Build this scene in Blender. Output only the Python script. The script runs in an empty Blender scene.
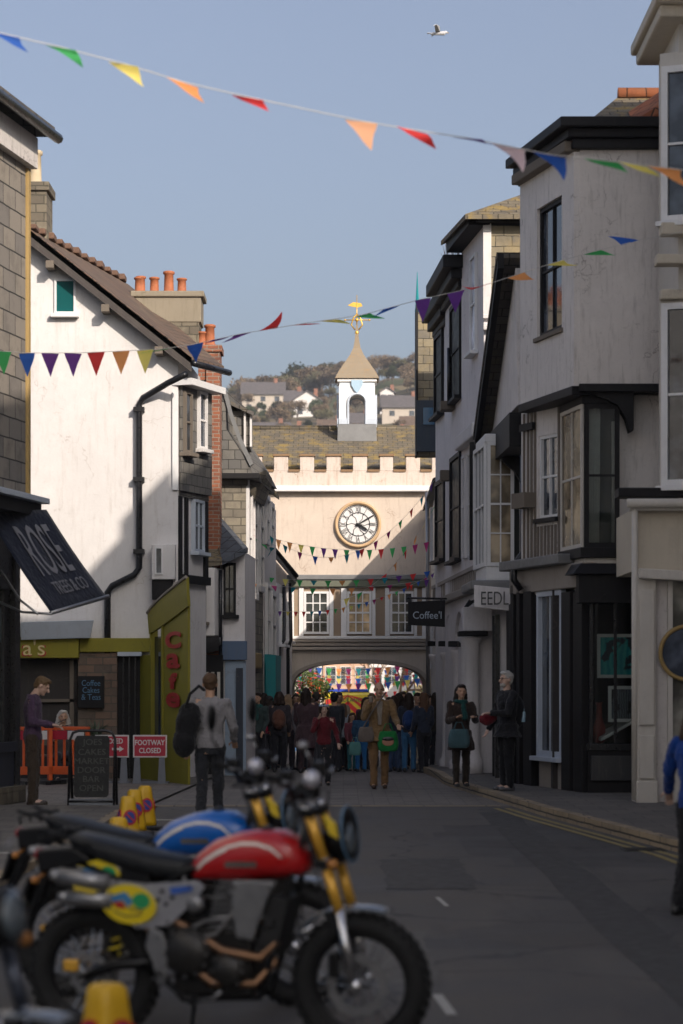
import bpy, bmesh, math, random
from mathutils import Vector, Matrix
random.seed(7)
PI=math.pi; R=math.radians
sc=bpy.context.scene; COL=sc.collection
# ---------------------------------------------------------------- camera model (photo pixel -> place)
FP=2400.0; CX=341.5; HY=678.0; CH=1.85
def PX(x,d): return (x-CX)*d/FP
def PZ(y,d): return CH+(HY-y)*d/FP
def at(x,y,d): return Vector((PX(x,d),d,PZ(y,d)))
def zg(Y):
    if Y<44: return 0.0
    if Y<60: return -0.02*(Y-44)
    if Y<250: return -0.32-0.028*(Y-60)
    return -5.64
# ---------------------------------------------------------------- mesh builder
ORG={}
class MB:
    def __init__(s): s.v=[]; s.f=[]; s.mi=[]; s.cur=0
    def add(s,vs,fs):
        n=len(s.v); s.v+= [Vector(p) for p in vs]; s.f+=[tuple(i+n for i in f) for f in fs]; s.mi+=[s.cur]*len(fs)
    def box(s,x0,x1,y0,y1,z0,z1,M=None):
        vs=[Vector((x,y,z)) for z in (z0,z1) for y in (y0,y1) for x in (x0,x1)]
        if M: vs=[M@p for p in vs]
        s.add(vs,[(0,2,3,1),(4,5,7,6),(0,1,5,4),(2,6,7,3),(0,4,6,2),(1,3,7,5)])
    def hexa(s,b,t):  # bottom 4 pts, top 4 pts (same order)
        s.add(list(b)+list(t),[(3,2,1,0),(4,5,6,7),(0,1,5,4),(1,2,6,5),(2,3,7,6),(3,0,4,7)])
    def prism(s,poly,z0,z1):
        n=len(poly)
        s.add([(p[0],p[1],z0) for p in poly]+[(p[0],p[1],z1) for p in poly],
              [tuple(range(n))[::-1],tuple(range(n,2*n))]+[(i,(i+1)%n,n+(i+1)%n,n+i) for i in range(n)])
    def slab(s,pts,off):  # polygon of 3d pts, thickened by vector off
        n=len(pts); off=Vector(off); pts=[Vector(p) for p in pts]
        s.add(pts+[p+off for p in pts],[tuple(range(n))[::-1],tuple(range(n,2*n))]+[(i,(i+1)%n,n+(i+1)%n,n+i) for i in range(n)])
    def quad(s,*p): s.add(p,[tuple(range(len(p)))])
    def cyl(s,p0,p1,r0,r1=None,n=10,cap=True):
        if r1 is None: r1=r0
        p0=Vector(p0);p1=Vector(p1);d=(p1-p0)
        if d.length<1e-6: return
        d.normalize(); a=d.orthogonal().normalized(); b=d.cross(a)
        vs=[];
        for p,r in ((p0,r0),(p1,r1)):
            for i in range(n):
                t=2*PI*i/n; vs.append(p+a*math.cos(t)*r+b*math.sin(t)*r)
        fs=[(i,(i+1)%n,n+(i+1)%n,n+i) for i in range(n)]
        if cap: fs+=[tuple(range(n))[::-1],tuple(range(n,2*n))]
        s.add(vs,fs)
    def tube(s,pts,r,n=8):
        pts=[Vector(p) for p in pts]; rs=r if isinstance(r,(list,tuple)) else [r]*len(pts)
        vs=[];m=len(pts);a=None
        for k,p in enumerate(pts):
            d=(pts[min(k+1,m-1)]-pts[max(k-1,0)]).normalized()
            if a is None: a=d.orthogonal().normalized()
            a=(a-d*a.dot(d)); 
            if a.length<1e-5: a=d.orthogonal()
            a.normalize(); b=d.cross(a)
            for i in range(n):
                t=2*PI*i/n; vs.append(p+(a*math.cos(t)+b*math.sin(t))*rs[k])
        fs=[]
        for k in range(m-1):
            for i in range(n): fs.append((k*n+i,k*n+(i+1)%n,(k+1)*n+(i+1)%n,(k+1)*n+i))
        fs+=[tuple(range(n))[::-1],tuple(range((m-1)*n,m*n))]
        s.add(vs,fs)
    def lathe(s,prof,c,axis=(0,0,1),n=20,closed=False):  # prof (r,h)
        ax=Vector(axis).normalized(); a=ax.orthogonal().normalized(); b=ax.cross(a); c=Vector(c)
        vs=[]
        for r,h in prof:
            for i in range(n):
                t=2*PI*i/n; vs.append(c+ax*h+(a*math.cos(t)+b*math.sin(t))*max(r,1e-4))
        m=len(prof); fs=[]
        for k in range(m if closed else m-1):
            k2=(k+1)%m
            for i in range(n): fs.append((k*n+i,k*n+(i+1)%n,k2*n+(i+1)%n,k2*n+i))
        if not closed: fs+=[tuple(range(n))[::-1],tuple(range((m-1)*n,m*n))]
        s.add(vs,fs)
    def torus(s,c,axis,Rr,r,n=36,m=10,sy=1.0):
        s.lathe([(Rr+r*math.cos(2*PI*j/m),sy*r*math.sin(2*PI*j/m)) for j in range(m)],c,axis,n,True)
    def ell(s,c,rad,M=None,n=14,m=9):
        c=Vector(c); vs=[];fs=[]
        for j in range(1,m):
            ph=PI*j/m
            for i in range(n):
                t=2*PI*i/n; p=Vector((rad[0]*math.sin(ph)*math.cos(t),rad[1]*math.sin(ph)*math.sin(t),rad[2]*math.cos(ph)))
                vs.append(c+(M@p if M else p))
        for j in range(m-2):
            for i in range(n): fs.append((j*n+i,(j+1)*n+i,(j+1)*n+(i+1)%n,j*n+(i+1)%n))
        k=len(vs); p=Vector((0,0,rad[2])); q=-p
        vs+= [c+(M@p if M else p),c+(M@q if M else q)]
        for i in range(n):
            fs.append((k,i,(i+1)%n)); fs.append((k+1,(m-2)*n+(i+1)%n,(m-2)*n+i))
        s.add(vs,fs)
    def caps(s,p0,p1,r0,r1,n=10):
        p0=Vector(p0);p1=Vector(p1);d=(p1-p0); L=d.length
        if L<1e-6: return
        d.normalize()
        prof=[]
        for j in range(5): t=PI/2*(1-j/4.0)*0.98; prof.append((r0*math.cos(t),-r0*math.sin(t)))
        for j in range(5): t=PI/2*(j/4.0)*0.98; prof.append((r1*math.cos(t),L+r1*math.sin(t)))
        s.lathe(prof,p0,d,n)
    def loft(s,rings):  # list of equal-length rings of pts
        n=len(rings[0]); vs=[p for r in rings for p in r]; fs=[]
        for k in range(len(rings)-1):
            for i in range(n): fs.append((k*n+i,k*n+(i+1)%n,(k+1)*n+(i+1)%n,(k+1)*n+i))
        m=len(rings); fs+=[tuple(range(n))[::-1],tuple(range((m-1)*n,m*n))]
        s.add(vs,fs)
    def mesh(s,name,org=(0,0,0)):
        o=Vector(org); me=bpy.data.meshes.new(name)
        me.from_pydata([tuple(p-o) for p in s.v],[],s.f); 
        bm=bmesh.new(); bm.from_mesh(me)
        bmesh.ops.recalc_face_normals(bm,faces=bm.faces)
        uv=bm.loops.layers.uv.new('UVMap')
        for f in bm.faces:
            n=f.normal
            if abs(n.z)>0.9 or n.length<.5:
                for l in f.loops: l[uv].uv=(l.vert.co.x,l.vert.co.y)
            else:
                t=Vector((-n.y,n.x,0)).normalized(); w=n.cross(t)
                for l in f.loops: l[uv].uv=(l.vert.co.dot(t),l.vert.co.dot(w))
        bm.to_mesh(me); bm.free()
        for p,i in zip(me.polygons,s.mi): p.material_index=i
        return me
    def build(s,name,mat,parent=None,smooth=False,bev=0,org=None):
        if org is None:
            if parent is not None: org=ORG.get(parent.name,Vector((0,0,0)))
            else:
                xs=[p.x for p in s.v];ys=[p.y for p in s.v];zs=[p.z for p in s.v]
                org=Vector(((min(xs)+max(xs))/2,(min(ys)+max(ys))/2,min(zs)))
        org=Vector(org)
        me=s.mesh(name,org)
        for m in (mat if isinstance(mat,(list,tuple)) else [mat]): me.materials.append(m)
        if smooth: me.polygons.foreach_set('use_smooth',[True]*len(me.polygons))
        o=bpy.data.objects.new(name,me); COL.objects.link(o)
        if parent is not None: o.parent=parent
        else: o.location=org
        ORG[o.name]=org
        if bev:
            b=o.modifiers.new('bevel','BEVEL'); b.width=bev; b.segments=2; b.limit_method='ANGLE'; b.angle_limit=R(35)
        return o
def tag(o,label=None,cat=None,group=None,kind=None):
    if label: o['label']=label
    if cat: o['category']=cat
    if group: o['group']=group
    if kind: o['kind']=kind
    return o
def thing(name,label,cat,loc=(0,0,0),group=None,rz=0):
    o=bpy.data.objects.new(name,None); COL.objects.link(o); o.location=loc; o.rotation_euler=(0,0,rz)
    o.empty_display_size=.2
    ORG[o.name]=Vector(loc) if rz==0 else Vector((0,0,0))
    return tag(o,label,cat,group)
def local_thing(name,label,cat,group=None):
    o=thing(name,label,cat,(0,0,0),group); return o
def copy_tree(o,parent=None):
    c=o.copy(); COL.objects.link(c); c.parent=parent; ORG[c.name]=ORG.get(o.name,Vector((0,0,0)))
    for ch in list(o.children): copy_tree(ch,c)
    return c
# ---------------------------------------------------------------- materials
MATS={}
def _new(name):
    m=bpy.data.materials.new(name); m.use_nodes=True; nt=m.node_tree; b=nt.nodes['Principled BSDF']; return m,nt,b
def N(nt,t,**kw):
    n=nt.nodes.new(t)
    for k,v in kw.items():
        if k in n.inputs: n.inputs[k].default_value=v
        else: setattr(n,k,v)
    return n
def c4(c): return (c[0],c[1],c[2],1)
def mix(nt,a,b,f,mode='MIX'):
    m=nt.nodes.new('ShaderNodeMix'); m.data_type='RGBA'; m.blend_type=mode
    for s,v in ((6,a),(7,b),(0,f)):
        if hasattr(v,'is_linked') or hasattr(v,'links'): nt.links.new(v,m.inputs[s])
        else: m.inputs[s].default_value= v if s==0 else c4(v)
    return m.outputs[2]
def ramp(nt,src,p0,p1,c0=(0,0,0),c1=(1,1,1)):
    r=nt.nodes.new('ShaderNodeValToRGB'); r.color_ramp.elements[0].position=p0; r.color_ramp.elements[1].position=p1
    r.color_ramp.elements[0].color=c4(c0); r.color_ramp.elements[1].color=c4(c1); nt.links.new(src,r.inputs[0]); return r.outputs[0]
def coords(nt,kind='Object',scale=(1,1,1)):
    t=nt.nodes.new('ShaderNodeTexCoord'); mp=nt.nodes.new('ShaderNodeMapping'); mp.inputs['Scale'].default_value=scale
    nt.links.new(t.outputs[kind],mp.inputs[0]); return mp.outputs[0]
def noise(nt,vec,scale,detail=5,rough=.6):
    n=N(nt,'ShaderNodeTexNoise',Scale=scale,Detail=detail,Roughness=rough); nt.links.new(vec,n.inputs['Vector']); return n.outputs['Fac']
def bump(nt,b,h,strength=.3,dist=.01):
    n=N(nt,'ShaderNodeBump',Strength=strength,Distance=dist); nt.links.new(h,n.inputs['Height']); nt.links.new(n.outputs[0],b.inputs['Normal'])
def M_paint(name,c=(.5,.5,.5),rough=.75,dirt=.25,dirtc=(.16,.14,.11),streak=True,sc_=1.0,bmp=.25):
    """painted render / plaster / woodwork with patchy dirt, streaks and hairline unevenness"""
    if name in MATS: return MATS[name]
    m,nt,b=_new(name); v=coords(nt)
    n1=noise(nt,v,.9*sc_,7,.7); n2=noise(nt,coords(nt,'Object',(6,6,.7)),2*sc_,6,.7); n3=noise(nt,v,22*sc_,6,.7)
    base=mix(nt,c,[x*.87 for x in c],ramp(nt,n1,.36,.64))
    n4=noise(nt,coords(nt,'Object',(1,1,1)),4.5*sc_,6,.75); base=mix(nt,base,[x*.91 for x in c],ramp(nt,n4,.5,.66))
    if streak: base=mix(nt,base,dirtc,ramp(nt,n2,.52,.8,(0,0,0),(dirt*1.1,)*3))
    vo=nt.nodes.new('ShaderNodeTexVoronoi'); vo.feature='DISTANCE_TO_EDGE'; vo.inputs['Scale'].default_value=.9*sc_
    wv=nt.nodes.new('ShaderNodeVectorMath'); wv.operation='ADD'; nz_=N(nt,'ShaderNodeTexNoise',Scale=3.0,Detail=5); nt.links.new(v,nz_.inputs['Vector']); nt.links.new(v,wv.inputs[0]); nt.links.new(nz_.outputs['Color'],wv.inputs[1]); nt.links.new(wv.outputs[0],vo.inputs['Vector'])
    ck=ramp(nt,vo.outputs['Distance'],.0,.012,(dirt*1.6,)*3,(0,0,0)); ckm=mix(nt,(0,0,0),ck,ramp(nt,n1,.5,.6)); base=mix(nt,base,dirtc,ckm)
    base=mix(nt,base,dirtc,ramp(nt,n3,.58,.78,(0,0,0),(dirt,)*3))
    nt.links.new(base,b.inputs['Base Color']); b.inputs['Roughness'].default_value=rough
    bump(nt,b,n3,bmp,.01); MATS[name]=m; return m
def M_plain(name,c=(.5,.5,.5),rough=.5,metal=0,var=.25,scale=9,spec=.5,coat=0):
    if name in MATS: return MATS[name]
    m,nt,b=_new(name); v=coords(nt); n1=noise(nt,v,scale,5,.65)
    nt.links.new(mix(nt,[x*(1-var) for x in c],[min(1,x*(1+var*.5)) for x in c],n1),b.inputs['Base Color'])
    nt.links.new(ramp(nt,noise(nt,v,scale*2.5,4,.6),.2,.8,(rough*.75,)*3,(min(1,rough*1.25),)*3),b.inputs['Roughness'])
    b.inputs['Metallic'].default_value=metal; b.inputs['Specular IOR Level'].default_value=spec
    if coat: b.inputs['Coat Weight'].default_value=coat; b.inputs['Coat Roughness'].default_value=.08
    MATS[name]=m; return m
def M_brick(name,c1,c2,mort,w,h,gap=.01,lichen=None,rough=.85,off=.5,lamt=.5,bd=.015,ls=1.6):
    """coursed slates / bricks / stone / setts in metres through the mesh's own UVs"""
    if name in MATS: return MATS[name]
    m,nt,b=_new(name); uv=coords(nt,'UV'); v=coords(nt)
    wob=noise(nt,v,3,4,.6); ad=nt.nodes.new('ShaderNodeVectorMath'); ad.operation='MULTIPLY_ADD'
    nt.links.new(wob,ad.inputs[0]); ad.inputs[1].default_value=(.03,.03,0); nt.links.new(uv,ad.inputs[2])
    br=N(nt,'ShaderNodeTexBrick',Scale=1.0); br.offset=off
    br.inputs['Brick Width'].default_value=w; br.inputs['Row Height'].default_value=h; br.inputs['Mortar Size'].default_value=gap
    br.inputs['Mortar Smooth'].default_value=.3; br.inputs['Color1'].default_value=c4(c1); br.inputs['Color2'].default_value=c4(c2); br.inputs['Mortar'].default_value=c4(mort)
    br.inputs['Bias'].default_value=0
    nt.links.new(ad.outputs[0],br.inputs['Vector'])
    col=mix(nt,br.outputs['Color'],(0.03,0.028,0.025),ramp(nt,noise(nt,v,2.2,6,.7),.5,.8,(0,0,0),(.6,.6,.6)))
    if lichen: col=mix(nt,col,lichen,ramp(nt,noise(nt,v,ls,8,.75),.5,.62,(0,0,0),(lamt,)*3))
    col=mix(nt,col,[.9]*3,noise(nt,v,30,3,.5),'MULTIPLY')
    nt.links.new(col,b.inputs['Base Color']); b.inputs['Roughness'].default_value=rough
    iv=nt.nodes.new('ShaderNodeMath'); iv.operation='SUBTRACT'; iv.inputs[0].default_value=1; nt.links.new(br.outputs['Fac'],iv.inputs[1])
    ma=nt.nodes.new('ShaderNodeMath'); ma.operation='MULTIPLY_ADD'; nt.links.new(noise(nt,v,14,5,.7),ma.inputs[0]); ma.inputs[1].default_value=.5; nt.links.new(iv.outputs[0],ma.inputs[2])
    bump(nt,b,ma.outputs[0],.7,bd); MATS[name]=m; return m
def M_glass(name='window_glass',c=(.02,.024,.03),rough=.06):
    if name in MATS: return MATS[name]
    m,nt,b=_new(name); v=coords(nt)
    nt.links.new(mix(nt,c,[x*3.5+.012 for x in c],ramp(nt,noise(nt,v,1.7,3,.5),.45,.62)),b.inputs['Base Color'])
    b.inputs['Roughness'].default_value=rough; b.inputs['Specular IOR Level'].default_value=.8
    bump(nt,b,noise(nt,v,1.2,2,.5),.12,.02); MATS[name]=m; return m
def M_clear(name='shop_glass'):
    if name in MATS: return MATS[name]
    m,nt,b=_new(name); t=nt.nodes.new('ShaderNodeBsdfTransparent'); t.inputs[0].default_value=(.9,.93,.92,1)
    g=N(nt,'ShaderNodeBsdfGlossy',Roughness=.03); fr=N(nt,'ShaderNodeFresnel',IOR=1.5); mx=nt.nodes.new('ShaderNodeMixShader')
    nt.links.new(fr.outputs[0],mx.inputs[0]); nt.links.new(t.outputs[0],mx.inputs[1]); nt.links.new(g.outputs[0],mx.inputs[2])
    nt.links.new(mx.outputs[0],nt.nodes['Material Output'].inputs[0]); MATS[name]=m; return m
def M_cloth(name,c=(.5,.5,.5),rough=.9,var=.35):
    if name in MATS: return MATS[name]
    m,nt,b=_new(name); v=coords(nt)
    n1=noise(nt,v,7,5,.6); w=noise(nt,v,260,2,.5); fold=noise(nt,coords(nt,'Object',(1,1,.45)),15,3,.5)
    nt.links.new(mix(nt,[x*(1-var) for x in c],[min(1,x*(1+var*.4)) for x in c],n1),b.inputs['Base Color'])
    b.inputs['Roughness'].default_value=rough; b.inputs['Specular IOR Level'].default_value=.2
    b.inputs['Sheen Weight'].default_value=.15
    bump(nt,b,fold,.8,.03); MATS[name]=m; return m
WHITE=M_paint('white_render',(.72,.69,.67),.8,.28,(.3,.22,.16))
WHITE2=M_paint('cool_white_render',(.75,.71,.7),.8,.3)
WHITE3=M_paint('weathered_white_render',(.74,.69,.65),.85,.5)
CREAM=M_paint('cream_paint',(.60,.53,.42),.7,.2,(.22,.18,.12))
CREAM2=M_paint('pale_cream_paint',(.6,.56,.5),.6,.25,(.25,.2,.14))
GATEC=M_paint('pale_pink_render',(.62,.52,.43),.85,.5,(.3,.2,.14))
GREYR=M_paint('grey_render',(.67,.62,.58),.85,.5,(.12,.1,.08))
GREYD=M_paint('taupe_trim',(.33,.29,.25),.75,.3)
BLACK=M_paint('black_paint',(.012,.011,.012),.6,.35,(.035,.033,.03)); BLACK.node_tree.nodes['Principled BSDF'].inputs['Specular IOR Level'].default_value=.25
BLACKG=M_plain('black_gloss',(.012,.012,.014),.3,0,.4)
TRIM=M_paint('white_trim',(.76,.75,.74),.5,.12,(.3,.27,.22),bmp=.1)
TRIMG=M_paint('blue_grey_trim',(.5,.55,.62),.5,.2,bmp=.1)
LEAD=M_plain('lead',(.2,.2,.2),.55,.3,.35,4)
NAVY=M_cloth('navy_canvas',(.012,.016,.032))
OLIVE=M_paint('olive_yellow_paint',(.25,.22,.013),.65,.25,(.08,.07,.02))
BLUEP=M_paint('blue_grey_paint',(.09,.14,.23),.6,.25)
TEAL=M_paint('teal_paint',(.0,.24,.26),.55,.2)
TAN=M_paint('tan_timber',(.4,.27,.1),.75,.35)
GREYTIM=M_paint('weathered_timber',(.17,.14,.11),.85,.5)
PANELB=M_paint('brown_panel',(.3,.22,.15),.7,.25)
SLATE=M_brick('hung_slates',(.2,.185,.16),(.12,.115,.11),(.04,.037,.034),.26,.2,.008,None)
SLATEL=M_brick('near_hung_slates',(.3,.26,.21),(.2,.18,.16),(.03,.028,.025),.55,.3,.012,None)
SLATEG=M_brick('golden_hung_slates',(.3,.25,.16),(.17,.15,.12),(.05,.045,.035),.3,.19,.008,(.36,.27,.12),lamt=.4)
ROOFS=M_brick('roof_slates',(.13,.115,.105),(.085,.078,.075),(.02,.019,.018),.3,.22,.012,(.17,.14,.085),lamt=.6)
ROOFL=M_brick('lichened_roof_slates',(.2,.165,.11),(.13,.11,.085),(.06,.05,.035),.28,.2,.012,(.36,.24,.05),lamt=.7,ls=2.4)
ROOFT=M_brick('brown_roof_tiles',(.17,.105,.07),(.12,.085,.065),(.025,.02,.018),.24,.2,.014,(.2,.15,.1),lamt=.5)
TILEO=M_brick('orange_clay_tiles',(.5,.17,.07),(.38,.12,.05),(.1,.04,.02),.3,.3,.012,(.3,.16,.08),lamt=.5)
BRICK=M_brick('red_brick',(.34,.12,.06),(.22,.08,.05),(.3,.25,.2),.225,.075,.01,None)
STONE=M_brick('rubble_stone',(.3,.26,.19),(.17,.15,.12),(.13,.115,.09),.34,.17,.014,(.14,.12,.1))
STONED=M_brick('dark_stack_stone',(.19,.16,.115),(.12,.1,.075),(.08,.07,.05),.3,.16,.012,(.3,.26,.18),lamt=.5)
POT=M_plain('terracotta',(.4,.13,.055),.8,0,.45,6)
POTC=M_plain('buff_pot',(.5,.4,.26),.8,0,.3,6)
GLASS=M_glass(); GLASSB=M_glass('sky_glass',(.05,.06,.08),.04); CLEAR=M_clear()
CURT=M_cloth('net_curtain',(.55,.53,.5))
METAL=M_plain('galvanised',(.35,.35,.36),.4,.8,.25)
GOLDP=M_plain('gilding',(.75,.45,.08),.35,.6,.25)
# ---------------------------------------------------------------- facade helper
class Fac:
    def __init__(s,A,B,facing=(0,0)):
        s.A=Vector(A);s.B=Vector(B);s.L=(s.B-s.A).length;s.d=(s.B-s.A)/s.L
        n=Vector((s.d.y,-s.d.x)); mid=(s.A+s.B)/2
        if n.dot(Vector(facing)-mid)<0: n=-n
        s.n=n; s.rt=1 if Vector((-n.y,n.x)).dot(s.d)>0 else -1
    def pt(s,u,z,w=0):
        p=s.A+s.d*u+s.n*w; return Vector((p.x,p.y,z))
    def u(s,x,w=0):
        k=(x-CX)/FP; A=s.A+s.n*w; return (A.x-k*A.y)/(k*s.d.y-s.d.x)
    def at(s,x,y,w=0):
        u=s.u(x,w); d=(s.A+s.d*u+s.n*w).y; return u,PZ(y,d)
    def box(s,mb,u0,u1,z0,z1,w0,w1):
        b=[s.pt(u0,z0,w0),s.pt(u1,z0,w0),s.pt(u1,z0,w1),s.pt(u0,z0,w1)]
        t=[s.pt(u0,z1,w0),s.pt(u1,z1,w0),s.pt(u1,z1,w1),s.pt(u0,z1,w1)]
        mb.hexa(b,t)
    def panel(s,mb,u0,u1,z0,z1,ops=(),t=.12):
        us=sorted({u0,u1}|{o[0] for o in ops}|{o[1] for o in ops}); zs=sorted({z0,z1}|{o[2] for o in ops}|{o[3] for o in ops})
        us=[u for u in us if u0-1e-6<=u<=u1+1e-6]; zs=[z for z in zs if z0-1e-6<=z<=z1+1e-6]
        for i in range(len(us)-1):
            for j in range(len(zs)-1):
                a,b,c,d=us[i],us[i+1],zs[j],zs[j+1]; m=((a+b)/2,(c+d)/2)
                if any(o[0]<m[0]<o[1] and o[2]<m[1]<o[3] for o in ops): continue
                mb.quad(s.pt(a,c,t),s.pt(b,c,t),s.pt(b,d,t),s.pt(a,d,t))
        for o in list(ops)+[(u0,u1,z0,z1)]:
            a,b,c,d=o
            mb.quad(s.pt(a,c,0),s.pt(a,c,t),s.pt(a,d,t),s.pt(a,d,0)); mb.quad(s.pt(b,c,0),s.pt(b,c,t),s.pt(b,d,t),s.pt(b,d,0))
            mb.quad(s.pt(a,c,0),s.pt(b,c,0),s.pt(b,c,t),s.pt(a,c,t)); mb.quad(s.pt(a,d,0),s.pt(b,d,0),s.pt(b,d,t),s.pt(a,d,t))
    def window(s,par,u0,u1,z0,z1,cols=2,rows=2,mat=None,w=.03,fw=.05,bar=.022,glass=None,sill=True,dep=.05,sm=None,name='window',bb=None):
        mat=mat or TRIM; glass=glass or GLASS
        if u0>u1: u0,u1=u1,u0
        m=MB(); e=.002
        s.box(m,u0,u0+fw,z0,z1,e,w+dep); s.box(m,u1-fw,u1,z0,z1,e,w+dep)
        s.box(m,u0+fw,u1-fw,z0,z0+fw,e,w+dep); s.box(m,u0+fw,u1-fw,z1-fw,z1,e,w+dep)
        zm=(z0+z1)/2
        for i in range(1,cols):
            uc=u0+fw+(u1-u0-2*fw)*i/cols; s.box(m,uc-bar/2,uc+bar/2,z0+fw,z1-fw,w,w+dep*.8)
        for j in range(1,rows):
            zc=z0+fw+(z1-z0-2*fw)*j/rows; b=bar*1.6 if (rows%2==0 and j==rows//2) else bar
            s.box(m,u0+fw,u1-fw,zc-b/2,zc+b/2,w+.001,w+dep*.8-.003)
        f=m.build(name,mat,par)
        g=MB(); s.box(g,u0+fw-.005,u1-fw+.005,z0+fw-.005,z1-fw+.005,w-.01,w+.008)
        g.build('pane',glass,f)
        if sill:
            k=MB(); s.box(k,u0-.06,u1+.06,z0-.07,z0-.001,.003,w+dep+.1); k.build('sill',sm or mat,f,bev=.008)
        return f
TMP=bpy.data.scenes.new('workbench'); TVL=TMP.view_layers[0]
def evalmesh(o):
    TMP.collection.objects.link(o); TVL.update(); dg=TVL.depsgraph; dg.update()
    me=bpy.data.meshes.new_from_object(o.evaluated_get(dg)); bpy.data.objects.remove(o); return me
def text_mesh(txt,size,extr=.006,font_shear=0,space=1.0,off=0):
    cu=bpy.data.curves.new('txt','FONT'); cu.body=txt; cu.size=size; cu.extrude=extr; cu.align_x='CENTER'; cu.align_y='CENTER'; cu.shear=font_shear; cu.space_character=space
    cu.resolution_u=3; cu.offset=off
    o=bpy.data.objects.new('txt',cu); return evalmesh(o)
def text_on(F,txt,u,z,size,w,mat,par,sx=1,sy=1,shear=0,name='lettering',bold=0,fn=None):
    me=text_mesh(txt,size,.004,shear,off=bold)
    xs_=[v.co.x for v in me.vertices]; ys_=[v.co.y for v in me.vertices]; mx_=(min(xs_)+max(xs_))/2; my_=(min(ys_)+max(ys_))/2
    for v in me.vertices: v.co.x-=mx_; v.co.y-=my_
    org=ORG.get(par.name,Vector((0,0,0))) if par else Vector((0,0,0))
    for v in me.vertices:
        x,y,zz=v.co.x*sx,v.co.y*sy,v.co.z
        p=fn(x,y,zz) if fn else F.pt(u+x*F.rt,z+y,w+zz)
        v.co=p-org
    me.materials.append(mat); o=bpy.data.objects.new(name,me); COL.objects.link(o)
    if par: o.parent=par
    ORG[o.name]=org
    return o
def body(name,label,poly,z0,z1,mat,cat='building',group=None):
    """building root + solid core"""
    c=Vector((sum(p[0] for p in poly)/len(poly),sum(p[1] for p in poly)/len(poly),z0))
    t=thing(name,label,cat,c,group); m=MB(); m.prism(poly,z0,z1); m.build('wall',mat,t); return t
def pipe(par,pts,r=.04,mat=None,name='downpipe'):
    m=MB(); m.tube(pts,r,8); return m.build(name,mat or BLACKG,par,True)
def pot(par,x,y,z,h,r,mat,name='chimney_pot'):
    m=MB(); m.lathe([(r*1.1,0),(r*1.1,h*.12),(r*.9,h*.16),(r*.82,h*.85),(r*1.05,h*.88),(r*1.05,h*.97),(r*.8,h),(r*.7,h),(r*.68,h*.7)],(x,y,z),(0,0,1),14)
    return m.build(name,mat,par,True)
# ================================================================ SETTING
def ground_mat():
    m,nt,b=_new('earth_ground'); v=coords(nt); n1=noise(nt,v,.02,6,.6); n2=noise(nt,v,.25,6,.7)
    c=mix(nt,(.07,.085,.03),(.14,.105,.06),ramp(nt,n1,.42,.58)); c=mix(nt,c,(.05,.045,.03),ramp(nt,n2,.5,.7))
    nt.links.new(c,b.inputs['Base Color']); b.inputs['Roughness'].default_value=.95; return m
def asphalt():
    m,nt,b=_new('asphalt'); v=coords(nt); n1=noise(nt,v,.6,6,.65); n2=noise(nt,v,120,3,.6); n3=noise(nt,coords(nt,'Object',(1.6,.25,1)),1.1,5,.6)
    c=mix(nt,(.062,.057,.053),(.11,.1,.09),ramp(nt,n1,.38,.66)); c=mix(nt,c,(.035,.034,.036),ramp(nt,n3,.55,.75,(0,0,0),(.7,.7,.7)))
    c=mix(nt,c,(.13,.12,.11),ramp(nt,noise(nt,coords(nt,'Object',(.5,.06,1)),1.6,4,.6),.52,.7,(0,0,0),(.5,.5,.5)))
    vo=nt.nodes.new('ShaderNodeTexVoronoi'); vo.feature='DISTANCE_TO_EDGE'; vo.inputs['Scale'].default_value=.35; ad=nt.nodes.new('ShaderNodeVectorMath'); ad.operation='ADD'; nn=N(nt,'ShaderNodeTexNoise',Scale=1.2,Detail=6); nt.links.new(v,nn.inputs['Vector']); nt.links.new(v,ad.inputs[0]); nt.links.new(nn.outputs['Color'],ad.inputs[1]); nt.links.new(ad.outputs[0],vo.inputs['Vector'])
    c=mix(nt,c,(.02,.02,.021),ramp(nt,vo.outputs['Distance'],.004,.012,(.75,)*3,(0,0,0)))
    vp=nt.nodes.new('ShaderNodeTexVoronoi'); vp.inputs['Scale'].default_value=.3; vp.distance='CHEBYCHEV'; nt.links.new(v,vp.inputs['Vector']); sp=nt.nodes.new('ShaderNodeSeparateColor'); nt.links.new(vp.outputs['Color'],sp.inputs[0]); c=mix(nt,c,(.04,.039,.04),ramp(nt,sp.outputs[0],.72,.74,(0,0,0),(.55,)*3))
    c=mix(nt,c,(.2,.19,.18),ramp(nt,n2,.62,.72,(0,0,0),(.6,.6,.6)))
    nt.links.new(c,b.inputs['Base Color']); nt.links.new(ramp(nt,n1,.3,.7,(.55,)*3,(.85,)*3),b.inputs['Roughness']); bump(nt,b,n2,.9,.008); return m
ASPH=asphalt(); GROUND=ground_mat()
PAVE=M_brick('paving_slabs',(.15,.135,.118),(.105,.096,.088),(.045,.04,.036),.6,.45,.009,None,.8,bd=.004)
SETTS=M_brick('flush_paving',(.2,.175,.155),(.15,.135,.12),(.09,.08,.07),.45,.22,.01,None,.8,bd=.004)
KERB=M_brick('granite_kerb',(.36,.28,.18),(.24,.19,.13),(.04,.035,.03),.9,.3,.012,None,.8)
LINEW=M_plain('worn_white_line',(.42,.41,.38),.7,0,.5,14); LINEY=M_plain('worn_yellow_line',(.32,.25,.09),.7,0,.6,12)
def hillz(X,Y):
    z=zg(Y)
    if Y>250:
        t=min(1,(Y-250)/430.0); s=t*t*(3-2*t)
        z+= s*(82+3+5*math.sin(X*.04)+2.2*math.sin(X*.11+Y*.03)) 
        if Y>680: z-= (Y-680)*.12
    return z
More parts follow.
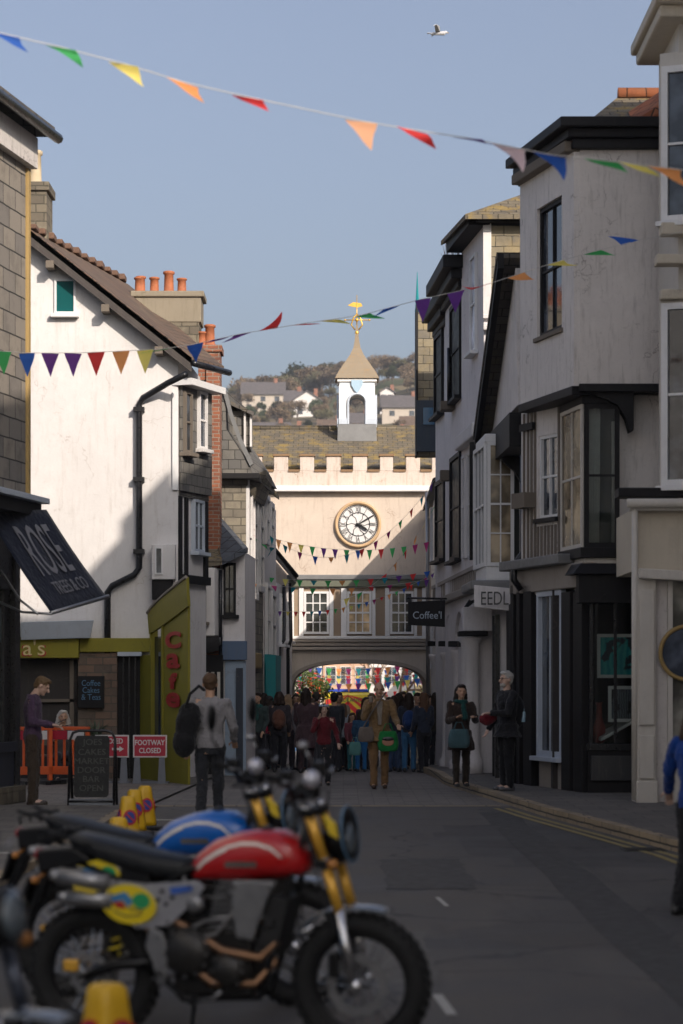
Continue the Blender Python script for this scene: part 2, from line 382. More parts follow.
def sheet(name,xs,ys,zf,mat):
    m=MB(); n=len(xs)
    m.add([(x,y,zf(x,y)) for y in ys for x in xs],[(j*n+i,j*n+i+1,(j+1)*n+i+1,(j+1)*n+i) for j in range(len(ys)-1) for i in range(n-1)])
    return tag(m.build(name,mat,None,True),kind='structure')
def frange(a,b,s):
    o=[];x=a
    while x<b-1e-6: o.append(x); x+=s
    return o+[b]
sheet('ground',frange(-30,30,5),frange(-40,250,4),lambda x,y:zg(y)-.02,GROUND)
sheet('hillside',frange(-420,420,12),frange(250,1500,12),hillz,GROUND)
# street centre ribbon
def kr(d):  # right kerb X
    pts=[(-20,4.3),(12,4.25),(20,3.95),(25,3.62),(32,2.72),(41.5,1.78),(50,1.7),(66,1.7),(120,3.2),(250,4)]
    for (a,b),(c,e) in zip(pts,pts[1:]):
        if a<=d<=c: return b+(e-b)*(d-a)/(c-a)
    return 4
def kl(d):
    pts=[(-20,-3.2),(12,-3.2),(22,-3.0),(28,-2.9),(32,-2.9),(34,-2.6),(66,-1.3),(120,-3.2),(250,-4)]
    for (a,b),(c,e) in zip(pts,pts[1:]):
        if a<=d<=c: return b+(e-b)*(d-a)/(c-a)
    return -3
def ribbon(name,f0,f1,y0,y1,h,mat,step=1.0,skirt=False,parts=1):
    m=MB(); ys=frange(y0,y1,step)
    vs=[]
    for y in ys:
        a,b=f0(y),f1(y)
        vs+=[(a,y,zg(y)+h),(b,y,zg(y)+h)]
        if skirt: vs+=[(a,y,zg(y)-.1),(b,y,zg(y)-.1)]
    k=4 if skirt else 2; fs=[]
    for i in range(len(ys)-1):
        o=i*k; fs.append((o,o+1,o+k+1,o+k))
        if skirt: fs+= [(o,o+k,o+k+2,o+2),(o+1,o+3,o+k+3,o+k+1)]
    m.add(vs,fs); return tag(m.build(name,mat),kind='structure')
ribbon('road',lambda d:kl(d)-.05,lambda d:kr(d)+.05,-20,34.6,.0,ASPH)
ribbon('flush_paving',lambda d:kl(d)-2.2,lambda d:kr(d)+.05,34.6,250,.0,SETTS)
ribbon('pavement_right',lambda d:kr(d)+.14,lambda d:kr(d)+5,-20,64,.12,PAVE)
ribbon('kerb_right',lambda d:kr(d),lambda d:kr(d)+.14,-20,64,.124,KERB,skirt=True)
ribbon('pavement_left',lambda d:kl(d)-6,lambda d:kl(d)-.14,-20,33.5,.08,PAVE)
ribbon('kerb_left',lambda d:kl(d)-.14,lambda d:kl(d),-20,33.5,.084,KERB,skirt=True)
ribbon('pavement_left_far',lambda d:kl(d)-7,lambda d:kl(d)-.2,33.5,64,.03,SETTS)
ribbon('yellow_line',lambda d:kr(d)-.22,lambda d:kr(d)-.14,4,34,.006,LINEY)
ribbon('yellow_line',lambda d:kr(d)-.38,lambda d:kr(d)-.30,4,34,.006,LINEY)
for a,b,c,d in ((PX(447,13.1),PX(458,13.1),13.15,14.0),(PX(447,19),PX(452,19),19.4,20.2)):
    m=MB(); m.quad((a,c,.006),(b,c,.006),(b-.05,d,.006),(a-.05,d,.006)); tag(m.build('road_marking',LINEW),kind='structure')
for yy,x0,x1 in ((34.6,-4.4,2.3),(31.2,-2.7,-.6),(24.2,-6,-3.35)):
    m=MB(); m.box(x0,x1,yy,yy+.09,.0,.008 if yy!=24.2 else .088); tag(m.build('setts_band' if yy!=24.2 else 'paving_joint',KERB if yy>34 else LINEW),kind='structure')
for (x0,x1,y0,y1,c_) in ((.4,1.2,21,24.5,(.06,.057,.055)),(-2.2,-.9,26,31,(.11,.1,.092)),(1.9,2.35,12,33,(.05,.048,.047)),(-.2,.6,14.5,17.5,(.105,.1,.092))):
    m=MB(); n_=14; rg_=random.Random(int(y0)); L_=[(x0+rg_.uniform(-.03,.03),y0+(y1-y0)*i/n_,.0045) for i in range(n_+1)]; R_2=[(x1+rg_.uniform(-.03,.03),y0+(y1-y0)*i/n_,.0045) for i in range(n_+1)]
    m.add(L_+R_2,[(i,i+1,n_+2+i,n_+1+i) for i in range(n_)]); tag(m.build('road_patch',M_plain('patch_tarmac_%d'%int(y0),c_,.8,0,.35,3)),kind='structure')
DR=M_plain("cast_iron",(.05,.048,.045),.6,.5)
m=MB(); m.box(3.02,3.5-.02,25.6,26.05,.0,.007)
for k in range(7): m.box(3.05,3.46,25.64+k*.06,25.665+k*.06,.0071,.014)
tag(m.build('drain_grate',DR),kind='structure')
# ================================================================ RIGHT SIDE
def roofslab(par,pts,mat,th=.09,name='roof'):
    m=MB(); m.slab(pts,(0,0,-th)); return m.build(name,mat,par)
# --- R0: unseen tall house added off to the right to shade the street
r0=body('added_shade_house','unseen tall rendered house added on the right to shade the street',[(5.05,12.3),(11,12.3),(11,32.6),(5.35,32.6)],-.2,13.8,WHITE3)
m=MB(); m.prism([(4.95,12.2),(11.3,12.2),(11.3,32.8),(5.2,32.8)],13.801,14.0); m.box(5.3,11,12.5,21.5,14.001,16.4); m.build('cornice',CREAM,r0)  # cornice slab plus an added block on top, shading the left-hand slates
rm_=body('added_low_house','unseen low white house added on the right, shading the ground but not the bunting',[(4.9,-14),(11,-14),(11,12.1),(5.05,12.1)],-.2,10.3,WHITE)  # unseen, added to shade the ground; kept low so sun reaches the near bunting
roofslab(rm_,[(4.7,-14.2,10.3),(4.85,12.15,10.3),(8,12.15,11.3),(8,-14.2,11.3)],ROOFS)
F=Fac((5.05,12.3),(5.35,32.6),facing=(0,10))
for k in range(4):
    for zz in (5.2,8.9,12.5): F.window(r0,1.5+k*4.6,3.0+k*4.6,zz,zz+1.9,2,2,w=.01)
m=MB(); F.box(m,.3,19,.4,3.6,.005,.1); m.build('shopfront',BLACK,r0)
# --- R1 cream corner shop at right edge
r1=body('cream_shop_house','cream painted shop house at the right edge with sash bays above a pale panelled shopfront',[(4.72,33.62),(12,33.62),(12,35.7),(4.72,35.7)],-.2,PZ(22,33.8),CREAM2)
d=33.5
def fx(x,dd=d): return PX(x,dd)
F=Fac((fx(632),33.5),(12,33.5))
# ground floor block
m=MB(); m.box(fx(633)+.02,12,33.56,35.7,3.35,PZ(508,d)); m.build('fascia_wall',CREAM,r1)
m=MB(); m.box(fx(618),12,33.42,33.9,PZ(497,d),PZ(488,d)); m.build('black_band',BLACK,r1,bev=.01)
m=MB(); m.tube([(fx(626),33.33,PZ(504,d)),(12,33.33,PZ(502,d))],.065,10); m.box(fx(630),12,33.36,33.55,PZ(511,d),PZ(500,d)); m.build('gutter',CREAM2,r1,True)
pipe(r1,[(fx(634),33.4,PZ(505,d)),(fx(634),33.42,.15)],.045,CREAM2)
m=MB()
m.box(fx(636),fx(655),33.38,33.9,.1,PZ(574,d)); m.box(fx(638),fx(653),33.34,33.4,.45,PZ(735,d)); m.box(fx(638),fx(653),33.34,33.4,PZ(725,d),PZ(590,d))
m.box(fx(635),fx(656),33.3,33.9,.1,.42); m.build('pilaster',CREAM2,r1,bev=.012)
m=MB(); m.slab([(fx(637),33.22,PZ(579,d)),(12,33.22,PZ(640,d)+.4),(12,33.22,PZ(630,d)+.4),(fx(637),33.22,PZ(569,d))],(0,.5,0)); m.build('shop_cornice',CREAM2,r1,bev=.015)
m=MB(); m.box(fx(655)+.002,fx(667),33.5,33.9,.1,3.3); m.build('side_panel',GREYR,r1)
m=MB(); m.box(fx(667)+.002,fx(672),33.42,33.6,.1,3.3); m.box(fx(672),12,33.42,33.6,.1,.75); m.build('window_frame',CREAM2,r1)
m=MB(); m.box(fx(672)+.002,12,33.5,33.52,.75,3.35); m.build('pane',M_glass('warm_glass',(.1,.095,.08),.12),r1)
m=MB(); m.torus((fx(686),33.4,PZ(653,d)),(0,1,0),.37,.03,40,8); m.build('round_mirror',TAN,r1,True)
m=MB(); m.lathe([(.001,0),(.35,0),(.35,.02),(.001,.02)],(fx(686),33.4,PZ(653,d)),(0,1,0),40); m.build('mirror_glass',GLASSB,r1)
# upper bay windows
for i,(yt,yb) in enumerate(((66,222),(303,486))):
    zb,zt=PZ(yb,33.5),PZ(yt,33.5)
    Fb=Fac((fx(661),33.62),(fx(720),33.3))
    m=MB(); Fb.box(m,.0,1.6,zb-.12,zt+.2,-.4,0); m.build('bay',CREAM2,r1)
    w=Fb.window(r1,.04,.62,zb,zt,1,2,TRIM,w=.02,fw=.09,dep=.07); Fb.window(r1,.66,1.5,zb,zt,1,2,TRIM,w=.02,fw=.09,dep=.07)
m=MB(); m.box(fx(660),12,33.35,33.62,PZ(236,d),PZ(224,d)); m.box(fx(655),12,33.3,33.62,PZ(266,d),PZ(256,d)); m.box(fx(660),12,33.4,33.62,PZ(300,d),PZ(290,d)); m.build('string_course',CREAM,r1,bev=.02)
m=MB(); m.box(fx(657),12,33.22,35.9,PZ(22,d),PZ(10,d)); m.box(fx(652),12,33.1,36,PZ(10,d),PZ(-2,d)); m.build('eaves_cornice',CREAM,r1,bev=.03)
roofslab(r1,[(4.1,33.0,11.3),(12,33.0,11.3),(12,34.7,12.7),(5.6,34.7,12.7)],ROOFS)
# --- R2 grey jettied house
d=36.0
zt,zb=PZ(152,36),PZ(386,36)
A=(3.58,36.0);B=(2.96,38.5)
r2=thing('jettied_house','grey rendered house with jettied box storey and black cornice over a black gallery shopfront','building',(5,38,0))
m=MB(); m.prism([A,(9,36),(9,38.6),B],zb,zt+.1); m.build('upper_wall',GREYR,r2)
F=Fac(A,B); F2=Fac((3.58,36.0),(9,36.0))
u0,z0=F.at(568,328); u1,_=F.at(543,328); z1=F.at(556,202)[1]
m=MB(); 
F.panel(m,0,F.L,zb,zt,[(min(u0,u1),max(u0,u1),z0,z1)],.1); m.build('street_wall',WHITE3,r2)
F.window(r2,u0,u1,z0,z1,2,2,BLACK,w=.0,fw=.07,dep=.05,sm=GREYTIM)
F.box(m:=MB(),0,F.L,zt,zt+.16,0,.25); m.build('street_moulding',GREYTIM,r2,bev=.02)
# big cornice
m=MB()
for i,(a,b_,o,h) in enumerate(((150,140,.12,0),(140,131,.2,0),(131,121,.32,0))):
    z0_,z1_=PZ(a,36),PZ(b_,36)
    p=[(3.58-o,36-o),(9,36-o),(9,38.8),(2.96-o,38.7)]
    m.prism(p,z0_+(.002 if i else 0),z1_)
m.build('black_cornice',BLACK,r2,bev=.015)
# roof beyond cornice, orange tiles
zr,ze=PZ(97,38.2),PZ(124,36.4); xr_=PX(618,38.2)
roofslab(r2,[(PX(585,36.4),36.4,ze),(9,36.4,ze),(9,38.2,zr),(xr_,38.2,zr)],ROOFL)
roofslab(r2,[(PX(585,36.4),36.4,ze),(xr_,38.2,zr),(PX(585,36.4),39.9,ze)],ROOFL)
m=MB(); m.tube([(xr_,38.2,zr+.03),(9,38.2,zr+.03)],.12,8); m.build('ridge_tiles',TILEO,r2,True)
roofslab(r2,[(PX(634,36.35),36.35,PZ(121,36.35)),(PX(645,36.35),36.35,PZ(121,36.35)),(9,37.6,zr+2.2),(9,38.2,zr+2.6),(PX(628,37.2),37.2,PZ(112,37.2))],TILEO,name='orange_roof')
# jetty fascia + brackets
m=MB(); m.box(3.56,9,35.93,36.3,PZ(392,36),zb+.03); F.box(m,0,F.L,PZ(395,36),zb,-.2,.13); m.build('jetty_beam',BLACK,r2,bev=.01)
def brace(par,pts2d,y0,y1,mat,name='curved_bracket'):
    m=MB(); m.slab([(p[0],y0,p[1]) for p in pts2d],(0,y1-y0,0)); return m.build(name,mat,par,bev=.01)
br=[(PX(586,36),PZ(391.5,36)),(PX(634,36),PZ(391.5,36)),(PX(634,36),PZ(430,36)),(PX(630,36),PZ(432,36)),(PX(626,36),PZ(418,36)),(PX(618,36),PZ(405,36)),(PX(606,36),PZ(399,36))]
brace(r2,br,36.02,36.3,BLACK)
# lower body
A2=(3.95,36.45);B2=(2.98,38.8)
lz0,lz1=PZ(590,36.5),PZ(391,36.0)
m=MB(); m.prism([A2,(9,36.45),(9,39),B2],lz0,lz1-.01); m.build('lower_wall',WHITE3,r2)
F=Fac(A2,B2)
ua=F.u(562);ub=F.u(543)
zz0=F.at(552,518)[1];zz1=F.at(552,435)[1]
m=MB();F.panel(m,F.u(574),F.L,PZ(556,37.8),PZ(405,37.8),[(ua,ub,zz0,zz1)],.08);m.build('plaster_panel',WHITE3,r2)
F.window(r2,ua,ub,zz0,zz1,2,2,TRIM,w=.0,fw=.05,dep=.06,sm=BLACK)
m=MB()
for i,x in enumerate((529,533,536.5,540,564,568,571)):
    u=F.u(x); F.box(m,u-.03,u+.03,PZ(556,37.8),PZ(408,37.8),.08,.1)
for x in (543,546.5,550,553.5,557,560.5):
    u=F.u(x); F.box(m,u-.03,u+.03,PZ(556,37.8),zz0-.12,.08,.1)
m.build('timber_studs',GREYTIM,r2)
m=MB(); F.box(m,F.u(541),F.u(528),PZ(430,38.4),PZ(423,38.4),.1,.16); m.build('timber_rail',BLACK,r2)
m=MB(); F.box(m,F.u(541),F.u(528),PZ(508,38.4),PZ(493,38.4),.1,.3); m.build('wall_lantern',GREYTIM,r2)
# black bay window
zb_,zt_=PZ(552,36.4),PZ(402,36.4)
p1,p2,p3,p4=(3.45,37.5),(3.66,36.2),(4.19,36.2),(4.25,36.46)
m=MB(); m.prism([p1,p2,p3,p4,(4.2,37.5)],zb_-.35,zb_-.1); m.build('bay_apron',CREAM2,r2)
m=MB(); m.prism([(3.38,37.5),(3.6,36.12),(4.26,36.12),(4.3,36.46),(4.2,37.5)],zb_-.1,zb_+.06); m.build('bay_sill',BLACK,r2,bev=.012); m=MB(); m.prism([(3.4,37.5),(3.62,36.14),(4.24,36.14),(4.28,36.46),(4.2,37.5)],zt_-.05,zt_+.12); m.build('bay_head',BLACK,r2,bev=.012)
Fa=Fac(p2,p3); Fb=Fac(p1,p2); Fa.window(r2,0,Fa.L,zb_+.06,zt_-.05,1,2,BLACK,w=.0,fw=.07,dep=.04,glass=CLEAR,sill=False)
Fb.window(r2,0.02,Fb.L-.02,zb_+.06,zt_-.05,2,2,CREAM2,w=.0,fw=.06,dep=.04,glass=M_glass('amber_glass',(.14,.11,.07),.1),sill=False)
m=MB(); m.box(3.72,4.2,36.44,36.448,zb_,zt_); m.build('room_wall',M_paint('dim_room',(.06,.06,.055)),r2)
m=MB(); 
for i in range(9): m.tube([(3.75+i*.018,36.36+(i%2)*.02,zb_+.1),(3.75+i*.02,36.36+(i%2)*.02,zt_-.1)],.012,6)
for i in range(6): m.tube([(4.1+i*.015,36.36+(i%2)*.02,zb_+.1),(4.1+i*.014,36.36+(i%2)*.02,zt_-.3)],.01,6)
m.build('curtain',CURT,r2,True)
# entablature above ground floor
G=Fac((3.75,36.15),(2.88,39.6))
m=MB(); G.box(m,G.u(590),G.L,PZ(590,37.5),PZ(566,37.5),-.3,.12); m.build('entablature',GREYD,r2,bev=.02)
m=MB(); G.box(m,G.u(576),G.L,PZ(566,37.5),PZ(556,37.5),-.4,.3); m.build('lead_capping',LEAD,r2,bev=.02)
# black canopy fascia over gallery
m=MB(); m.hexa([(3.46,35.9,PZ(574,36)),(4.35,35.9,PZ(574,36)),(4.35,36.5,PZ(574,36)),(3.4,36.6,PZ(574,36))],[(3.6,36.05,PZ(563,36)),(4.35,36.05,PZ(563,36)),(4.35,36.5,PZ(563,36)),(3.5,36.6,PZ(563,36))]); 
m.box(3.56,4.35,36.0,36.6,PZ(603,36),PZ(574,36)-.003); m.build('shop_canopy',BLACK,r2,bev=.012)
# gallery shop window (lit through real glass)
gz0,gz1=PZ(745,36.3),PZ(603,36.3)
m=MB(); 
m.box(3.74,3.80,36.2,36.26,gz0,gz1); m.box(PX(614,36.2),PX(617,36.2),36.2,36.24,gz0,gz1); m.box(3.74,4.6,36.18,36.3,gz0-.08,gz0+.02); m.box(3.7,3.76,36.2,37.6,gz0-.08,gz0+.02); m.box(3.69,3.74,37.0,37.06,gz0,gz1)
m.build('shop_window_frame',BLACKG,r2,bev=.006)
m=MB(); m.box(3.8,4.6,36.225,36.235,gz0,gz1); m.build('pane',CLEAR,r2)
m=MB(); m.box(3.715,3.722,36.27,37.6,gz0,gz1); m.build('pane',CLEAR,r2)
m=MB(); m.box(3.72,4.6,36.22,37.6,.1,gz0-.08); m.build('stall_riser',BLACK,r2)
m=MB(); m.box(3.76,4.58,36.16,36.22,.3,gz0-.16); m.build('riser_panel',M_paint('grey_black_panel',(.03,.03,.032),.5,.4),r2,bev=.01)
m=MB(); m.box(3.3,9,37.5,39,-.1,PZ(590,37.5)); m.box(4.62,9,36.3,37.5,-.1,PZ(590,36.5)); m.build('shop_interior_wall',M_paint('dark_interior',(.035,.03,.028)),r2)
m=MB(); m.box(3.5,4.6,37.48,37.5,gz0,gz0+.3);m.build('window_shelf',GREYTIM,r2)
def picture(name,label,x0,x1,y0,y1,dd,cols,fr=TRIM,par=None):
    a,b,c,e=PX(x0,dd),PX(x1,dd),PZ(y1,dd),PZ(y0,dd)
    t=thing(name,label,'picture',((a+b)/2,dd,c))
    m=MB(); f=.05
    m.box(a,b,dd-.03,dd,c,c+f);m.box(a,b,dd-.03,dd,e-f,e);m.box(a,a+f,dd-.03,dd,c+f,e-f);m.box(b-f,b,dd-.03,dd,c+f,e-f); m.build('frame',fr,t)
    m=MB(); m.quad((a+f,dd-.01,c+f),(b-f,dd-.01,c+f),(b-f,dd-.01,e-f),(a+f,dd-.01,e-f)); m.build('print',cols,t)
def art(name,c1,c2,c3,sc=3):
    m,nt,b=_new(name); v=coords(nt); w=N(nt,'ShaderNodeTexWave',Scale=sc,Distortion=6,Detail=3); nt.links.new(v,w.inputs[0])
    c=mix(nt,c1,c2,w.outputs['Fac']); c=mix(nt,c,c3,ramp(nt,noise(nt,v,4,3,.5),.52,.56)); nt.links.new(c,b.inputs['Base Color']); return m
picture('framed_painting','large framed turquoise seascape hanging in the black gallery window',597,645,634,678,36.9,art('sea_print',(.0,.3,.33),(.05,.45,.42),(.02,.04,.06)))
picture('framed_photograph','small white framed dark photograph with figures, below the turquoise painting',608,640,686,722,36.75,art('dark_print',(.05,.06,.08),(.2,.22,.25),(.02,.02,.02),9))
m=MB(); m.slab([(3.95,36.5,gz0+.05),(4.5,36.6,gz0+.35),(4.5,37.2,gz0+.38),(3.9,37.1,gz0+.08)],(0,0,.05)); tag(m.build('art_book',TRIM,None,bev=.005),'large pale folio leaning open at the bottom of the gallery window','book')
m=MB(); m.lathe([(.05,0),(.09,.05),(.1,.25),(.05,.4),(.04,.6),(.06,.64)],(3.95,36.8,gz0),(0,0,1),16); tag(m.build('vase',M_plain('red_clay',(.3,.06,.04),.5),None,True),'slim red clay vase standing in the black gallery window','vase')
# street side pilasters and white shop window
def gb(x0,x1,y0,y1,w0,w1,mat,name,par=r2,FF=G,bev=0):
    a,b_=FF.u(x0),FF.u(x1); dd=(FF.A+FF.d*((a+b_)/2)).y
    m=MB(); FF.box(m,min(a,b_),max(a,b_),PZ(y1,dd),PZ(y0,dd),w0,w1); return m.build(name,mat,par,bev=bev)
ub=G.u(540);ua=G.u(567)
m=MB(); G.box(m,G.u(588),G.u(568),0,PZ(590,36.8),-.06,-.02); m.build('entrance_wall',BLACK,r2)
for x0,x1 in ((567,576),(579,588)): gb(x0,x1,592,800,-.02,.1,BLACK,'pilaster',bev=.01)
for x0,x1 in ((517,520),(523,526),(530,538)): gb(x0,x1,585,796,-.3,.12,BLACK,'pilaster',bev=.01)
G.window(r2,G.u(566),G.u(541),PZ(757,37.7),PZ(590,37.7),2,1,TRIMG,w=.0,fw=.09,dep=.08,sill=True)
m=MB(); G.box(m,G.u(566),G.L,-.1,PZ(590,37.6),-.4,-.0); m.build('shop_wall',BLACK,r2)
gb(541,567,762,800,.0,.03,GREYD,'window_riser')
pipe(r2,[at(523.5,455,39.0),at(523.5,552,39.0),at(514,566,38.9),at(514,580,38.9),at(521,590,38.9)],.055)
# --- R3 gabled house
r3=body('gabled_house','narrow gabled house with black bargeboard and white oriel, beyond the grey jettied house',[(3.15,39.6),(8,39.6),(8,43.4),(3.02,43.4)],-.2,6.1,WHITE3)
F=Fac((2.86,39.2),(2.72,43.3))
zg1,zg0=PZ(262,39.4),PZ(428,42.6)
m=MB(); m.slab([F.pt(-.2,zg0,0),F.pt(F.L,zg0,0),F.pt(.2,zg1-.1,0)],(4,0,0)); m.build('gable_wall',WHITE3,r3)
m=MB(); m.slab([F.pt(F.L+.3,zg0-.25,.3),F.pt(F.L+.3,zg0-.02,.3),F.pt(.1,zg1+.12,.3),F.pt(.1,zg1-.12,.3)],(.1,0,0)); m.build('bargeboard',BLACK,r3)
roofslab(r3,[F.pt(F.L+.35,zg0-.02,.32),F.pt(.1,zg1+.14,.32),F.pt(.1,zg1+.14,-5),F.pt(F.L+.35,zg0-.02,-5)],ROOFS)
m=MB(); F.box(m,0,F.L,PZ(462,42),PZ(430,42),-.3,.12); m.build('bressummer',BLACK,r3,bev=.01)
brace(r3,[(PX(500,41),PZ(455,41)),(PX(527,41),PZ(455,41)),(PX(527,41),PZ(492,41)),(PX(522,41),PZ(484,41)),(PX(514,41),PZ(470,41)),(PX(504,41),PZ(462,41))],41.0,41.2,BLACK)
# oriel shop window
od=41.5; ox0,ox1=PX(487,od),PX(514,od); oz0,oz1=PZ(566,od),PZ(442,od)
Fo=Fac((ox0,od),(ox1,od)); Fs=Fac((ox0,od),(ox0-.1,43.2))
m=MB(); m.prism([(ox0-.02,od-.02),(ox1+.3,od-.02),(ox1+.3,43.2),(ox0-.1,43.2)],oz0-.25,oz0); m.build('oriel_base',TRIM,r3,bev=.015); m=MB(); m.prism([(ox0-.04,od-.04),(ox1+.3,od-.04),(ox1+.3,43.2),(ox0-.1,43.2)],oz1,oz1+.14); m.build('oriel_head',TRIM,r3,bev=.015)
Fo.window(r3,0,Fo.L,oz0,oz1,2,4,TRIM,w=0,fw=.06,dep=.05,sill=False,glass=M_glass('amber_glass'),name='oriel_window')
Fs.window(r3,0.02,Fs.L,oz0,oz1,3,2,TRIM,w=0,fw=.07,dep=.05,sill=False,name='oriel_window')
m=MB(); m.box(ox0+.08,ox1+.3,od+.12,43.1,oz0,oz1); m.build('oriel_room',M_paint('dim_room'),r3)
m=MB(); m.prism([(ox0-.3,od-.35),(ox1+.35,od-.35),(ox1+.3,43.4),(ox0-.35,43.4)],oz0-.42,oz0-.26); m.build('shop_cornice',LEAD,r3,bev=.03)
# white shop sign
sg=thing('shop_sign','long white shop sign with thin dark capitals, hanging below the white oriel window','shop sign',at(497,613,41))
p=[at(475,588,41),at(520,592,41),at(520,613,41),at(475,606,41)]
m=MB(); m.slab([at(474,585,41),at(519,589,40.9),at(520,612,40.9),at(474,607,41)],(.02,.12,0)); m.build('board',WHITE2,sg,bev=.01)
m=MB(); m.slab([at(519.2,589,40.9),at(527,592,41.4),at(527,610,41.4),at(520.2,612,40.9)],(0,.1,0)); m.build('end_panel',WHITE2,sg)
Fx=Fac((at(474,600,41).x,40.93),(at(519,600,41).x,40.85))
text_on(Fx,'EEDL',Fx.u(495),PZ(598.5,41),.33,.03,BLACKG,sg,sx=.66,name='lettering')
m=MB(); m.box(2.72,3.2,41.6,43,0,2.95); m.build('shopfront',WHITE2,r3)
m=MB(); m.box(2.66,2.74,41.55,41.65,0,2.95); m.box(2.66,2.74,42.3,42.4,0,2.95); m.build('door_post',BLACKG,r3)
m=MB(); m.box(2.85,3.3,39.5,41.5,0,3.1); m.build('dark_entry',BLACK,r3)
pipe(r3,[at(517,600,40.6),at(517,788,40.6)],.05)
# --- R4 slate-sided white house
r4=body('slate_sided_house','tall white house whose side wall is hung with grey slates, beyond the black bargeboard',[(2.61,44),(8,44),(8,46.8),(2.34,46.8)],-.3,PZ(226,44),WHITE2)
F=Fac((2.61,44),(8,44)); S=Fac((2.61,44),(2.34,46.8))
m=MB(); F.box(m,F.u(491),F.L,PZ(315,44),PZ(226,44),.0,.05); m.build('slate_hanging',SLATEG,r4)
m=MB(); F.box(m,-.02,F.u(491),PZ(316,44),PZ(224,44),.0,.09); m.box(2.59,8,43.9,44,PZ(319,44),PZ(315,44)-.003); m.build('corner_board',WHITE,r4,bev=.008)
m=MB(); m.box(2.59,8,43.86,44,PZ(331,44),PZ(324,44)); m.build('band',WHITE,r4,bev=.02)
m=MB(); F.box(m,-.15,F.L,PZ(224,44),PZ(214,44),-.2,.25); S.box(m,-.1,S.L,PZ(226,44),PZ(214,44),-.2,.3); m.build('eaves',BLACK,r4,bev=.01)
roofslab(r4,[(2.25,43.6,PZ(214,43.6)),(8,43.6,PZ(214,43.6)),(8,45.5,PZ(168,45)),(3.9,45.5,PZ(180,45))],ROOFL)
roofslab(r4,[(2.25,43.6,PZ(214,43.6)),(3.9,45.5,PZ(180,45)),(3.9,46.8,PZ(185,46)),(1.95,47.1,PZ(240,47))],ROOFL)
u=S.u(475); S.window(r4,u-.35,u+.35,PZ(352,45),PZ(255,45),1,2,TRIM,w=.01,glass=M_glass('pale_glass',(.25,.26,.3),.2))
m=MB(); m.prism([(2.38,44.0-.0),(2.61,43.95),(2.7,46.8),(2.2,46.8)],PZ(442,45),PZ(428,45)); m.build('string_hood',WHITE,r4,bev=.03)
m=MB(); m.box(2.35,2.6,43.98,44.1,PZ(560,44),PZ(442,44)); m.build('black_post',BLACK,r4)
for xx in (466,472,478):
    u=S.u(xx); S.window(r4,u-.2,u+.2,PZ(555,45),PZ(450,45),1,2,WHITE,w=.02,sill=False)
m=MB(); m.box(2.5,2.53,43.8,43.83,5.2,8.0) if False else m.tube([(PX(487,43.9),43.9,PZ(400,43.9)),(PX(487,43.9),43.9,PZ(360,43.9))],.02); m.build('bracket_rod',LEAD,r4)
DARKW=M_plain('unlit_window',(.012,.012,.014),.5,0,.4,3,spec=.15)
# --- R5, R6 white houses with dark boxed cornices
def sliver(name,label,A,B,zt,cornice,wins,back=8,mat=WHITE2,co=.45,ch=.55):
    r=body(name,label,[A,(back,A[1]),(back,B[1]),B],-.5,zt,mat); S=Fac(A,B)
    m=MB(); m.prism([(A[0]-co,A[1]-.35),(back,A[1]-.35),(back,B[1]+.1),(B[0]-co,B[1]+.1)],zt+ch*.55,zt+ch)
    m.prism([(A[0]-co*.6,A[1]-.22),(back,A[1]-.22),(back,B[1]+.05),(B[0]-co*.6,B[1]+.05)],zt+ch*.2,zt+ch*.55-.003)
    m.prism([(A[0]-co*.25,A[1]-.1),(back,A[1]-.1),(back,B[1]+.03),(B[0]-co*.25,B[1]+.03)],zt-.02,zt+ch*.2-.003); m.build('boxed_cornice',cornice,r,bev=.02)
    for (x0,x1,y0,y1,mm) in wins:
        a,b=sorted((S.u(x0),S.u(x1))); dd=(S.A+S.d*((a+b)/2)).y
        S.window(r,a,b,PZ(y1,dd),PZ(y0,dd),1,2,mm,w=.01,fw=.09,glass=DARKW)
    return r,S
r5,S5=sliver('tall_white_house','white house with the higher of two dark boxed cornices',(2.37,46.95),(2.17,50.2),PZ(286,47),BLACK,[(452,462,302,400,BLACK),(452,462,455,560,BLACK)],co=.4)
r6,S6=sliver('white_house','white house with the lower of two dark boxed cornices, beside the slate-hung tower',(2.24,50.4),(2.06,52.6),PZ(322,50.4),BLACK,[(436,444,333,415,BLACK),(437,446,480,560,BLACK)],mat=WHITE2,co=.3)
m=MB()
for i in range(40): 
    x=2.0+random.random()*.5;y=46.8+random.random()*1.2; m.cyl((x,y,PZ(256,47)),(x+random.uniform(-.08,.08),y,PZ(256,47)+random.uniform(.1,.35)),.008,.002,4)
tag(m.build('roof_plant',M_plain('dry_straw',(.4,.3,.24),.9),None),'dry weeds growing on top of the dark cornice','plant')
pipe(r5,[at(449,348,48.5),at(449,405,48.5)],.04)
m=MB(); m.box(2.0,2.35,48.3,48.9,PZ(410,48.5),PZ(402,48.5)); m.build('flower_box',GREYTIM,r5)
m=MB(); m.box(2.02,2.3,49.0,49.4,PZ(480,49),PZ(470,49)); m.build('lamp_bracket',GREYTIM,r6)
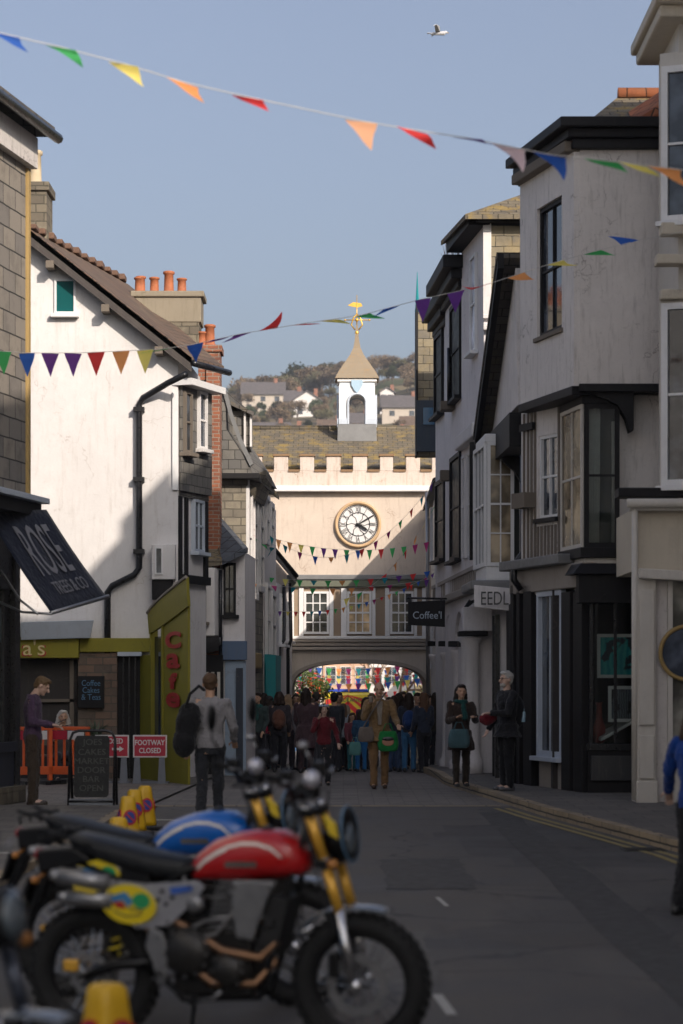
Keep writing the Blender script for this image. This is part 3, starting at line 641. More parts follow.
# --- R7 slate hung tower + R8 low range beside the gate
r7=body('slate_hung_tower','narrow golden slate-hung wall with a thin spike at its left edge',[(1.74,54.5),(2.6,54.5),(2.6,55.2),(1.74,55.2)],PZ(455,54.5),PZ(312,54.5),SLATEG)
m=MB(); m.box(1.69,1.737,54.4,55.3,PZ(455,54.5),PZ(305,54.5)); m.build('edge_board',BLACK,r7); m=MB(); m.cyl((1.72,54.5,PZ(312,54.5)),(1.72,54.5,PZ(272,54.5)),.05,.005,6); m.build('spike',TEAL,r7)
m=MB(); m.box(1.7,2.3,54.35,54.497,PZ(452,54.5),PZ(401,54.5)); m.build('lower_cladding',M_paint('dark_blue_cladding',(.04,.055,.075),.6),r7)
m=MB(); m.box(1.85,2.1,54.31,54.35,PZ(425,54.4),PZ(408,54.4)); m.build('blue_window',M_plain('blue_pane',(.06,.15,.25),.2),r7)
r8=body('low_cream_house','low cream house tucked against the right end of the clock arch',[(2.12,52.8),(6,52.8),(6,64.9),(2.42,64.9)],-.6,6.2,CREAM2)
m=MB(); m.box(2.2,2.6,54.52,55.19,6.2,PZ(455,54.5)-.002); m.build('tower_base',CREAM2,r8)
roofslab(r8,[(2.1,55.3,6.45),(6,55.3,8.2),(6,64.9,8.2),(2.2,64.9,6.45)],ROOFS)
S8=Fac((2.12,52.8),(2.42,64.9))
for x in (432.5,430,428.3):
    u=S8.u(x); S8.window(r8,u-.35,u+.35,PZ(555,59),PZ(500,59),1,2,TRIM,w=.01); S8.window(r8,u-.35,u+.35,PZ(690,59)+.6,PZ(625,59),1,2,TRIM,w=.01)
pipe(r8,[at(427,492,61),at(427.5,560,61),at(428,700,61)],.05,METAL)
# --- arcade (covered walk) in front of R4-R6
ar=thing('arcade','white covered walk of round columns and small arches under a balustraded ledge','arcade',(2.2,48,0))
As=Fac((2.42,43.6),(2.02,54))
ds=[43.7,45.6,47.8,50.3,53.4]
for i,dd in list(enumerate(ds))[1:]:
    u=(dd-43.6)/(As.d.y); p=As.pt(u,0)
    zc=PZ(641,dd); r=.17
    m=MB(); m.lathe([(r*1.35,0),(r*1.35,.25),(r*1.05,.32),(r,.45),(r*.92,zc-.28),(r*1.1,zc-.24),(r*1.25,zc-.15),(r*1.25,zc-.1)],(p.x+.12,p.y+.2,zg(dd)),(0,0,1),24); m.build('column',WHITE2,ar,True)
    m=MB(); m.box(p.x-.12,p.x+.5,p.y-.06,p.y+.46,zc-.11,zc); m.build('capital',BLACK,ar,bev=.01)
for i in range(4):
    a=(ds[i]-43.6)/As.d.y+.2; b=(ds[i+1]-43.6)/As.d.y+.2; z0=PZ(641,45); zt2=PZ(596,45)
    pts=[(a,z0)]+[(a+(b-a)*(.5-.5*math.cos(PI*k/10))*.86+(b-a)*.07, z0+ (zt2-z0)*.72*math.sin(PI*k/10)) for k in range(11)]+[(b,z0),(b,zt2),(a,zt2)]
    m=MB(); m.slab([As.pt(p,z,0) for p,z in pts],As.pt(0,0,-.3)-As.pt(0,0,0)); m.build('arch',WHITE2,ar)
m=MB(); As.box(m,-.05,As.L,PZ(596,45),PZ(588,45),-.5,.12); m.build('ledge',GREYD,ar,bev=.02)
m=MB(); As.box(m,0,As.L,PZ(572,45),PZ(568,45),-.1,.0)
for k in range(26): u=.2+k*As.L/26; As.box(m,u,u+.1,PZ(588,45),PZ(572,45),-.08,-.02)
m.build('balustrade',GREYD,ar)
m=MB(); m.box(PX(463,43.4),PX(492,43.4),43.4,43.9,PZ(631,43.4),PZ(607,43.4)); m.build('end_block',WHITE2,ar,bev=.01)
m=MB(); m.box(PX(459,43.3),PX(488,43.3),43.3,43.9,PZ(636,43.3),PZ(631,43.3)-.003); m.build('capital',BLACK,ar,bev=.01)
m=MB(); m.lathe([(.24,0),(.24,.25),(.19,.32),(.18,.45),(.165,PZ(641,43.4)-.14),(.2,PZ(641,43.4)-.1),(.22,PZ(636,43.3)-.12)],(PX(470,43.6),43.62,.1),(0,0,1),24); m.build('column',WHITE2,ar,True)
m=MB(); m.box(PX(478,43.8),PX(496,43.8),43.8,44,0,PZ(636,43.8)-.003); m.build('end_wall',WHITE2,ar)
m=MB(); m.tube([at(466,607,43.45),at(472,602,43.45),at(478,600,43.45)],.03); m.tube([at(470,617,43.45),at(464,609,43.45),at(470,600,43.45)],.025); m.build('scroll_ironwork',BLACKG,ar,True)
# coffee sign
cs=thing('coffee_sign','black hanging sign reading Coffee in pale letters, on an iron bracket over the right pavement','shop sign',at(427,627,48))
m=MB(); m.slab([at(408,602,48),at(445,600,48),at(445,627,48),at(408,625,48)],(0,.06,0)); m.build('board',BLACK,cs,bev=.006)
m=MB(); m.tube([at(407,598,48.03),at(458,599,48.4)],.022); m.tube([at(412,598,48.03),at(412,603,48.03)],.01); m.tube([at(441,598,48.03),at(441,602,48.03)],.01); m.build('bracket',BLACKG,cs,True)
Fc=Fac((PX(408,48),47.99),(PX(445,48),47.99))
text_on(Fc,"Coffee'l",Fc.L*.52,PZ(615,48),.21,.008,M_plain('pale_lettering',(.45,.52,.6),.5),cs,sx=.9)
# ================================================================ GATE
gt=thing('clock_archway','pale pink rendered archway building with battlements and a clock spanning the street','building',(.2,65,0))
gd=65.0; gx0,gx1=PX(255,gd),PX(441,gd)
def ax(x): return PX(x,gd)
def ay(y): return PZ(y,gd)
GF=Fac((gx0,gd),(gx1,gd))
gu=lambda x: ax(x)-gx0
m=MB()
m.box(gx0,gx1,gd,gd+3.5,ay(575),ay(489)); m.box(gx0,ax(290),gd+.003,gd+3.5,ay(650),ay(575)-.002); m.box(ax(425),gx1,gd+.003,gd+3.5,ay(650),ay(575)-.002); m.build('upper_wall',GATEC,gt)
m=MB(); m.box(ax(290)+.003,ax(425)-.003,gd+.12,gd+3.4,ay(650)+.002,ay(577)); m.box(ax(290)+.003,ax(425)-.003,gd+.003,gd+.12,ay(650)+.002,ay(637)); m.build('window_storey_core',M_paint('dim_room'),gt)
# arch with spandrels
pts=[(ax(292),ay(720)-2.5)]
cx=(292+427)/2; hw=(427-292)/2.0
for k in range(25):
    t=PI*(1-k/24.0); ct=math.cos(t); st=max(0,math.sin(t)); x=cx+hw*(abs(ct)**.75)*(1 if ct>0 else -1); y=694-31*(st**.62)
    pts.append((ax(x),ay(y)))
pts.append((ax(427),ay(720)-2.5))
outer=[(gx1,ay(720)-2.5),(gx1,ay(650)-.002),(gx0,ay(650)-.002),(gx0,ay(720)-2.5)]
m=MB(); ring=pts
# front/back faces as strips to avoid concave ngon trouble
for yy in (gd,gd+3.5):
    for k in range(len(ring)-1):
        a,b=ring[k],ring[k+1]
        if k==0: m.quad((gx0,yy,a[1]),(a[0],yy,a[1]),(b[0],yy,b[1]),(gx0,yy,b[1])); m.quad((gx0,yy,b[1]),(b[0],yy,b[1]),(b[0],yy,ay(650)),(gx0,yy,ay(650)))
        elif k==len(ring)-2: m.quad((a[0],yy,a[1]),(gx1,yy,a[1]),(gx1,yy,b[1]),(b[0],yy,b[1])); m.quad((a[0],yy,a[1]),(gx1,yy,a[1]),(gx1,yy,ay(650)),(a[0],yy,ay(650)))
        else: m.quad((a[0],yy,a[1]),(b[0],yy,b[1]),(b[0],yy,ay(650)),(a[0],yy,ay(650)))
for k in range(len(ring)-1):
    a,b=ring[k],ring[k+1]; m.quad((a[0],gd,a[1]),(b[0],gd,b[1]),(b[0],gd+3.5,b[1]),(a[0],gd+3.5,a[1]))
m.quad((gx0,gd,-3),(gx0,gd+3.5,-3),(gx0,gd+3.5,ay(650)),(gx0,gd,ay(650))); m.quad((gx1,gd,-3),(gx1,gd+3.5,-3),(gx1,gd+3.5,ay(650)),(gx1,gd,ay(650)))
m.build('arch_wall',M_paint('taupe_render',(.5,.44,.38),.85,.35),gt)
m=MB()
for k in range(1,len(ring)-2):
    a,b=ring[k],ring[k+1]
    def o(p,s): 
        dx,dz=p[0]-ax(cx),p[1]-ay(720); L=math.hypot(dx,dz); return (p[0]+dx/L*s,p[1]+dz/L*s)
    a2,b2=o(a,.1),o(b,.1); m.hexa([(a[0],gd-.04,a[1]),(b[0],gd-.04,b[1]),(b2[0],gd-.04,b2[1]),(a2[0],gd-.04,a2[1])],[(a[0],gd-.001,a[1]),(b[0],gd-.001,b[1]),(b2[0],gd-.001,b2[1]),(a2[0],gd-.001,a2[1])])
m.build('arch_moulding',GREYD,gt)
# string mouldings
m=MB(); m.box(gx0,gx1,gd-.12,gd-.002,ay(642),ay(636)); m.box(gx0,gx1,gd-.07,gd-.002,ay(646),ay(642)-.003); m.box(gx0,gx1,gd-.14,gd-.002,ay(650),ay(647)); m.build('arch_cornice',GREYD,gt,bev=.015)
m=MB(); m.box(gx0,gx1,gd-.14,gd-.002,ay(489),ay(486)); m.box(gx0,gx1,gd-.26,gd-.002,ay(492)+.0,ay(489)-.003); m.build('parapet_cornice',TRIM,gt,bev=.02)
# parapet
MERL=M_paint('flaking_white_parapet',(.62,.53,.46),.85,.7,(.3,.17,.09))
m=MB(); m.box(gx0,gx1,gd-.02,gd+.3,ay(486),ay(471)); m.build('parapet',MERL,gt)
capm=M_paint('mossy_coping',(.25,.15,.08),.9,.5)
mx=[(246,262),(274,288),(300,314),(326.5,340.5),(353,367),(380,393),(406,420),(432,446)]
for a,b in mx:
    t=MB(); a_,b_=max(ax(a),gx0),min(ax(b),gx1); t.box(a_,b_,gd-.018,gd+.298,ay(471)+.001,ay(456.5)); q=t.build('merlon',MERL,gt,bev=.01)
    t=MB(); t.box(a_-.03,b_+.03,gd-.06,gd+.34,ay(456.5)+.002,ay(454)); t.build('coping',capm,q,bev=.01)
for (a,b),(c,e) in zip(mx,mx[1:]):
    t=MB(); t.box(ax(b)+.01,ax(c)-.01,gd-.06,gd+.34,ay(472)+.004,ay(470)+.01); t.build('coping',capm,gt)
# roof behind
roofslab(gt,[(gx0-.4,gd+.5,ay(466)),(gx1,gd+.5,ay(466)),(gx1,gd+4.2,PZ(429,gd+4.2)),(gx0-.4,gd+4.2,PZ(429,gd+4.2))],ROOFL)
roofslab(gt,[(gx0-.4,gd+8,ay(466)),(gx1,gd+8,ay(466)),(gx1,gd+4.22,PZ(429,gd+4.2)),(gx0-.4,gd+4.22,PZ(429,gd+4.2))],ROOFL)
m=MB(); m.tube([(gx0-.4,gd+4.2,PZ(428.5,gd+4.2)),(gx1,gd+4.2,PZ(428.5,gd+4.2))],.09,8); m.build('ridge',ROOFL,gt,True)
# clock
cc=(ax(358),gd,ay(524.5)); ck=thing('clock','round white clock with Roman numerals and a tan surround, reading about ten past four','clock',cc)
rO=23.3*gd/FP; 
m=MB(); m.lathe([(rO*.86,-.02),(rO*.9,-.12),(rO*.97,-.12),(rO,-.06),(rO,.0)],cc,(0,1,0),48); m.build('surround',M_paint('clock_surround_tan',(.6,.4,.22),.6,.2),ck,True)
m=MB(); m.lathe([(.001,-.045),(rO*.86,-.045),(rO*.86,-.003),(.001,-.003)],cc,(0,1,0),48); m.build('face',M_paint('clock_face_white',(.72,.7,.68),.5,.15),ck)
m=MB()
for rr,w in ((rO*.83,.012),(rO*.78,.006),(rO*.5,.012)): m.lathe([(rr-w,-.047),(rr-w,-.052),(rr+w,-.052),(rr+w,-.047)],cc,(0,1,0),48,True)
for k in range(60):
    a=2*PI*k/60; w=.006; M_=Matrix.Translation(cc)@Matrix.Rotation(a,4,'Y'); m.box(-w,w,-.053,-.047,rO*.78,rO*.83,M_)
for k in range(12):
    a=2*PI*k/12; M_=Matrix.Translation(cc)@Matrix.Rotation(a,4,'Y')
    m.box(-.01,.01,-.052,-.047,rO*.44,rO*.5,M_)
for ph in (40,160,280):
    pass
pp=[]
m.build('rings',BLACKG,ck)
m=MB(); 
for k in range(6):
    a=R(60*k+30); M_=Matrix.Translation(cc)@Matrix.Rotation(a,4,'Y')
    m.tube([M_@Vector((0,-.05,rO*.1)),M_@Vector((.03,-.05,rO*.28)),M_@Vector((-.02,-.05,rO*.48))],.009,5)
m.build('tracery',BLACKG,ck)
for k,s in enumerate(['XII','I','II','III','IV','V','VI','VII','VIII','IX','X','XI']):
    a=2*PI*k/12
    def fn(x,y,z,a=a):
        v=Vector((x*.8,0,y*1.35+rO*.64)); v=Matrix.Rotation(a,3,'Y')@v; return Vector(cc)+v+Vector((0,-.056+z,0))
    text_on(None,s,0,0,rO*.24,0,BLACKG,ck,name='numeral',fn=fn)
def hand(name,a,L,w,yo):
    M_=Matrix.Translation(cc)@Matrix.Rotation(a,4,'Y'); m=MB()
    m.slab([M_@Vector(p) for p in ((-w*.6,yo,-L*.18),(w*.6,yo,-L*.18),(w,yo,L*.5),(w*.9,yo,L*.75),(0,yo,L),(-w*.9,yo,L*.75),(-w,yo,L*.5))],(0,-.012,0)); m.build(name,BLACKG,ck)
hand('minute_hand',R(60),rO*.82,.022,-.072); hand('hour_hand',R(122),rO*.52,.035,-.09)
m=MB(); m.lathe([(.04,0),(.04,-.11),(.02,-.12)],cc,(0,1,0),12); m.build('boss',BLACKG,ck)
# window band
m=MB(); m.box(ax(289),ax(426),gd-.16,gd+.15,ay(587),ay(580)); m.build('hood_beam',M_paint('green_grey_lead',(.13,.14,.1),.7,.3),gt,bev=.02)
m=MB(); m.box(ax(287),ax(428),gd-.2,gd+.0,ay(580)+.003,ay(575)); m.build('hood_top',LEAD,gt,bev=.02)
m=MB(); m.box(ax(290),ax(425),gd-.03,gd+.12,ay(636),ay(587)-.003); m.build('window_band',PANELB,gt)
wins=[(304,329),(347,371.5),(390,413.5)]
for i,(a,b) in enumerate(wins):
    GF.window(gt,gu(a),gu(b),ay(634),ay(591.5),3,4,TRIM,w=.05,fw=.06,bar=.03,dep=.05,sill=False,glass=(M_glass('dark_pane',(.012,.014,.014),.05) if i!=1 else M_glass('warm_pane',(.25,.17,.09),.1)))
for a,b in ((290.5,294),(299,303.7),(329.3,333.5),(341,346.7),(372,375.5),(385,389.7),(414,417),(422,426)):
    m=MB(); m.box(ax(a),ax(b),gd-.085,gd-.03,ay(636),ay(588)); m.build('mullion',TRIM,gt,bev=.008)
m=MB(); m.box(ax(289),ax(427),gd-.15,gd-.03,ay(639),ay(636)-.003); m.build('band_sill',TRIM,gt,bev=.01)
# cupola
cu=thing('bell_cupola','small white open arched bell cupola with flared stone roof on the archway roof','cupola',(PX(357,68.6),68.6,PZ(444,68.6)))
cd=68.0; X=lambda x:PX(x,cd); Z=lambda y:PZ(y,cd); c0=X(357); hwid=X(377)-X(357)
def sq(m,hw0,hw1,z0,z1): m.hexa([(c0-hw0,cd-hw0+hwid,z0),(c0+hw0,cd-hw0+hwid,z0),(c0+hw0,cd+hw0+hwid,z0),(c0-hw0,cd+hw0+hwid,z0)],[(c0-hw1,cd-hw1+hwid,z1),(c0+hw1,cd-hw1+hwid,z1),(c0+hw1,cd+hw1+hwid,z1),(c0-hw1,cd+hw1+hwid,z1)])
m=MB(); sq(m,hwid,hwid*.97,Z(455),Z(424)); m.build('lead_base',LEAD,cu,bev=.01)
PALEB=M_paint('pale_blue_white_paint',(.66,.7,.74),.6,.15)
h2=hwid*.9
for k in range(4):   # four arched sides
    hx=h2 if k%2==0 else h2-.123
    M_=Matrix.Translation((c0,cd+hwid,0))@Matrix.Rotation(k*PI/2,4,'Z'); aw=h2*.5; zsp=Z(402); zt3=Z(385); zb3=Z(424)
    m=MB()
    def P_(x,z,y=-h2): return M_@Vector((x,y,z))
    m.hexa([P_(-hx,zb3),P_(-aw,zb3),P_(-aw,zb3,-h2+.12),P_(-hx,zb3,-h2+.12)],[P_(-hx,zt3),P_(-aw,zt3),P_(-aw,zt3,-h2+.12),P_(-hx,zt3,-h2+.12)])
    m.hexa([P_(aw,zb3),P_(hx,zb3),P_(hx,zb3,-h2+.12),P_(aw,zb3,-h2+.12)],[P_(aw,zt3),P_(hx,zt3),P_(hx,zt3,-h2+.12),P_(aw,zt3,-h2+.12)])
    for j in range(12):
        a,b=PI*j/12,PI*(j+1)/12; xa,xb=-aw*math.cos(a),-aw*math.cos(b); za,zb4=zsp+aw*math.sin(a)*.95,zsp+aw*math.sin(b)*.95
        m.hexa([P_(xa,za),P_(xb,zb4),P_(xb,zb4,-h2+.12),P_(xa,za,-h2+.12)],[P_(xa,zt3),P_(xb,zt3),P_(xb,zt3,-h2+.12),P_(xa,zt3,-h2+.12)])
    m.build('arched_side',TRIM,cu)
    m=MB()
    pts=[P_(-aw*1.0,zb3,-h2-.03),P_(-aw,zsp,-h2-.03)]+[P_(-aw*math.cos(PI*j/12)*1.0,zsp+aw*math.sin(PI*j/12)*.95,-h2-.03) for j in range(1,12)]+[P_(aw,zsp,-h2-.03),P_(aw,zb3,-h2-.03)]
    m.tube(pts,.035,6)
    for s in (-1,1):
        x0,x1=sorted((s*aw*1.05,s*h2)); m.hexa([P_(x0,zb3,-h2-.05),P_(x1,zb3,-h2-.05),P_(x1,zb3,-h2-.002),P_(x0,zb3,-h2-.002)],[P_(x0,zb3+.16,-h2-.05),P_(x1,zb3+.16,-h2-.05),P_(x1,zb3+.16,-h2-.002),P_(x0,zb3+.16,-h2-.002)])
    m.build('arch_trim',TRIMG,cu)
m=MB(); sq(m,h2*.98,h2*.98,Z(386),Z(379)); m.build('frieze',PALEB,cu); m=MB(); sq(m,h2*1.1,h2*1.1,Z(381.5),Z(378.5)); sq(m,h2*1.06,h2*1.06,Z(394)+.0,Z(392)) if False else None; m.build('upper_cornice',TRIM,cu,bev=.01)
m=MB(); yy=cd+hwid-h2-.07
m.slab([(c0-.16,yy,Z(380)),(c0+.16,yy,Z(380)),(c0+.16,yy,Z(385)),(c0+.08,yy,Z(390)),(c0,yy,Z(393)),(c0-.08,yy,Z(390)),(c0-.16,yy,Z(385))],(0,.05,0)); m.build('shield',M_paint('shield_blue',(.36,.5,.62),.6),cu)
m=MB(); prof=[(hwid*1.1,378.2),(hwid*.95,372),(hwid*.62,361.5),(hwid*.35,353),(hwid*.18,345.5),(hwid*.1,336),(hwid*.05,322)]
for (a,ya),(b,yb) in zip(prof,prof[1:]): sq(m,a,b,Z(ya)+.001,Z(yb))
m.build('flared_roof',M_paint('lichened_lead_roof',(.27,.22,.16),.9,.8,(.4,.22,.06),sc_=3),cu)
m=MB(); yy=cd+hwid; m.cyl((c0,yy,Z(330)),(c0,yy,Z(292)),.02,.01,8); m.tube([(c0-.34,yy,Z(317)),(c0+.36,yy,Z(317))],.014); m.ell((c0,yy,Z(317)),(.05,.05,.06)); m.ell((c0-.34,yy,Z(317)),(.03,.03,.03)); m.ell((c0+.36,yy,Z(317)),(.03,.03,.03))
for s in (-1,1): m.tube([(c0+s*.05,yy,Z(327)),(c0+s*.16,yy,Z(322)),(c0+s*.1,yy,Z(315)),(c0,yy,Z(311))],.02)
m.ell((c0,yy,Z(330)),(.06,.06,.08)); q=m.build('weathervane',GOLDP,cu,True)
m=MB(); m.slab([(c0-.26,yy,Z(302)),(c0-.1,yy,Z(299)),(c0+.12,yy,Z(300)),(c0+.16,yy,Z(303)),(c0+.02,yy,Z(304.5)),(c0-.2,yy,Z(303))],(0,.02,0)); m.build('vane_arrow',GOLDP,q)
# ================================================================ LEFT SIDE
# --- L0 slate hung building at left edge
C0=Vector((-4.6,35.2)); dr=Vector((-.18,-1)); 
def l0(t,w=0): p=C0+dr*t+Vector((.98,-.18))*w; return (p.x,p.y)
zt0=PZ(168,35.2)
b0=body('slate_hung_shop','near building on the left edge, hung with large grey slates above a dark glazed shopfront',[l0(0,-.3),l0(6,-.3),(-14,29),(-14,35.2)],-.1,zt0,STONED)
F0=Fac(l0(0,-.3),l0(6,-.3),facing=(5,20))
lw=body('added_bounce_house','unseen tall white house added on the left to bounce sunlight across the street',[l0(6.05,-.2),(-5.6,-14),(-14,-14),(-14,28.9)],-.2,11.5,M_paint('bright_white_render',(.8,.78,.75),.8,.15))  # unseen, added as a sunlit white reflector for the shaded right facades
Fw=Fac(l0(6.05,-.2),(-5.6,-14),facing=(5,10))
for k in range(8):
    for zz in (4.6,7.9): Fw.window(lw,2.2+k*5,3.3+k*5,zz,zz+1.8,2,2,w=.01)
m=MB(); Fw.box(m,.1,40,.1,3.3,.005,.12); m.build('shopfront',BLUEP,lw)
m=MB(); F0.box(m,.12,6,PZ(497,35),zt0,.0,.3); m.build('slate_hanging',SLATEL,b0)
m=MB(); F0.box(m,-.02,.1,PZ(494,35),zt0-.02,-.05,.34); m.build('corner_post',TAN,b0,bev=.01)
m=MB(); F0.box(m,-.1,6,zt0-.0,zt0+.45,-.2,.42); m.build('soffit',GREYR,b0)
m=MB(); m.slab([l0(-.3,.32)+(PZ(130,35),),l0(6,.32)+(PZ(130,35),),l0(6,-3)+(PZ(137,35)+2.6,),l0(3.6,-3)+(PZ(137,35)+2.6,)],(0,0,.14)); m.build('roof',ROOFS,b0)
m=MB(); m.slab([l0(-.3,.32)+(PZ(130,35),),l0(3.6,-3)+(PZ(137,35)+2.6,),(-11,35.5,PZ(137,35))],(0,0,.1)); m.build('hip_roof',ROOFS,b0)
m=MB(); m.tube([l0(-.35,.36)+(PZ(130,35)-.02,),l0(6,.36)+(PZ(130,35)-.02,)],.075,8); m.build('gutter',BLACKG,b0,True)
m=MB(); F0.box(m,-.12,6,PZ(503,35),PZ(497,35)-.003,.0,.6); m.build('lead_ledge',TRIMG,b0,bev=.01)
m=MB(); F0.box(m,-.02,6,PZ(516,35),PZ(503,35)-.003,.0,.5); m.build('awning_box',BLACK,b0)
m=MB(); F0.box(m,-.02,.22,.08,PZ(516,35)-.003,.0,.18); F0.box(m,.22,.5,.08,PZ(516,35)-.003,.0,.1); F0.box(m,.22,6,PZ(590,35),PZ(516,35)-.003,.0,.14); m.build('pilaster',BLACKG,b0,bev=.01)
m=MB(); F0.box(m,.22,6,.08,PZ(745,34.6),.0,.16); F0.box(m,.22,6,PZ(752,34.6),PZ(742,34.6),.16,.22); m.build('stall_riser',M_paint('dark_navy_paint',(.025,.03,.05),.4,.2),b0,bev=.01)
m=MB(); F0.box(m,.5,6,PZ(745,34.6),PZ(590,35),.0,.06); m.build('pane',M_glass('reflecting_glass',(.035,.045,.05),.03),b0)
m=MB(); F0.box(m,-.03,6,0.0,.28,.0,.26); m.build('plinth',STONED,b0)
m=MB(); m.box(-5,-4.75,35.0,35.3,.0,.3) ; m.build('footing',STONED,b0)
# awning
aw=thing('awning','dark navy canvas awning with stretched white lettering, projecting over the left pavement','awning',at(50,612,33.4))
TL,TR,BR,BL=at(-14,512,34.0),at(46,510,35.0),at(106,597,34.9),at(51,613,33.4)
def bil(a,b,c,d,u,v): return (a*(1-u)+b*u)*(1-v)+(d*(1-u)+c*u)*v
m=MB(); n=14; nv=10
vs=[bil(TL,TR,BR,BL,i/n,j/nv)+Vector((0,0,-.07*math.sin(PI*j/nv)*(.6+.4*math.sin(i*.9)))) for j in range(nv+1) for i in range(n+1)]
fs=[(j*(n+1)+i,j*(n+1)+i+1,(j+1)*(n+1)+i+1,(j+1)*(n+1)+i) for j in range(nv) for i in range(n)]
m.add(vs,fs); cn=m.build('canvas',NAVY,aw,True); s_=cn.modifiers.new('thick','SOLIDIFY'); s_.thickness=.012
m=MB(); m.cyl(BL,BR+ (BR-BL)*.04,.03,.03,10); m.build('front_bar',METAL,aw,True)
m=MB(); m.tube([at(0,570,34.2),at(20,600,33.8),at(38,614,33.5)],.018); m.tube([at(-10,598,34.2),at(22,612,33.8),at(52,614,33.4)],.018); m.build('folding_arm',METAL,aw,True)
TXW=M_plain('white_lettering',(.17,.17,.19),.7)
nrm=(TR-TL).cross(BL-TL).normalized(); 
if nrm.y>0: nrm=-nrm
def awfn(u0,v0,su,sv):
    def fn(x,y,z): 
        v=v0-y*sv; return bil(TL,TR,BR,BL,u0+x*su,v)+Vector((0,0,-.07*math.sin(PI*max(0,min(1,v)))*.8))+nrm*(.035+z)
    return fn
text_on(None,'ROSE',0,0,1,0,TXW,aw,fn=awfn(.53,.40,.25,.72))
text_on(None,'TREES & CO',0,0,1,0,TXW,aw,fn=awfn(.56,.79,.105,.2))
# --- L1 white gable house (cafe)
yd=43.6
xc=PX(178,yd); slope=.79; ridge=(PX(30,yd),PZ(232,yd)); zeave=ridge[1]-slope*(xc-ridge[0])
l1=thing('white_gable_house','big white rendered gable wall with slate roof, small attic window and black downpipe','building',(-4,44.5,0))
m=MB(); m.add([(-9,yd,-.1),(xc,yd,-.1),(xc,yd,zeave),(ridge[0],yd,ridge[1]-.05),(-9,yd,ridge[1]-.05-slope*(ridge[0]+9)),
 (-9,yd+5,-.1),(xc+.25,yd+2.6,-.1),(xc+.25,yd+2.6,zeave-.2),(ridge[0]+.6,yd+5,ridge[1]-.05),(-9,yd+5,ridge[1]-.6-slope*(ridge[0]+9))],
 [(0,1,2,3,4),(5,9,8,7,6),(0,5,6,1),(1,6,7,2),(2,7,8,3),(3,8,9,4),(0,4,9,5)])
m.build('gable_wall',WHITE,l1)
ed=Vector((.2,1.0,0)) # ridge/eave direction
def rake(s): return Vector((ridge[0]+s,yd-.3,ridge[1]-slope*s+.03))
e1=rake(PX(190,yd)-ridge[0]+.05); e2=e1+Vector((.47,1.4,.02)).normalized()*1.6; 
m=MB(); m.slab([rake(0),e1,e2,rake(0)+ed*6.3],(0,0,-.13)); m.build('roof',ROOFT,l1)
m=MB(); m.slab([rake(0),rake(-3.4),rake(-3.4)*1+ed*5-Vector((0,0,5.4)) if False else Vector((-9,yd-.38,ridge[1]-slope*(ridge[0]+9))),Vector((-9,yd+5,ridge[1]-slope*(ridge[0]+9))),rake(0)+ed*5],(0,0,-.13)) if False else m.slab([rake(0),Vector((-9,yd-.38,ridge[1]-slope*(9+ridge[0]))),Vector((-9,yd+4.6,ridge[1]-slope*(9+ridge[0]))),rake(0)+ed*5],(0,0,-.13)); m.build('rear_roof',ROOFT,l1)
m=MB(); a=rake(.0);b=rake(e1.x-ridge[0]); m.hexa([a+Vector((0,.0,-.28)),b+Vector((0,0,-.28)),b+Vector((0,.05,-.28)),a+Vector((0,.05,-.28))],[a+Vector((0,0,-.02)),b+Vector((0,0,-.02)),b+Vector((0,.05,-.02)),a+Vector((0,.05,-.02))]); m.build('bargeboard',M_paint('dark_verge',(.06,.05,.045),.8),l1)
for xx in (52,107,160):
    s=PX(xx,yd)-ridge[0]; p=rake(s); m=MB(); m.box(p.x-.07,p.x+.07,yd-.36,yd+.05,p.z-.42,p.z-.29); m.build('purlin_end',GREYTIM,l1)
m=MB(); 
for k in range(12):
    a=rake(0)+ed*(k*.5)+Vector((0,0,.0)); m.box(a.x-.13,a.x+.15,a.y+.02,a.y+.47,a.z-.02,a.z+.07+.015*(k%3))
m.build('ridge_tiles',M_plain('old_red_ridge',(.16,.09,.06),.9,0,.5),l1,bev=.02)
F1=Fac((-9,yd),(xc,yd)); U=lambda x:PX(x,yd)+9
F1.window(l1,U(54.5),U(76),PZ(314,yd),PZ(279,yd),1,1,TRIM,w=.01,fw=.04,dep=.03,glass=M_glass('teal_pane',(.01,.09,.09),.08))
m=MB(); F1.box(m,U(172.5),U(178.5),PZ(490,yd),PZ(392,yd),.0,.05); m.build('corner_board',TRIM,l1)
pipe(l1,[at(186,374,43.0),at(168,383,43.3),at(143,398,43.5),at(139,405,43.5),at(139,568,43.5),at(134,575,43.5),at(112,586,43.5),at(107.5,592,43.5),at(107.5,735,43.5)],.06)
for yy in (410,480,552): p=at(139,yy,43.5); m=MB(); m.box(p.x-.1,p.x+.1,p.y-.07,p.y+.1,p.z-.03,p.z+.05); m.build('pipe_bracket',BLACKG,l1)
# jettied slate-hung upper street front
JA=(xc+.02,yd+.05);JB=(PX(209,45),45.0)
J=Fac(JA,JB)
jz0,jz1=PZ(492,44),PZ(388,44)
m=MB(); m.prism([JA,JB,(JB[0]-.5,46.6),(xc-.5,46.6)],jz0-.1,jz1); m.build('jetty',SLATE,l1)
m=MB(); J.box(m,0,J.L,jz0,jz1,.0,.06); m.build('slate_hanging',SLATE,l1)
for (a,b,y0,y1) in ((180,187,394,455),(194,202,390,448)):
    u1,u2=J.u(a),J.u(b); J.window(l1,u1,u2,PZ(y1,44.2),PZ(y0,44.2),1,2,WHITE if a>190 else GREYTIM,w=.07,fw=.05)
m=MB(); J.box(m,-.1,J.L+.1,jz1,jz1+.12,-.1,.3); m.build('soffit',TRIM,l1)
m=MB(); m.tube([e1+Vector((.03,-.02,-.12)),e2+Vector((.1,0,-.12))],.06,8); m.build('gutter',BLACKG,l1,True)
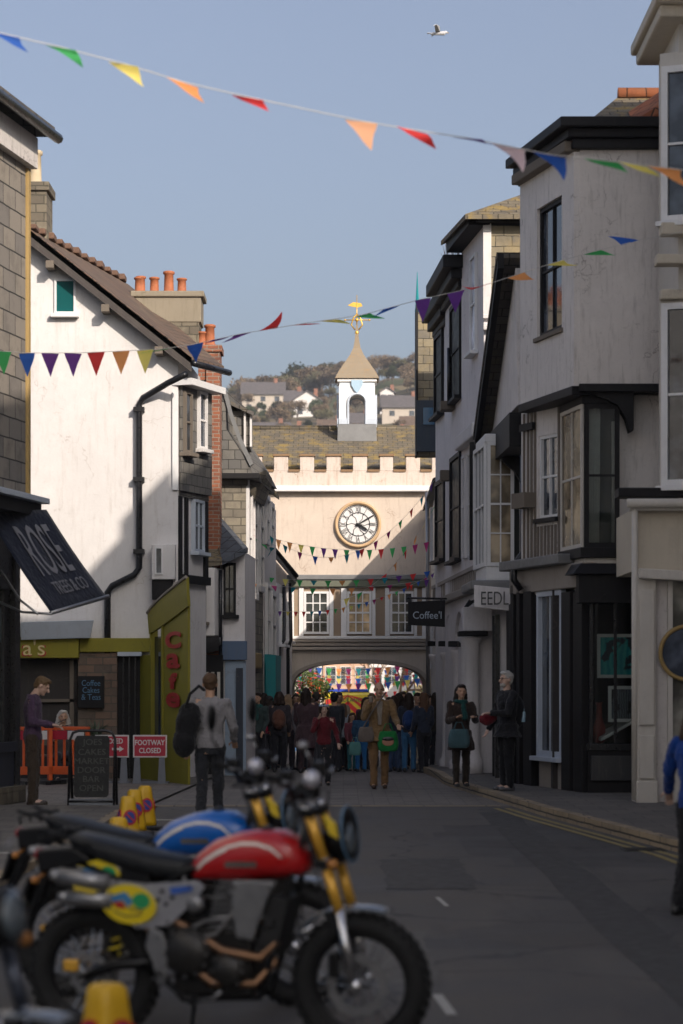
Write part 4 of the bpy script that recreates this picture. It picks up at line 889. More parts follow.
# lower timber front on the street side
KA=(xc,yd+.02);KB=(PX(206,45.2),45.2); K=Fac(KA,KB)
kz0,kz1=PZ(575,44),jz0-.1
m=MB(); m.prism([KA,KB,(KB[0]-.5,46.6),(xc-.5,46.6)],-.1,kz1); m.build('lower_wall',WHITE,l1)
m=MB()
for a,b in ((178,180),(184,186),(203,206)): K.box(m,K.u(a),K.u(b),kz0,kz1,0,.05)
K.box(m,0,K.L,kz0-.15,kz0,0,.1); m.build('timber_studs',BLACK,l1)
K.window(l1,K.u(191),K.u(201),PZ(552,44.6),PZ(500,44.6),2,2,TRIMG,w=.03)
# little bay on gable wall
bx0,bx1=PX(153,yd),PX(176,yd)
m=MB(); m.box(bx0,bx1,yd-.3,yd,PZ(580,yd),PZ(545,yd)); m.build('small_bay',WHITE,l1,bev=.01)
Fb=Fac((bx0,yd-.3),(bx1,yd-.3)); Fb.window(l1,.06,.2,PZ(575,yd),PZ(548,yd),1,1,TRIM,w=.0,fw=.025,dep=.03,sill=False)
m=MB(); m.box(bx0,bx1-.05,yd-.25,yd,PZ(600,yd),PZ(580,yd)-.003); m.build('bay_underside',BLACK,l1)
# ledge + cafe fascia
m=MB(); m.hexa([at(21,640,43.1),at(90,638,43.1),at(90,638,43.55),at(21,640,43.55)],[at(21,622,43.0),at(94,620,43.0),at(92,620,43.55),at(21,622,43.55)]); m.build('lead_canopy',TRIMG,l1,bev=.01)
fas=thing('cafe_fascia','long olive yellow cafe fascia board with the end of a name in red outlined letters','shop sign',at(60,658,43.2))
m=MB(); m.box(PX(-30,43.3),PX(79,43.3),43.2,43.58,PZ(658,43.2),PZ(637,43.2)); m.box(PX(79,43.3)+.003,PX(150,43.3),43.35,43.58,PZ(652,43.3),PZ(638,43.3)); m.build('board',OLIVE,fas,bev=.01)
Ff=Fac((PX(-30,43.2),43.2),(PX(79,43.2),43.2))
REDP=M_plain('red_lettering',(.42,.02,.02),.5); CRL=M_plain('cream_lettering',(.7,.6,.3),.6)
text_on(Ff,"a's",Ff.u(34),PZ(647.5,43.2),.44,.008,REDP,fas,sx=1.08); text_on(Ff,"a's",Ff.u(34),PZ(647.5,43.2),.39,.014,CRL,fas,sx=1.08)
# openings below
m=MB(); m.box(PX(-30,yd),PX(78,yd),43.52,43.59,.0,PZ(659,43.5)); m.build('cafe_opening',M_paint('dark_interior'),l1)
m=MB(); m.box(PX(40,43.5),PX(74,43.5),43.44,43.52,PZ(702,43.5),PZ(699,43.5)); m.box(PX(70,43.5),PX(74,43.5),43.44,43.5,.0,PZ(660,43.5)); m.build('cafe_shelf',GREYTIM,l1)
m=MB(); m.box(PX(79,yd),PX(118,yd),43.4,43.59,.0,PZ(653,43.4)); m.build('stone_pier',M_brick('red_rubble',(.22,.14,.1),(.13,.1,.08),(.12,.1,.08),.3,.14,.014,(.2,.17,.13)),l1)
m=MB(); m.box(PX(118,yd)+.002,PX(141,yd),43.5,43.59,.0,PZ(655,43.5)); m.build('cafe_door',BLACK,l1)
m=MB(); 
for x in (122,128,134): m.box(PX(x,43.4),PX(x+1.5,43.4),43.44,43.5,0.0,PZ(657,43.4))
m.build('door_bars',BLACKG,l1)
m=MB(); m.box(PX(118,43.4),PX(142,43.4),43.3,43.5,PZ(656,43.4),PZ(652,43.4)); m.build('door_head',TRIMG,l1)
bb=thing('menu_blackboard','black menu board with blue chalk scrawl fixed on the stone cafe pier','blackboard',at(91,708,43.3))
m=MB(); m.box(PX(78,43.3),PX(104,43.3),43.3,43.39,PZ(708,43.3),PZ(676,43.3)); m.build('board',BLACK,bb,bev=.006)
Fm=Fac((PX(78,43.3),43.3),(PX(104,43.3),43.3)); CH_=M_plain('blue_chalk',(.1,.2,.32),.8)
for t,y in (('Coffee',683),('Cakes',690),('& Teas',697)): text_on(Fm,t,Fm.L/2,PZ(y,43.3),.15,.004,CH_,bb,sx=.85)
# angled cafe side front
cfr=thing('cafe_side_front','olive yellow angled shopfront panel with cafe spelt downward in round red letters','shopfront',(PX(170,41),41,0))
QA=(PX(140,43.5),43.5);QB=(PX(188,40.9),40.9); Q=Fac(QA,QB)
def ql(x,y): u=Q.u(x); return u,PZ(y,(Q.A+Q.d*u).y)
m=MB(); u0=Q.u(152);u1=Q.u(163);m.slab([Q.pt(0,0),Q.pt(u0,0),Q.pt(u0,PZ(655,42.7)),Q.pt(0,PZ(655,43.5))],Q.pt(0,0,-.2)-Q.pt(0,0)); Q.box(m,Q.u(163),Q.L,0,PZ(600,41.2),-.04,0); m.build('panel',OLIVE,cfr)
m=MB(); Q.box(m,u0,u1,.55,PZ(636,42),-.15,-.04); m.build('pane',GLASS,cfr)
m=MB(); Q.box(m,u0,u1,0,.55,-.15,0); Q.box(m,u0-.05,u0+.03,.55,PZ(625,42),-.1,.03); Q.box(m,u1-.03,u1+.05,.55,PZ(620,42),-.1,.03); m.build('window_frame',OLIVE,cfr)
m=MB(); top=[];bot=[]
for k in range(9):
    t=k/8; x=151+(190-151)*t; u=Q.u(x); d_=(Q.A+Q.d*u).y; yt=613-36*(t**.8); yb=634-28*(t**1.1); top.append(Q.pt(u,PZ(yt,d_),.07)); bot.append(Q.pt(u,PZ(yb,d_),.04))
m.slab(bot+top[::-1],Q.pt(0,0,-.05)-Q.pt(0,0)); m.build('swept_fascia',OLIVE,cfr)
m=MB(); a=[Q.pt(Q.u(151),PZ(612,42.7),.2),Q.pt(Q.u(190),PZ(573,40.2),.2)]; m.tube([p for p in top],.03,6); m.build('fascia_edge',GREYD,cfr)
for ch,y,sz,sy_ in (('C',640,.38,1),('a',661,.5,1),('f',681,.36,1),('e',700,.5,1)): 
    u=Q.u(174.5); d_=(Q.A+Q.d*u).y; text_on(Q,ch,u,PZ(y,d_),sz,.03,REDP,cfr,sx=3.3,sy=sy_,name='letter',bold=.016)
fo=[o for o in cfr.children if o.name.startswith('letter')]
# chimneys
c1=thing('chimney','mossy stone chimney stack with a single buff pot at the top of the white gable','chimney',at(38,240,44.2))
m=MB(); x0,x1=PX(27,44.2),PX(48,44.2); m.box(x0,x1,44.0,44.9,PZ(245,44.2),PZ(193,44.2)); m.box(x0-.03,x1+.05,43.95,44.95,PZ(193,44.2)+.002,PZ(184,44.2)); m.build('stack',STONED,c1,bev=.015)
pot(c1,PX(34,44.2),44.4,PZ(184,44.2),.66,.13,POTC)
c2=thing('chimney','broad grey chimney stack with five terracotta pots of unequal height behind the slate roof','chimney',at(167,350,47))
x0,x1=PX(133,47),PX(201,47); m=MB(); m.box(x0,x1,47,47.9,PZ(322,47),PZ(297,47)); m.box(x0-.05,x1+.06,46.95,47.95,PZ(297,47)+.002,PZ(291,47)); m.build('stack',M_paint('mossy_rendered_stack',(.27,.23,.17),.9,.6,(.12,.09,.04)),c2,bev=.02)
m=MB(); m.box(x0+.05,x1-.04,47.02,47.88,PZ(360,47),PZ(322,47)-.002); m.build('lower_stack',BRICK if False else STONED,c2)
for x,yt,r in ((126.5,273,.1),(139,274,.105),(154,274,.1),(168.5,268,.11),(181.5,275,.1)): pot(c2,PX(x,47.3) if x>130 else x0+.12,47.4,PZ(291,47),(291-yt)*47.3/FP,r,POT)
c3=thing('chimney','slender red brick chimney rising to two terracotta pots, beyond the slate-hung jetty','chimney',at(208,560,46.8))
m=MB(); x0,x1=PX(206,46.8),PX(220,46.8); m.box(x0,x1,46.8,47.5,-.1,PZ(352,46.8)); m.box(PX(198,46.8),x0-.002,46.85,47.4,PZ(380,46.8),PZ(352,46.8)); m.box(PX(197,46.8),x1+.04,46.76,47.5,PZ(352,46.8)+.002,PZ(345,46.8)); m.build('stack',BRICK,c3,bev=.008)
pot(c3,PX(196,46.8)+.1,47.1,PZ(345,46.8),.3,.1,POT); pot(c3,PX(209,46.8),47.1,PZ(345,46.8),.44,.11,POT)
# --- L1b low white house
lb=body('low_white_house','small white house with hooded slate lean-to roof and oversailing oriel, beyond the cafe',[(-3.1,46.9),(PX(245,47),46.9),(-1.78,49.6),(-3.1,49.6)],-.3,PZ(552,47),WHITE2)
F=Fac((-3.1,46.9),(PX(245,47),46.9)); ap=at(209,503,48.5); e=PX(247,46.6)
m=MB(); m.slab([at(200,566,46.3),at(214,566,46.3),ap],(0,.02,-.05)) ; m.slab([at(198,562,46.2),at(222,560,46.3),ap,at(204,520,48.3)],(0,0,-.1)); m.build('lichened_roof',ROOFL,lb)
m=MB(); m.slab([at(222,560,46.3),at(246,548,46.6),at(248,548,49.6),ap+Vector((0,1,0)),ap],(0,0,-.1)); m.build('roof',M_brick('blue_slates',(.10,.11,.13),(.07,.08,.1),(.02,.02,.025),.26,.2,.01),lb)
F.window(lb,PX(223,46.9)+3.1,PX(236,46.9)+3.1,PZ(615,46.9),PZ(563,46.9),2,2,BLACK,w=.01,fw=.05)
m=MB(); m.box(PX(222,46.8),PX(247,46.8),46.75,46.9,PZ(660,46.8),PZ(641,46.8)); m.build('blue_fascia',BLUEP,lb,bev=.01)
m=MB(); m.box(PX(225,46.85),PX(246,46.85),46.84,46.9,-.05,PZ(661,46.85)); m.build('shopfront',M_paint('pale_blue_shopfront',(.3,.38,.48),.6),lb)
m=MB(); m.box(PX(236,46.8),PX(243,46.8),46.79,46.84,-.05,PZ(668,46.8)); m.build('door',M_paint('navy_door',(.02,.03,.05),.5),lb)
m=MB(); m.prism([(PX(190,46),46.2),(PX(214,46),46.2),(PX(222,46),46.9),(PX(190,46),46.9)],PZ(636,46.3),PZ(568,46.3)); m.build('oriel',WHITE,lb,bev=.02)
m=MB(); m.hexa([at(198,655,46.5),at(222,650,46.6),at(222,650,46.9),at(198,655,46.9)],[at(190,637,45.9),at(219,637,46.0),at(223,637,46.9),at(190,637,46.9)]); m.build('oriel_canopy',LEAD,lb,bev=.01)
Fo=Fac((PX(190,46),46.2),(PX(214,46),46.2)); Fo.window(lb,.12,.3,PZ(622,46.2),PZ(583,46.2),1,1,GREYTIM,w=.01,glass=M_glass('pale_glass'))
m=MB(); m.box(PX(190,46.7),PX(223,46.7),46.6,46.9,-.05,PZ(655,46.7)); m.build('lower_shop',BLACK,lb)
m=MB(); 
for k in range(5): m.box(PX(193+6*k,46.5),PX(196+6*k,46.5),46.55,46.6,.4,PZ(672,46.5))
m.build('shop_bars',CREAM2,lb)
pipe(lb,[at(220.5,570,46.4),at(220.5,655,46.4)],.035)
# --- L2 stone fronted house with mansard
l2=body('stone_house','grey stone sided house with slate mansard, dormer and a row of white strip windows',[(-3.3,50),(PX(246,50),50),(PX(263,54),54),(-3.3,54)],-.4,PZ(478,50),STONE)
S2=Fac((PX(246,50),50),(PX(263,54),54))
xL,xR=PX(218,50),PX(248,50)
m=MB(); m.add([(xL-.9,49.8,PZ(474,50)),(xR+.1,49.8,PZ(474,50)),(xR-.1,49.8,PZ(455,50)),(xR-.45,49.8,PZ(430,50)),(PX(226,50),49.8,PZ(392,50)),(xL-.9,49.8,PZ(392,50)),
 (xL-.9,54,PZ(474,50)),(xR+.5,54,PZ(474,50)),(xR+.3,54,PZ(455,50)),(xR-.05,54,PZ(430,50)),(PX(226,50)+.4,54,PZ(392,50)),(xL-.9,54,PZ(392,50))],
 [(0,1,2,3,4,5),(11,10,9,8,7,6),(0,6,7,1),(1,7,8,2),(2,8,9,3),(3,9,10,4),(4,10,11,5)]); m.build('mansard_roof',SLATE,l2)
m=MB(); 
vp=[at(223,392,49.75),at(229,415,49.75),at(238,440,49.75),at(250,466,49.75)]
for a,b in zip(vp,vp[1:]): m.hexa([a,b,b+Vector((0,.2,0)),a+Vector((0,.2,0))],[a+Vector((.07,0,.05)),b+Vector((.07,0,.05)),b+Vector((.07,.2,.05)),a+Vector((.07,.2,.05))])
m.build('verge',LEAD,l2)
m=MB(); dz0,dz1=PZ(448,51),PZ(412,51); m.box(PX(228,51),PX(250,51),50.8,52,dz0,dz1); m.build('dormer',SLATE,l2)
m=MB(); m.slab([at(224,398,50.6),at(254,412,50.6),at(254,412,52.2),at(224,398,52.2)],(0,0,-.08)); m.build('dormer_roof',ROOFS,l2)
Fd=Fac((PX(243,50.8),50.78),(PX(251,50.8),50.78)); m=MB(); m.box(PX(244,50.8),PX(246,50.8),50.7,50.8,dz0,dz1); m.box(PX(250,50.8),PX(252,50.8),50.7,50.8,dz0,dz1-.02); m.build('dormer_post',WHITE,l2)
m=MB(); m.box(xL,xR+.25,49.7,50,PZ(480,50),PZ(474,50)-.002); S2.box(m,0,S2.L,PZ(480,50),PZ(474,50)-.002,-.1,.25); m.build('gutter',BLACK,l2,bev=.02)
m=MB(); m.slab([at(246,478,49.9),at(266,470,51),at(272,478,53),at(264,500,53),at(254,492,51)],(0,0,-.15)); m.build('eaves_end',STONED,l2)
for i,(a,b,y0,y1) in enumerate(((246,250,485,650),(252,256,485,600),(258,262,488,590))):
    S2.window(l2,S2.u(a),S2.u(b),PZ(y1,52),PZ(y0,52),1,3,WHITE,w=.02,fw=.12,glass=GLASS,sill=False)
m=MB(); m.prism([(PX(240,49.6),49.4),(PX(248,49.6),49.4),(PX(262,53),53),(PX(255,53),53.2)],PZ(668,50),PZ(652,50)); m.build('shop_cornice',TAN,l2,bev=.03)
m=MB(); m.box(PX(240,49.8),PX(244,49.8),49.7,49.98,-.2,PZ(668,49.8)); m.box(PX(246,49.8),PX(249,49.8),49.6,49.98,-.2,PZ(668,49.8)); m.build('shop_pilaster',CREAM2,l2,bev=.01)
bp=thing('barber_pole','short red, white and blue striped barber pole on a bracket beside the stone house','barber pole',at(244,690,49.2))
m=MB(); m.cyl(at(244,684,49.2),at(244,660,49.2),.075,.075,14,False); 
mm,nt,b=_new('spiral_stripes'); w=N(nt,'ShaderNodeTexWave',Scale=1.1); w.bands_direction='DIAGONAL'; nt.links.new(coords(nt),w.inputs[0]); r=nt.nodes.new('ShaderNodeValToRGB'); r.color_ramp.interpolation='CONSTANT'
r.color_ramp.elements[0].color=(.6,.03,.03,1); r.color_ramp.elements[1].position=.33; r.color_ramp.elements[1].color=(.7,.7,.7,1); e_=r.color_ramp.elements.new(.66); e_.color=(.02,.08,.4,1); nt.links.new(w.outputs['Fac'],r.inputs[0]); nt.links.new(r.outputs[0],b.inputs['Base Color'])
m.build('striped_cylinder',mm,bp,True)
m=MB(); m.ell(at(244,658,49.2),(.1,.1,.07)); m.ell(at(244,686,49.2),(.09,.09,.06)); m.tube([at(244,657,49.2),at(247,657,49.5)],.02); m.build('end_cap',METAL,bp,True)
# --- L3 and L4
l3=body('teal_shop_house','white and grey house with a bright teal shopfront on the left before the arch',[(-3.3,54.1),(PX(264,54),54.1),(PX(276,58.3),58.3),(-3.3,58.3)],-.5,PZ(497,54),GREYR)
S3=Fac((PX(264,54),54.1),(PX(276,58.3),58.3))
for a,b,y0,y1 in ((264.5,267.5,500,548),(269,272,502,548),(264.8,268,585,660),(270,274,590,660)): S3.window(l3,S3.u(a),S3.u(b),PZ(y1,56),PZ(y0,56),1,2,WHITE,w=.02,fw=.12,sill=False)
m=MB(); S3.box(m,.05,S3.L,-.4,PZ(655,56),0,.12); m.build('teal_shopfront',TEAL,l3)
m=MB(); m.box(PX(266,53.95),PX(276,53.95),53.8,54.0,PZ(705,54),PZ(655,54)); m.build('teal_banner',TEAL,l3)
roofslab(l3,[(PX(268,54),53.9,PZ(480,54)),(PX(279,58.3),58.4,PZ(496,58.3)),(-3.3,58.4,PZ(440,58)),(-3.3,53.9,PZ(430,54))],ROOFL)
l4=body('white_house_by_arch','white house with sloping lean-to roof and black pipes joining the left end of the arch',[(-3.3,58.4),(PX(277,58.4),58.4),(PX(292,64.9),64.9),(-3.3,64.9)],-.6,PZ(585,60),WHITE2)
S4=Fac((PX(277,58.4),58.4),(PX(292,64.9),64.9))
roofslab(l4,[at(270,542,58.3),at(297,577,60),at(296,580,64.9),at(262,540,64.9)],ROOFS)
m=MB(); m.tube([at(268,541,58.2),at(297,576,59.9)],.05); m.build('verge',BLACK,l4)
for a,b,y0,y1 in ((279,283,596,645),(286,289,600,640)): S4.window(l4,S4.u(a),S4.u(b),PZ(y1,61),PZ(y0,61),1,2,TRIM,w=.02)
pipe(l4,[at(284,585,59.5),at(284,640,59.5),at(279,648,59.3),at(278,720,59.3)],.045); pipe(l4,[at(290,583,61),at(291,640,61),at(288,650,61),at(288,720,61)],.045)
m=MB(); m.box(PX(262,58.2),PX(277,58.2),58.2,58.4,PZ(672,58.2)-.0,PZ(668,58.2)); m.build('ledge',LEAD,l4)
# ================================================================ BEYOND THE ARCH
random.seed(11)
def farhouse(name,label,poly,h,mat,face,wc=3,rows=3,rm=ROOFS):
    zb=min(zg(p[1]) for p in poly)-.6
    t=body(name,label,poly,zb,h,mat); A,B=face; f=Fac(A,B); 
    for j in range(rows):
        for i in range(wc):
            w_=f.L/wc; u=w_*(i+.5); z0=zb+3.6+j*2.7
            if z0+1.6<h: f.window(t,u-.45,u+.45,z0,z0+1.5,2,2,TRIM,w=.02,sill=False)
    m=MB(); f.box(m,.3,f.L-.3,zb+.6,zb+3.0,0,.08); m.build('shopfront',[M_paint('far_red_shop',(.35,.05,.05)),M_paint('far_blue_shop',(.05,.12,.25)),M_paint('far_green_shop',(.05,.15,.08)),CREAM2][random.randrange(4)],t)
    m=MB(); f.box(m,.2,f.L-.2,zb+3.0,zb+3.35,0,.25); m.build('fascia',TRIM,t)
    m=MB(); m.prism([(p[0]*1.0,p[1]) for p in poly],h+.001,h+.3); m.build('parapet',rm,t)
    return t
PINK=M_paint('pink_render',(.62,.3,.24)); YEL=M_paint('straw_render',(.66,.55,.32)); SALM=M_paint('salmon_render',(.6,.38,.26))
cl=[CREAM2,PINK,WHITE,YEL,SALM,WHITE3,CREAM,WHITE]
words=['cream','pink','white','straw coloured','salmon','weathered white','buff','bright white']
y=69.5; i=0
while y<185:
    L=11+random.random()*5; xl=-3.2-(y-69)*.045; xr=3.6+(y-69)*.035
    farhouse('far_townhouse','%s townhouse, %s along the left side of the street through the arch'%(words[i%8],['first','second','third','fourth','fifth','sixth','seventh','eighth','ninth','tenth'][i]),[(xl,y),(xl-.045*L,y+L),(-16,y+L),(-16,y)],7.2-(y-69)*.01,cl[i%8],((xl,y),(xl-.045*L,y+L)),4)
    farhouse('far_townhouse','%s townhouse, %s along the right side of the street through the arch'%(words[(i+3)%8],['first','second','third','fourth','fifth','sixth','seventh','eighth','ninth','tenth'][i]),[(xr,y),(xr+.035*L,y+L),(18,y+L),(18,y)],5.6-(y-69)*.008,cl[(i+3)%8],((xr,y),(xr+.035*L,y+L)),4)
    y+=L+.15; i+=1
for k,(x0,x1,mt) in enumerate(((-11,-5.2,WHITE),(-5.1,-1.6,CREAM2),(-1.5,2.2,SALM),(2.3,6,WHITE),(6.1,13,YEL))):
    farhouse('far_townhouse','%s house closing the far end of the street beyond the arch'%['white double-width','cream narrow','salmon pink','tall white central','straw coloured right-hand'][k],[(x0,196+k*.7),(x1,196+k*.7),(x1,206),(x0,206)],7+(k%3),mt,((x0,196+k*.7),(x1,196+k*.7)),3 if x1-x0<5 else 5)
# foliage helper: leaf faces through a volume
def leaves(m,c,rad,n,s,rng,shape=1.0):
    for _ in range(n):
        while True:
            p=Vector((rng.uniform(-1,1),rng.uniform(-1,1),rng.uniform(-1,1)))
            if p.length<=1: break
        q=Vector((c[0]+p.x*rad[0],c[1]+p.y*rad[1],c[2]+p.z*rad[2]))
        a=Vector((rng.gauss(0,1),rng.gauss(0,1),rng.gauss(0,1))).normalized(); b=a.orthogonal().normalized(); 
        k=s*rng.uniform(.6,1.4); m.quad(q-a*k,q+b*k*.5,q+a*k,q-b*k*.5)
def leafmat(name,c1,c2):
    if name in MATS: return MATS[name]
    m,nt,b=_new(name); g=nt.nodes.new('ShaderNodeNewGeometry'); r=ramp(nt,g.outputs['Random Per Island'],0,1,c1,c2); nt.links.new(r,b.inputs['Base Color']); b.inputs['Roughness'].default_value=.7
    b.inputs['Transmission Weight'].default_value=0; MATS[name]=m; return m
GREENL=leafmat('laurel_leaves',(.03,.06,.012),(.12,.16,.03)); BROWNL=leafmat('winter_twigs',(.07,.05,.03),(.2,.14,.08)); DARKL=leafmat('evergreen_leaves',(.02,.035,.012),(.06,.08,.025)); ORL=leafmat('orange_berries',(.4,.12,.02),(.5,.05,.02)); OLIVEL=leafmat('olive_twigs',(.06,.06,.025),(.15,.13,.06))
BARK=M_plain('bark',(.09,.065,.045),.95,0,.4)
rng=random.Random(3)
sh=thing('street_shrub','leafy green shrub flecked with orange in a tub, just beyond the arch','shrub',(PX(314,80),80,zg(80)))
m=MB(); m.cyl((PX(314,80),80,zg(80)+.3),(PX(314,80),80,1.1),.06,.03); m.build('stem',BARK,sh)
m=MB(); 
for k in range(16): leaves(m,(PX(314,80)+rng.gauss(0,.3),80+rng.gauss(0,.3),1.35+rng.gauss(0,.38)),(.3,.3,.3),110,.055,rng)
m.cur=1; leaves(m,(PX(312,80),80-.2,1.5),(.6,.5,.6),110,.06,rng); m.build('foliage',[GREENL,ORL],sh)
m=MB(); m.lathe([(.3,0),(.4,.6),(.42,.62),(.3,.6)],(PX(314,80),80,zg(80)),(0,0,1),16); m.build('tub',POT,sh,True)
def branch(m,p,d,L,r,depth,rng,tw):
    e=p+d*L; m.cyl(p,e,r,r*.65,5,False)
    if depth==0: tw.append(e); return
    for _ in range(3 if depth>1 else 3):
        nd=(d+Vector((rng.gauss(0,.45),rng.gauss(0,.45),rng.gauss(0,.3)+.05))).normalized(); branch(m,e,nd,L*rng.uniform(.62,.82),r*.62,depth-1,rng,tw)
st=thing('bare_street_tree','spreading bare winter tree on the right side of the street through the arch','tree',(3.1,122,zg(122)))
m=MB(); tw=[]; branch(m,Vector((3.1,122,zg(122))),Vector((-.12,0,1)).normalized(),2.2,.16,5,rng,tw); m.build('trunk',M_plain('pale_bark',(.3,.2,.12),.9),st)
# ambulance
am=thing('ambulance','yellow ambulance seen from behind with red chevrons, parked down the street through the arch','ambulance',(PX(348,96),96,zg(96)))
ax0,ax1=PX(324.5,96),PX(371.5,96); az=zg(96); zt_=PZ(692,96)
m=MB(); m.box(ax0,ax1,96,101,az+.45,zt_-.0); m.build('body',M_plain('ambulance_yellow',(.72,.6,.04),.35,coat=.3),am,bev=.12)
m=MB(); m.box(ax0+.05,ax1-.05,95.97,96.03,az+.3,az+.5); m.build('bumper',BLACKG,am,bev=.02)
RC=M_plain('chevron_red',(.6,.03,.03),.4); m=MB(); w=ax1-ax0; cxm=(ax0+ax1)/2
for k in range(7):
    zc=az+.35+k*.42
    for s in (-1,1):
        pts=[(0,zc+.0),(0,zc+.24),(s*w*.47,zc+.24-.8),(s*w*.47,zc-.8)]
        pts=[(cxm+x,max(az+.55,min(zt_-.12,z))) for x,z in pts]
        if abs(pts[0][1]-pts[1][1])<.02 and abs(pts[2][1]-pts[3][1])<.02: continue
        m.slab([(x,95.985,z) for x,z in pts],(0,.012,0))
m.build('chevrons',RC,am)
m=MB(); m.box(cxm-.42,cxm-.04,95.975,95.984,zt_-.95,zt_-.45); m.box(cxm+.04,cxm+.42,95.975,95.984,zt_-.95,zt_-.45); q=m.build('rear_window',GLASS,am) if False else None
m=MB(); m.box(cxm-.012,cxm+.012,95.965,95.984,az+.5,zt_-.1); m.box(ax0+.12,ax0+.15,95.965,95.984,az+.5,zt_-.1); m.box(ax1-.15,ax1-.12,95.965,95.984,az+.5,zt_-.1); m.build('door_seam',BLACKG,am)
m=MB(); m.box(ax0+.1,ax1-.1,96.05,96.3,zt_,zt_+.12); m.build('light_bar',M_plain('blue_lens',(.05,.1,.5),.2),am,bev=.03)
for s in (ax0+.35,ax1-.35):
    m=MB(); m.cyl((s-.12,97,az+.36),(s+.12,97,az+.36),.36,.36,20); m.build('wheel',BLACKG,am,True)
Fa=Fac((ax0,95.98),(ax1,95.98)); text_on(Fa,'AMBULANCE',Fa.L/2,PZ(700,96),.22,.01,M_plain('green_letters',(.02,.2,.08),.5),am)
# ================================================================ HILL: trees and houses
def tree_proto(name,label,kind,seed):
    rg=random.Random(seed); t=thing(name,label,'tree',(0,0,0),'trees along the far hill'); H=9
    m=MB(); tw=[]; branch(m,Vector((0,0,-.5)),Vector((0,0,1)),3.0,.28,4,rg,tw); m.build('trunk',BARK,t)
    m=MB()
    if kind==0:
        for p in tw: leaves(m,p,(1.3,1.3,1.2),16,.34,rg)
    elif kind==1:
        for p in tw: leaves(m,p,(1.3,1.3,1.3),30,.3,rg)
    else:
        for p in tw: leaves(m,(p.x*.8,p.y*.8,p.z*.9),(1.1,1.1,1.6),32,.3,rg)
    m.build('crown',[BROWNL,OLIVEL,DARKL][kind],t); return t
protos=[tree_proto('hill_tree','x',k%3 if k<3 else 0,50+k) for k in range(5)]
KL=['bare brown winter tree','olive tinged budding tree','dark evergreen tree','bare brown winter tree','bare brown winter tree','olive tinged budding tree']
used=[0]*5
rg=random.Random(21)
def place_tree(px,d,scale,k,lab):
    o=protos[k] if used[k]==0 else copy_tree(protos[k]); used[k]+=1
    x=PX(px,d); o.location=(x,d,hillz(x,d)-.3); o.scale=(scale*rg.uniform(.9,1.25),scale*rg.uniform(.9,1.2),scale*rg.uniform(.85,1.1)); o.rotation_euler=(0,0,rg.uniform(0,6.28)); o['label']=lab
sky=[(222,.7),(232,.85),(243,1.35),(252,1.5),(262,1.2),(273,1.55),(283,1.5),(292,1.35),(301,1.5),(311,1.4),(322,1.4),(332,1.3),(343,1.2),(375,1.4),(385,1.45),(394,1.3),(402,1.2),(408,1.1),(416,1.25),(424,1.2),(210,.8),(434,1.2)]
for i,(px,s) in enumerate(sky):
    for q in range(2): 
        k=rg.choice([0,0,3,4,3,4,1,2]); place_tree(px+rg.uniform(-4,4),640+q*22+rg.uniform(-12,12),s*(.72 if q==0 else .85)*(.72 if px>368 else 1),k,KL[k]+' in the belt of trees along the skyline of the far hill')
for i in range(120):
    k=rg.choice([0,0,3,4,3,4,1,2]); px=rg.uniform(215,435); d=rg.uniform(430,620); place_tree(px,d,rg.uniform(.3,.62),k,KL[k]+' among gardens and hedges on the slope below the hilltop houses')
def hhouse(px,d,w,h,dp,mat,roof,label,gable=False,rz=0,chim=True):
    x=PX(px,d); z=hillz(x,d); t=thing('hillside_house',label,'house',(x,d,z),'houses on the far hill')
    m=MB(); m.box(-w/2+x,w/2+x,d,d+dp,z-3,z+h); m.build('wall',mat,t)
    rh=w*.34 if gable else dp*.42
    m=MB()
    if gable:
        m.slab([(x-w/2-.5,d-.4,z+h-.2),(x,d-.4,z+h+rh),(x,d+dp,z+h+rh),(x-w/2-.5,d+dp,z+h-.2)],(0,0,.25)); m.slab([(x+w/2+.5,d-.4,z+h-.2),(x,d-.4,z+h+rh),(x,d+dp,z+h+rh),(x+w/2+.5,d+dp,z+h-.2)],(0,0,.25))
    else:
        m.slab([(x-w/2-.4,d-.5,z+h-.1),(x+w/2+.4,d-.5,z+h-.1),(x+w/2+.4,d+dp/2,z+h+rh),(x-w/2-.4,d+dp/2,z+h+rh)],(0,0,.25)); m.slab([(x-w/2-.4,d+dp+.5,z+h-.1),(x+w/2+.4,d+dp+.5,z+h-.1),(x+w/2+.4,d+dp/2,z+h+rh),(x-w/2-.4,d+dp/2,z+h+rh)],(0,0,.25))
    r=m.build('roof',roof,t)
    if gable:
        m=MB(); m.add([(x-w/2,d,z+h),(x+w/2,d,z+h),(x,d,z+h+rh-.1),(x-w/2,d+dp,z+h),(x+w/2,d+dp,z+h),(x,d+dp,z+h+rh-.1)],[(0,1,2),(3,5,4),(0,3,4,1),(1,4,5,2),(2,5,3,0)]); m.build('gable',mat,t)
    if chim: m=MB(); m.box(x+w*.25,x+w*.25+.9,d+dp/2-.4,d+dp/2+.5,z+h+rh*.5,z+h+rh+1.1); m.build('chimney',BRICK,r)
    n=max(2,int(w/3.2))
    for i in range(n):
        cxw=x-w/2+w*(i+.5)/n
        for zz in (z+.9,z+h-1.7) if h>4 else (z+h-1.9,):
            m=MB(); m.box(cxw-.6,cxw+.6,d-.06,d+.05,zz,zz+1.2); m.build('window',GLASS,t)
CONC=M_paint('buff_house_render',(.5,.43,.36)); HR=M_brick('hill_roof_tiles',(.14,.12,.12),(.1,.09,.09),(.05,.05,.05),.6,.4,.02)
hhouse(263,600,10.5,4.6,8,CONC,HR,'long buff house with grey roof near the skyline left of the cupola')
hhouse(307,575,6.5,4.2,8,WHITE,HR,'white gabled house with steep dark roof near the skyline, right of the long buff house',True)
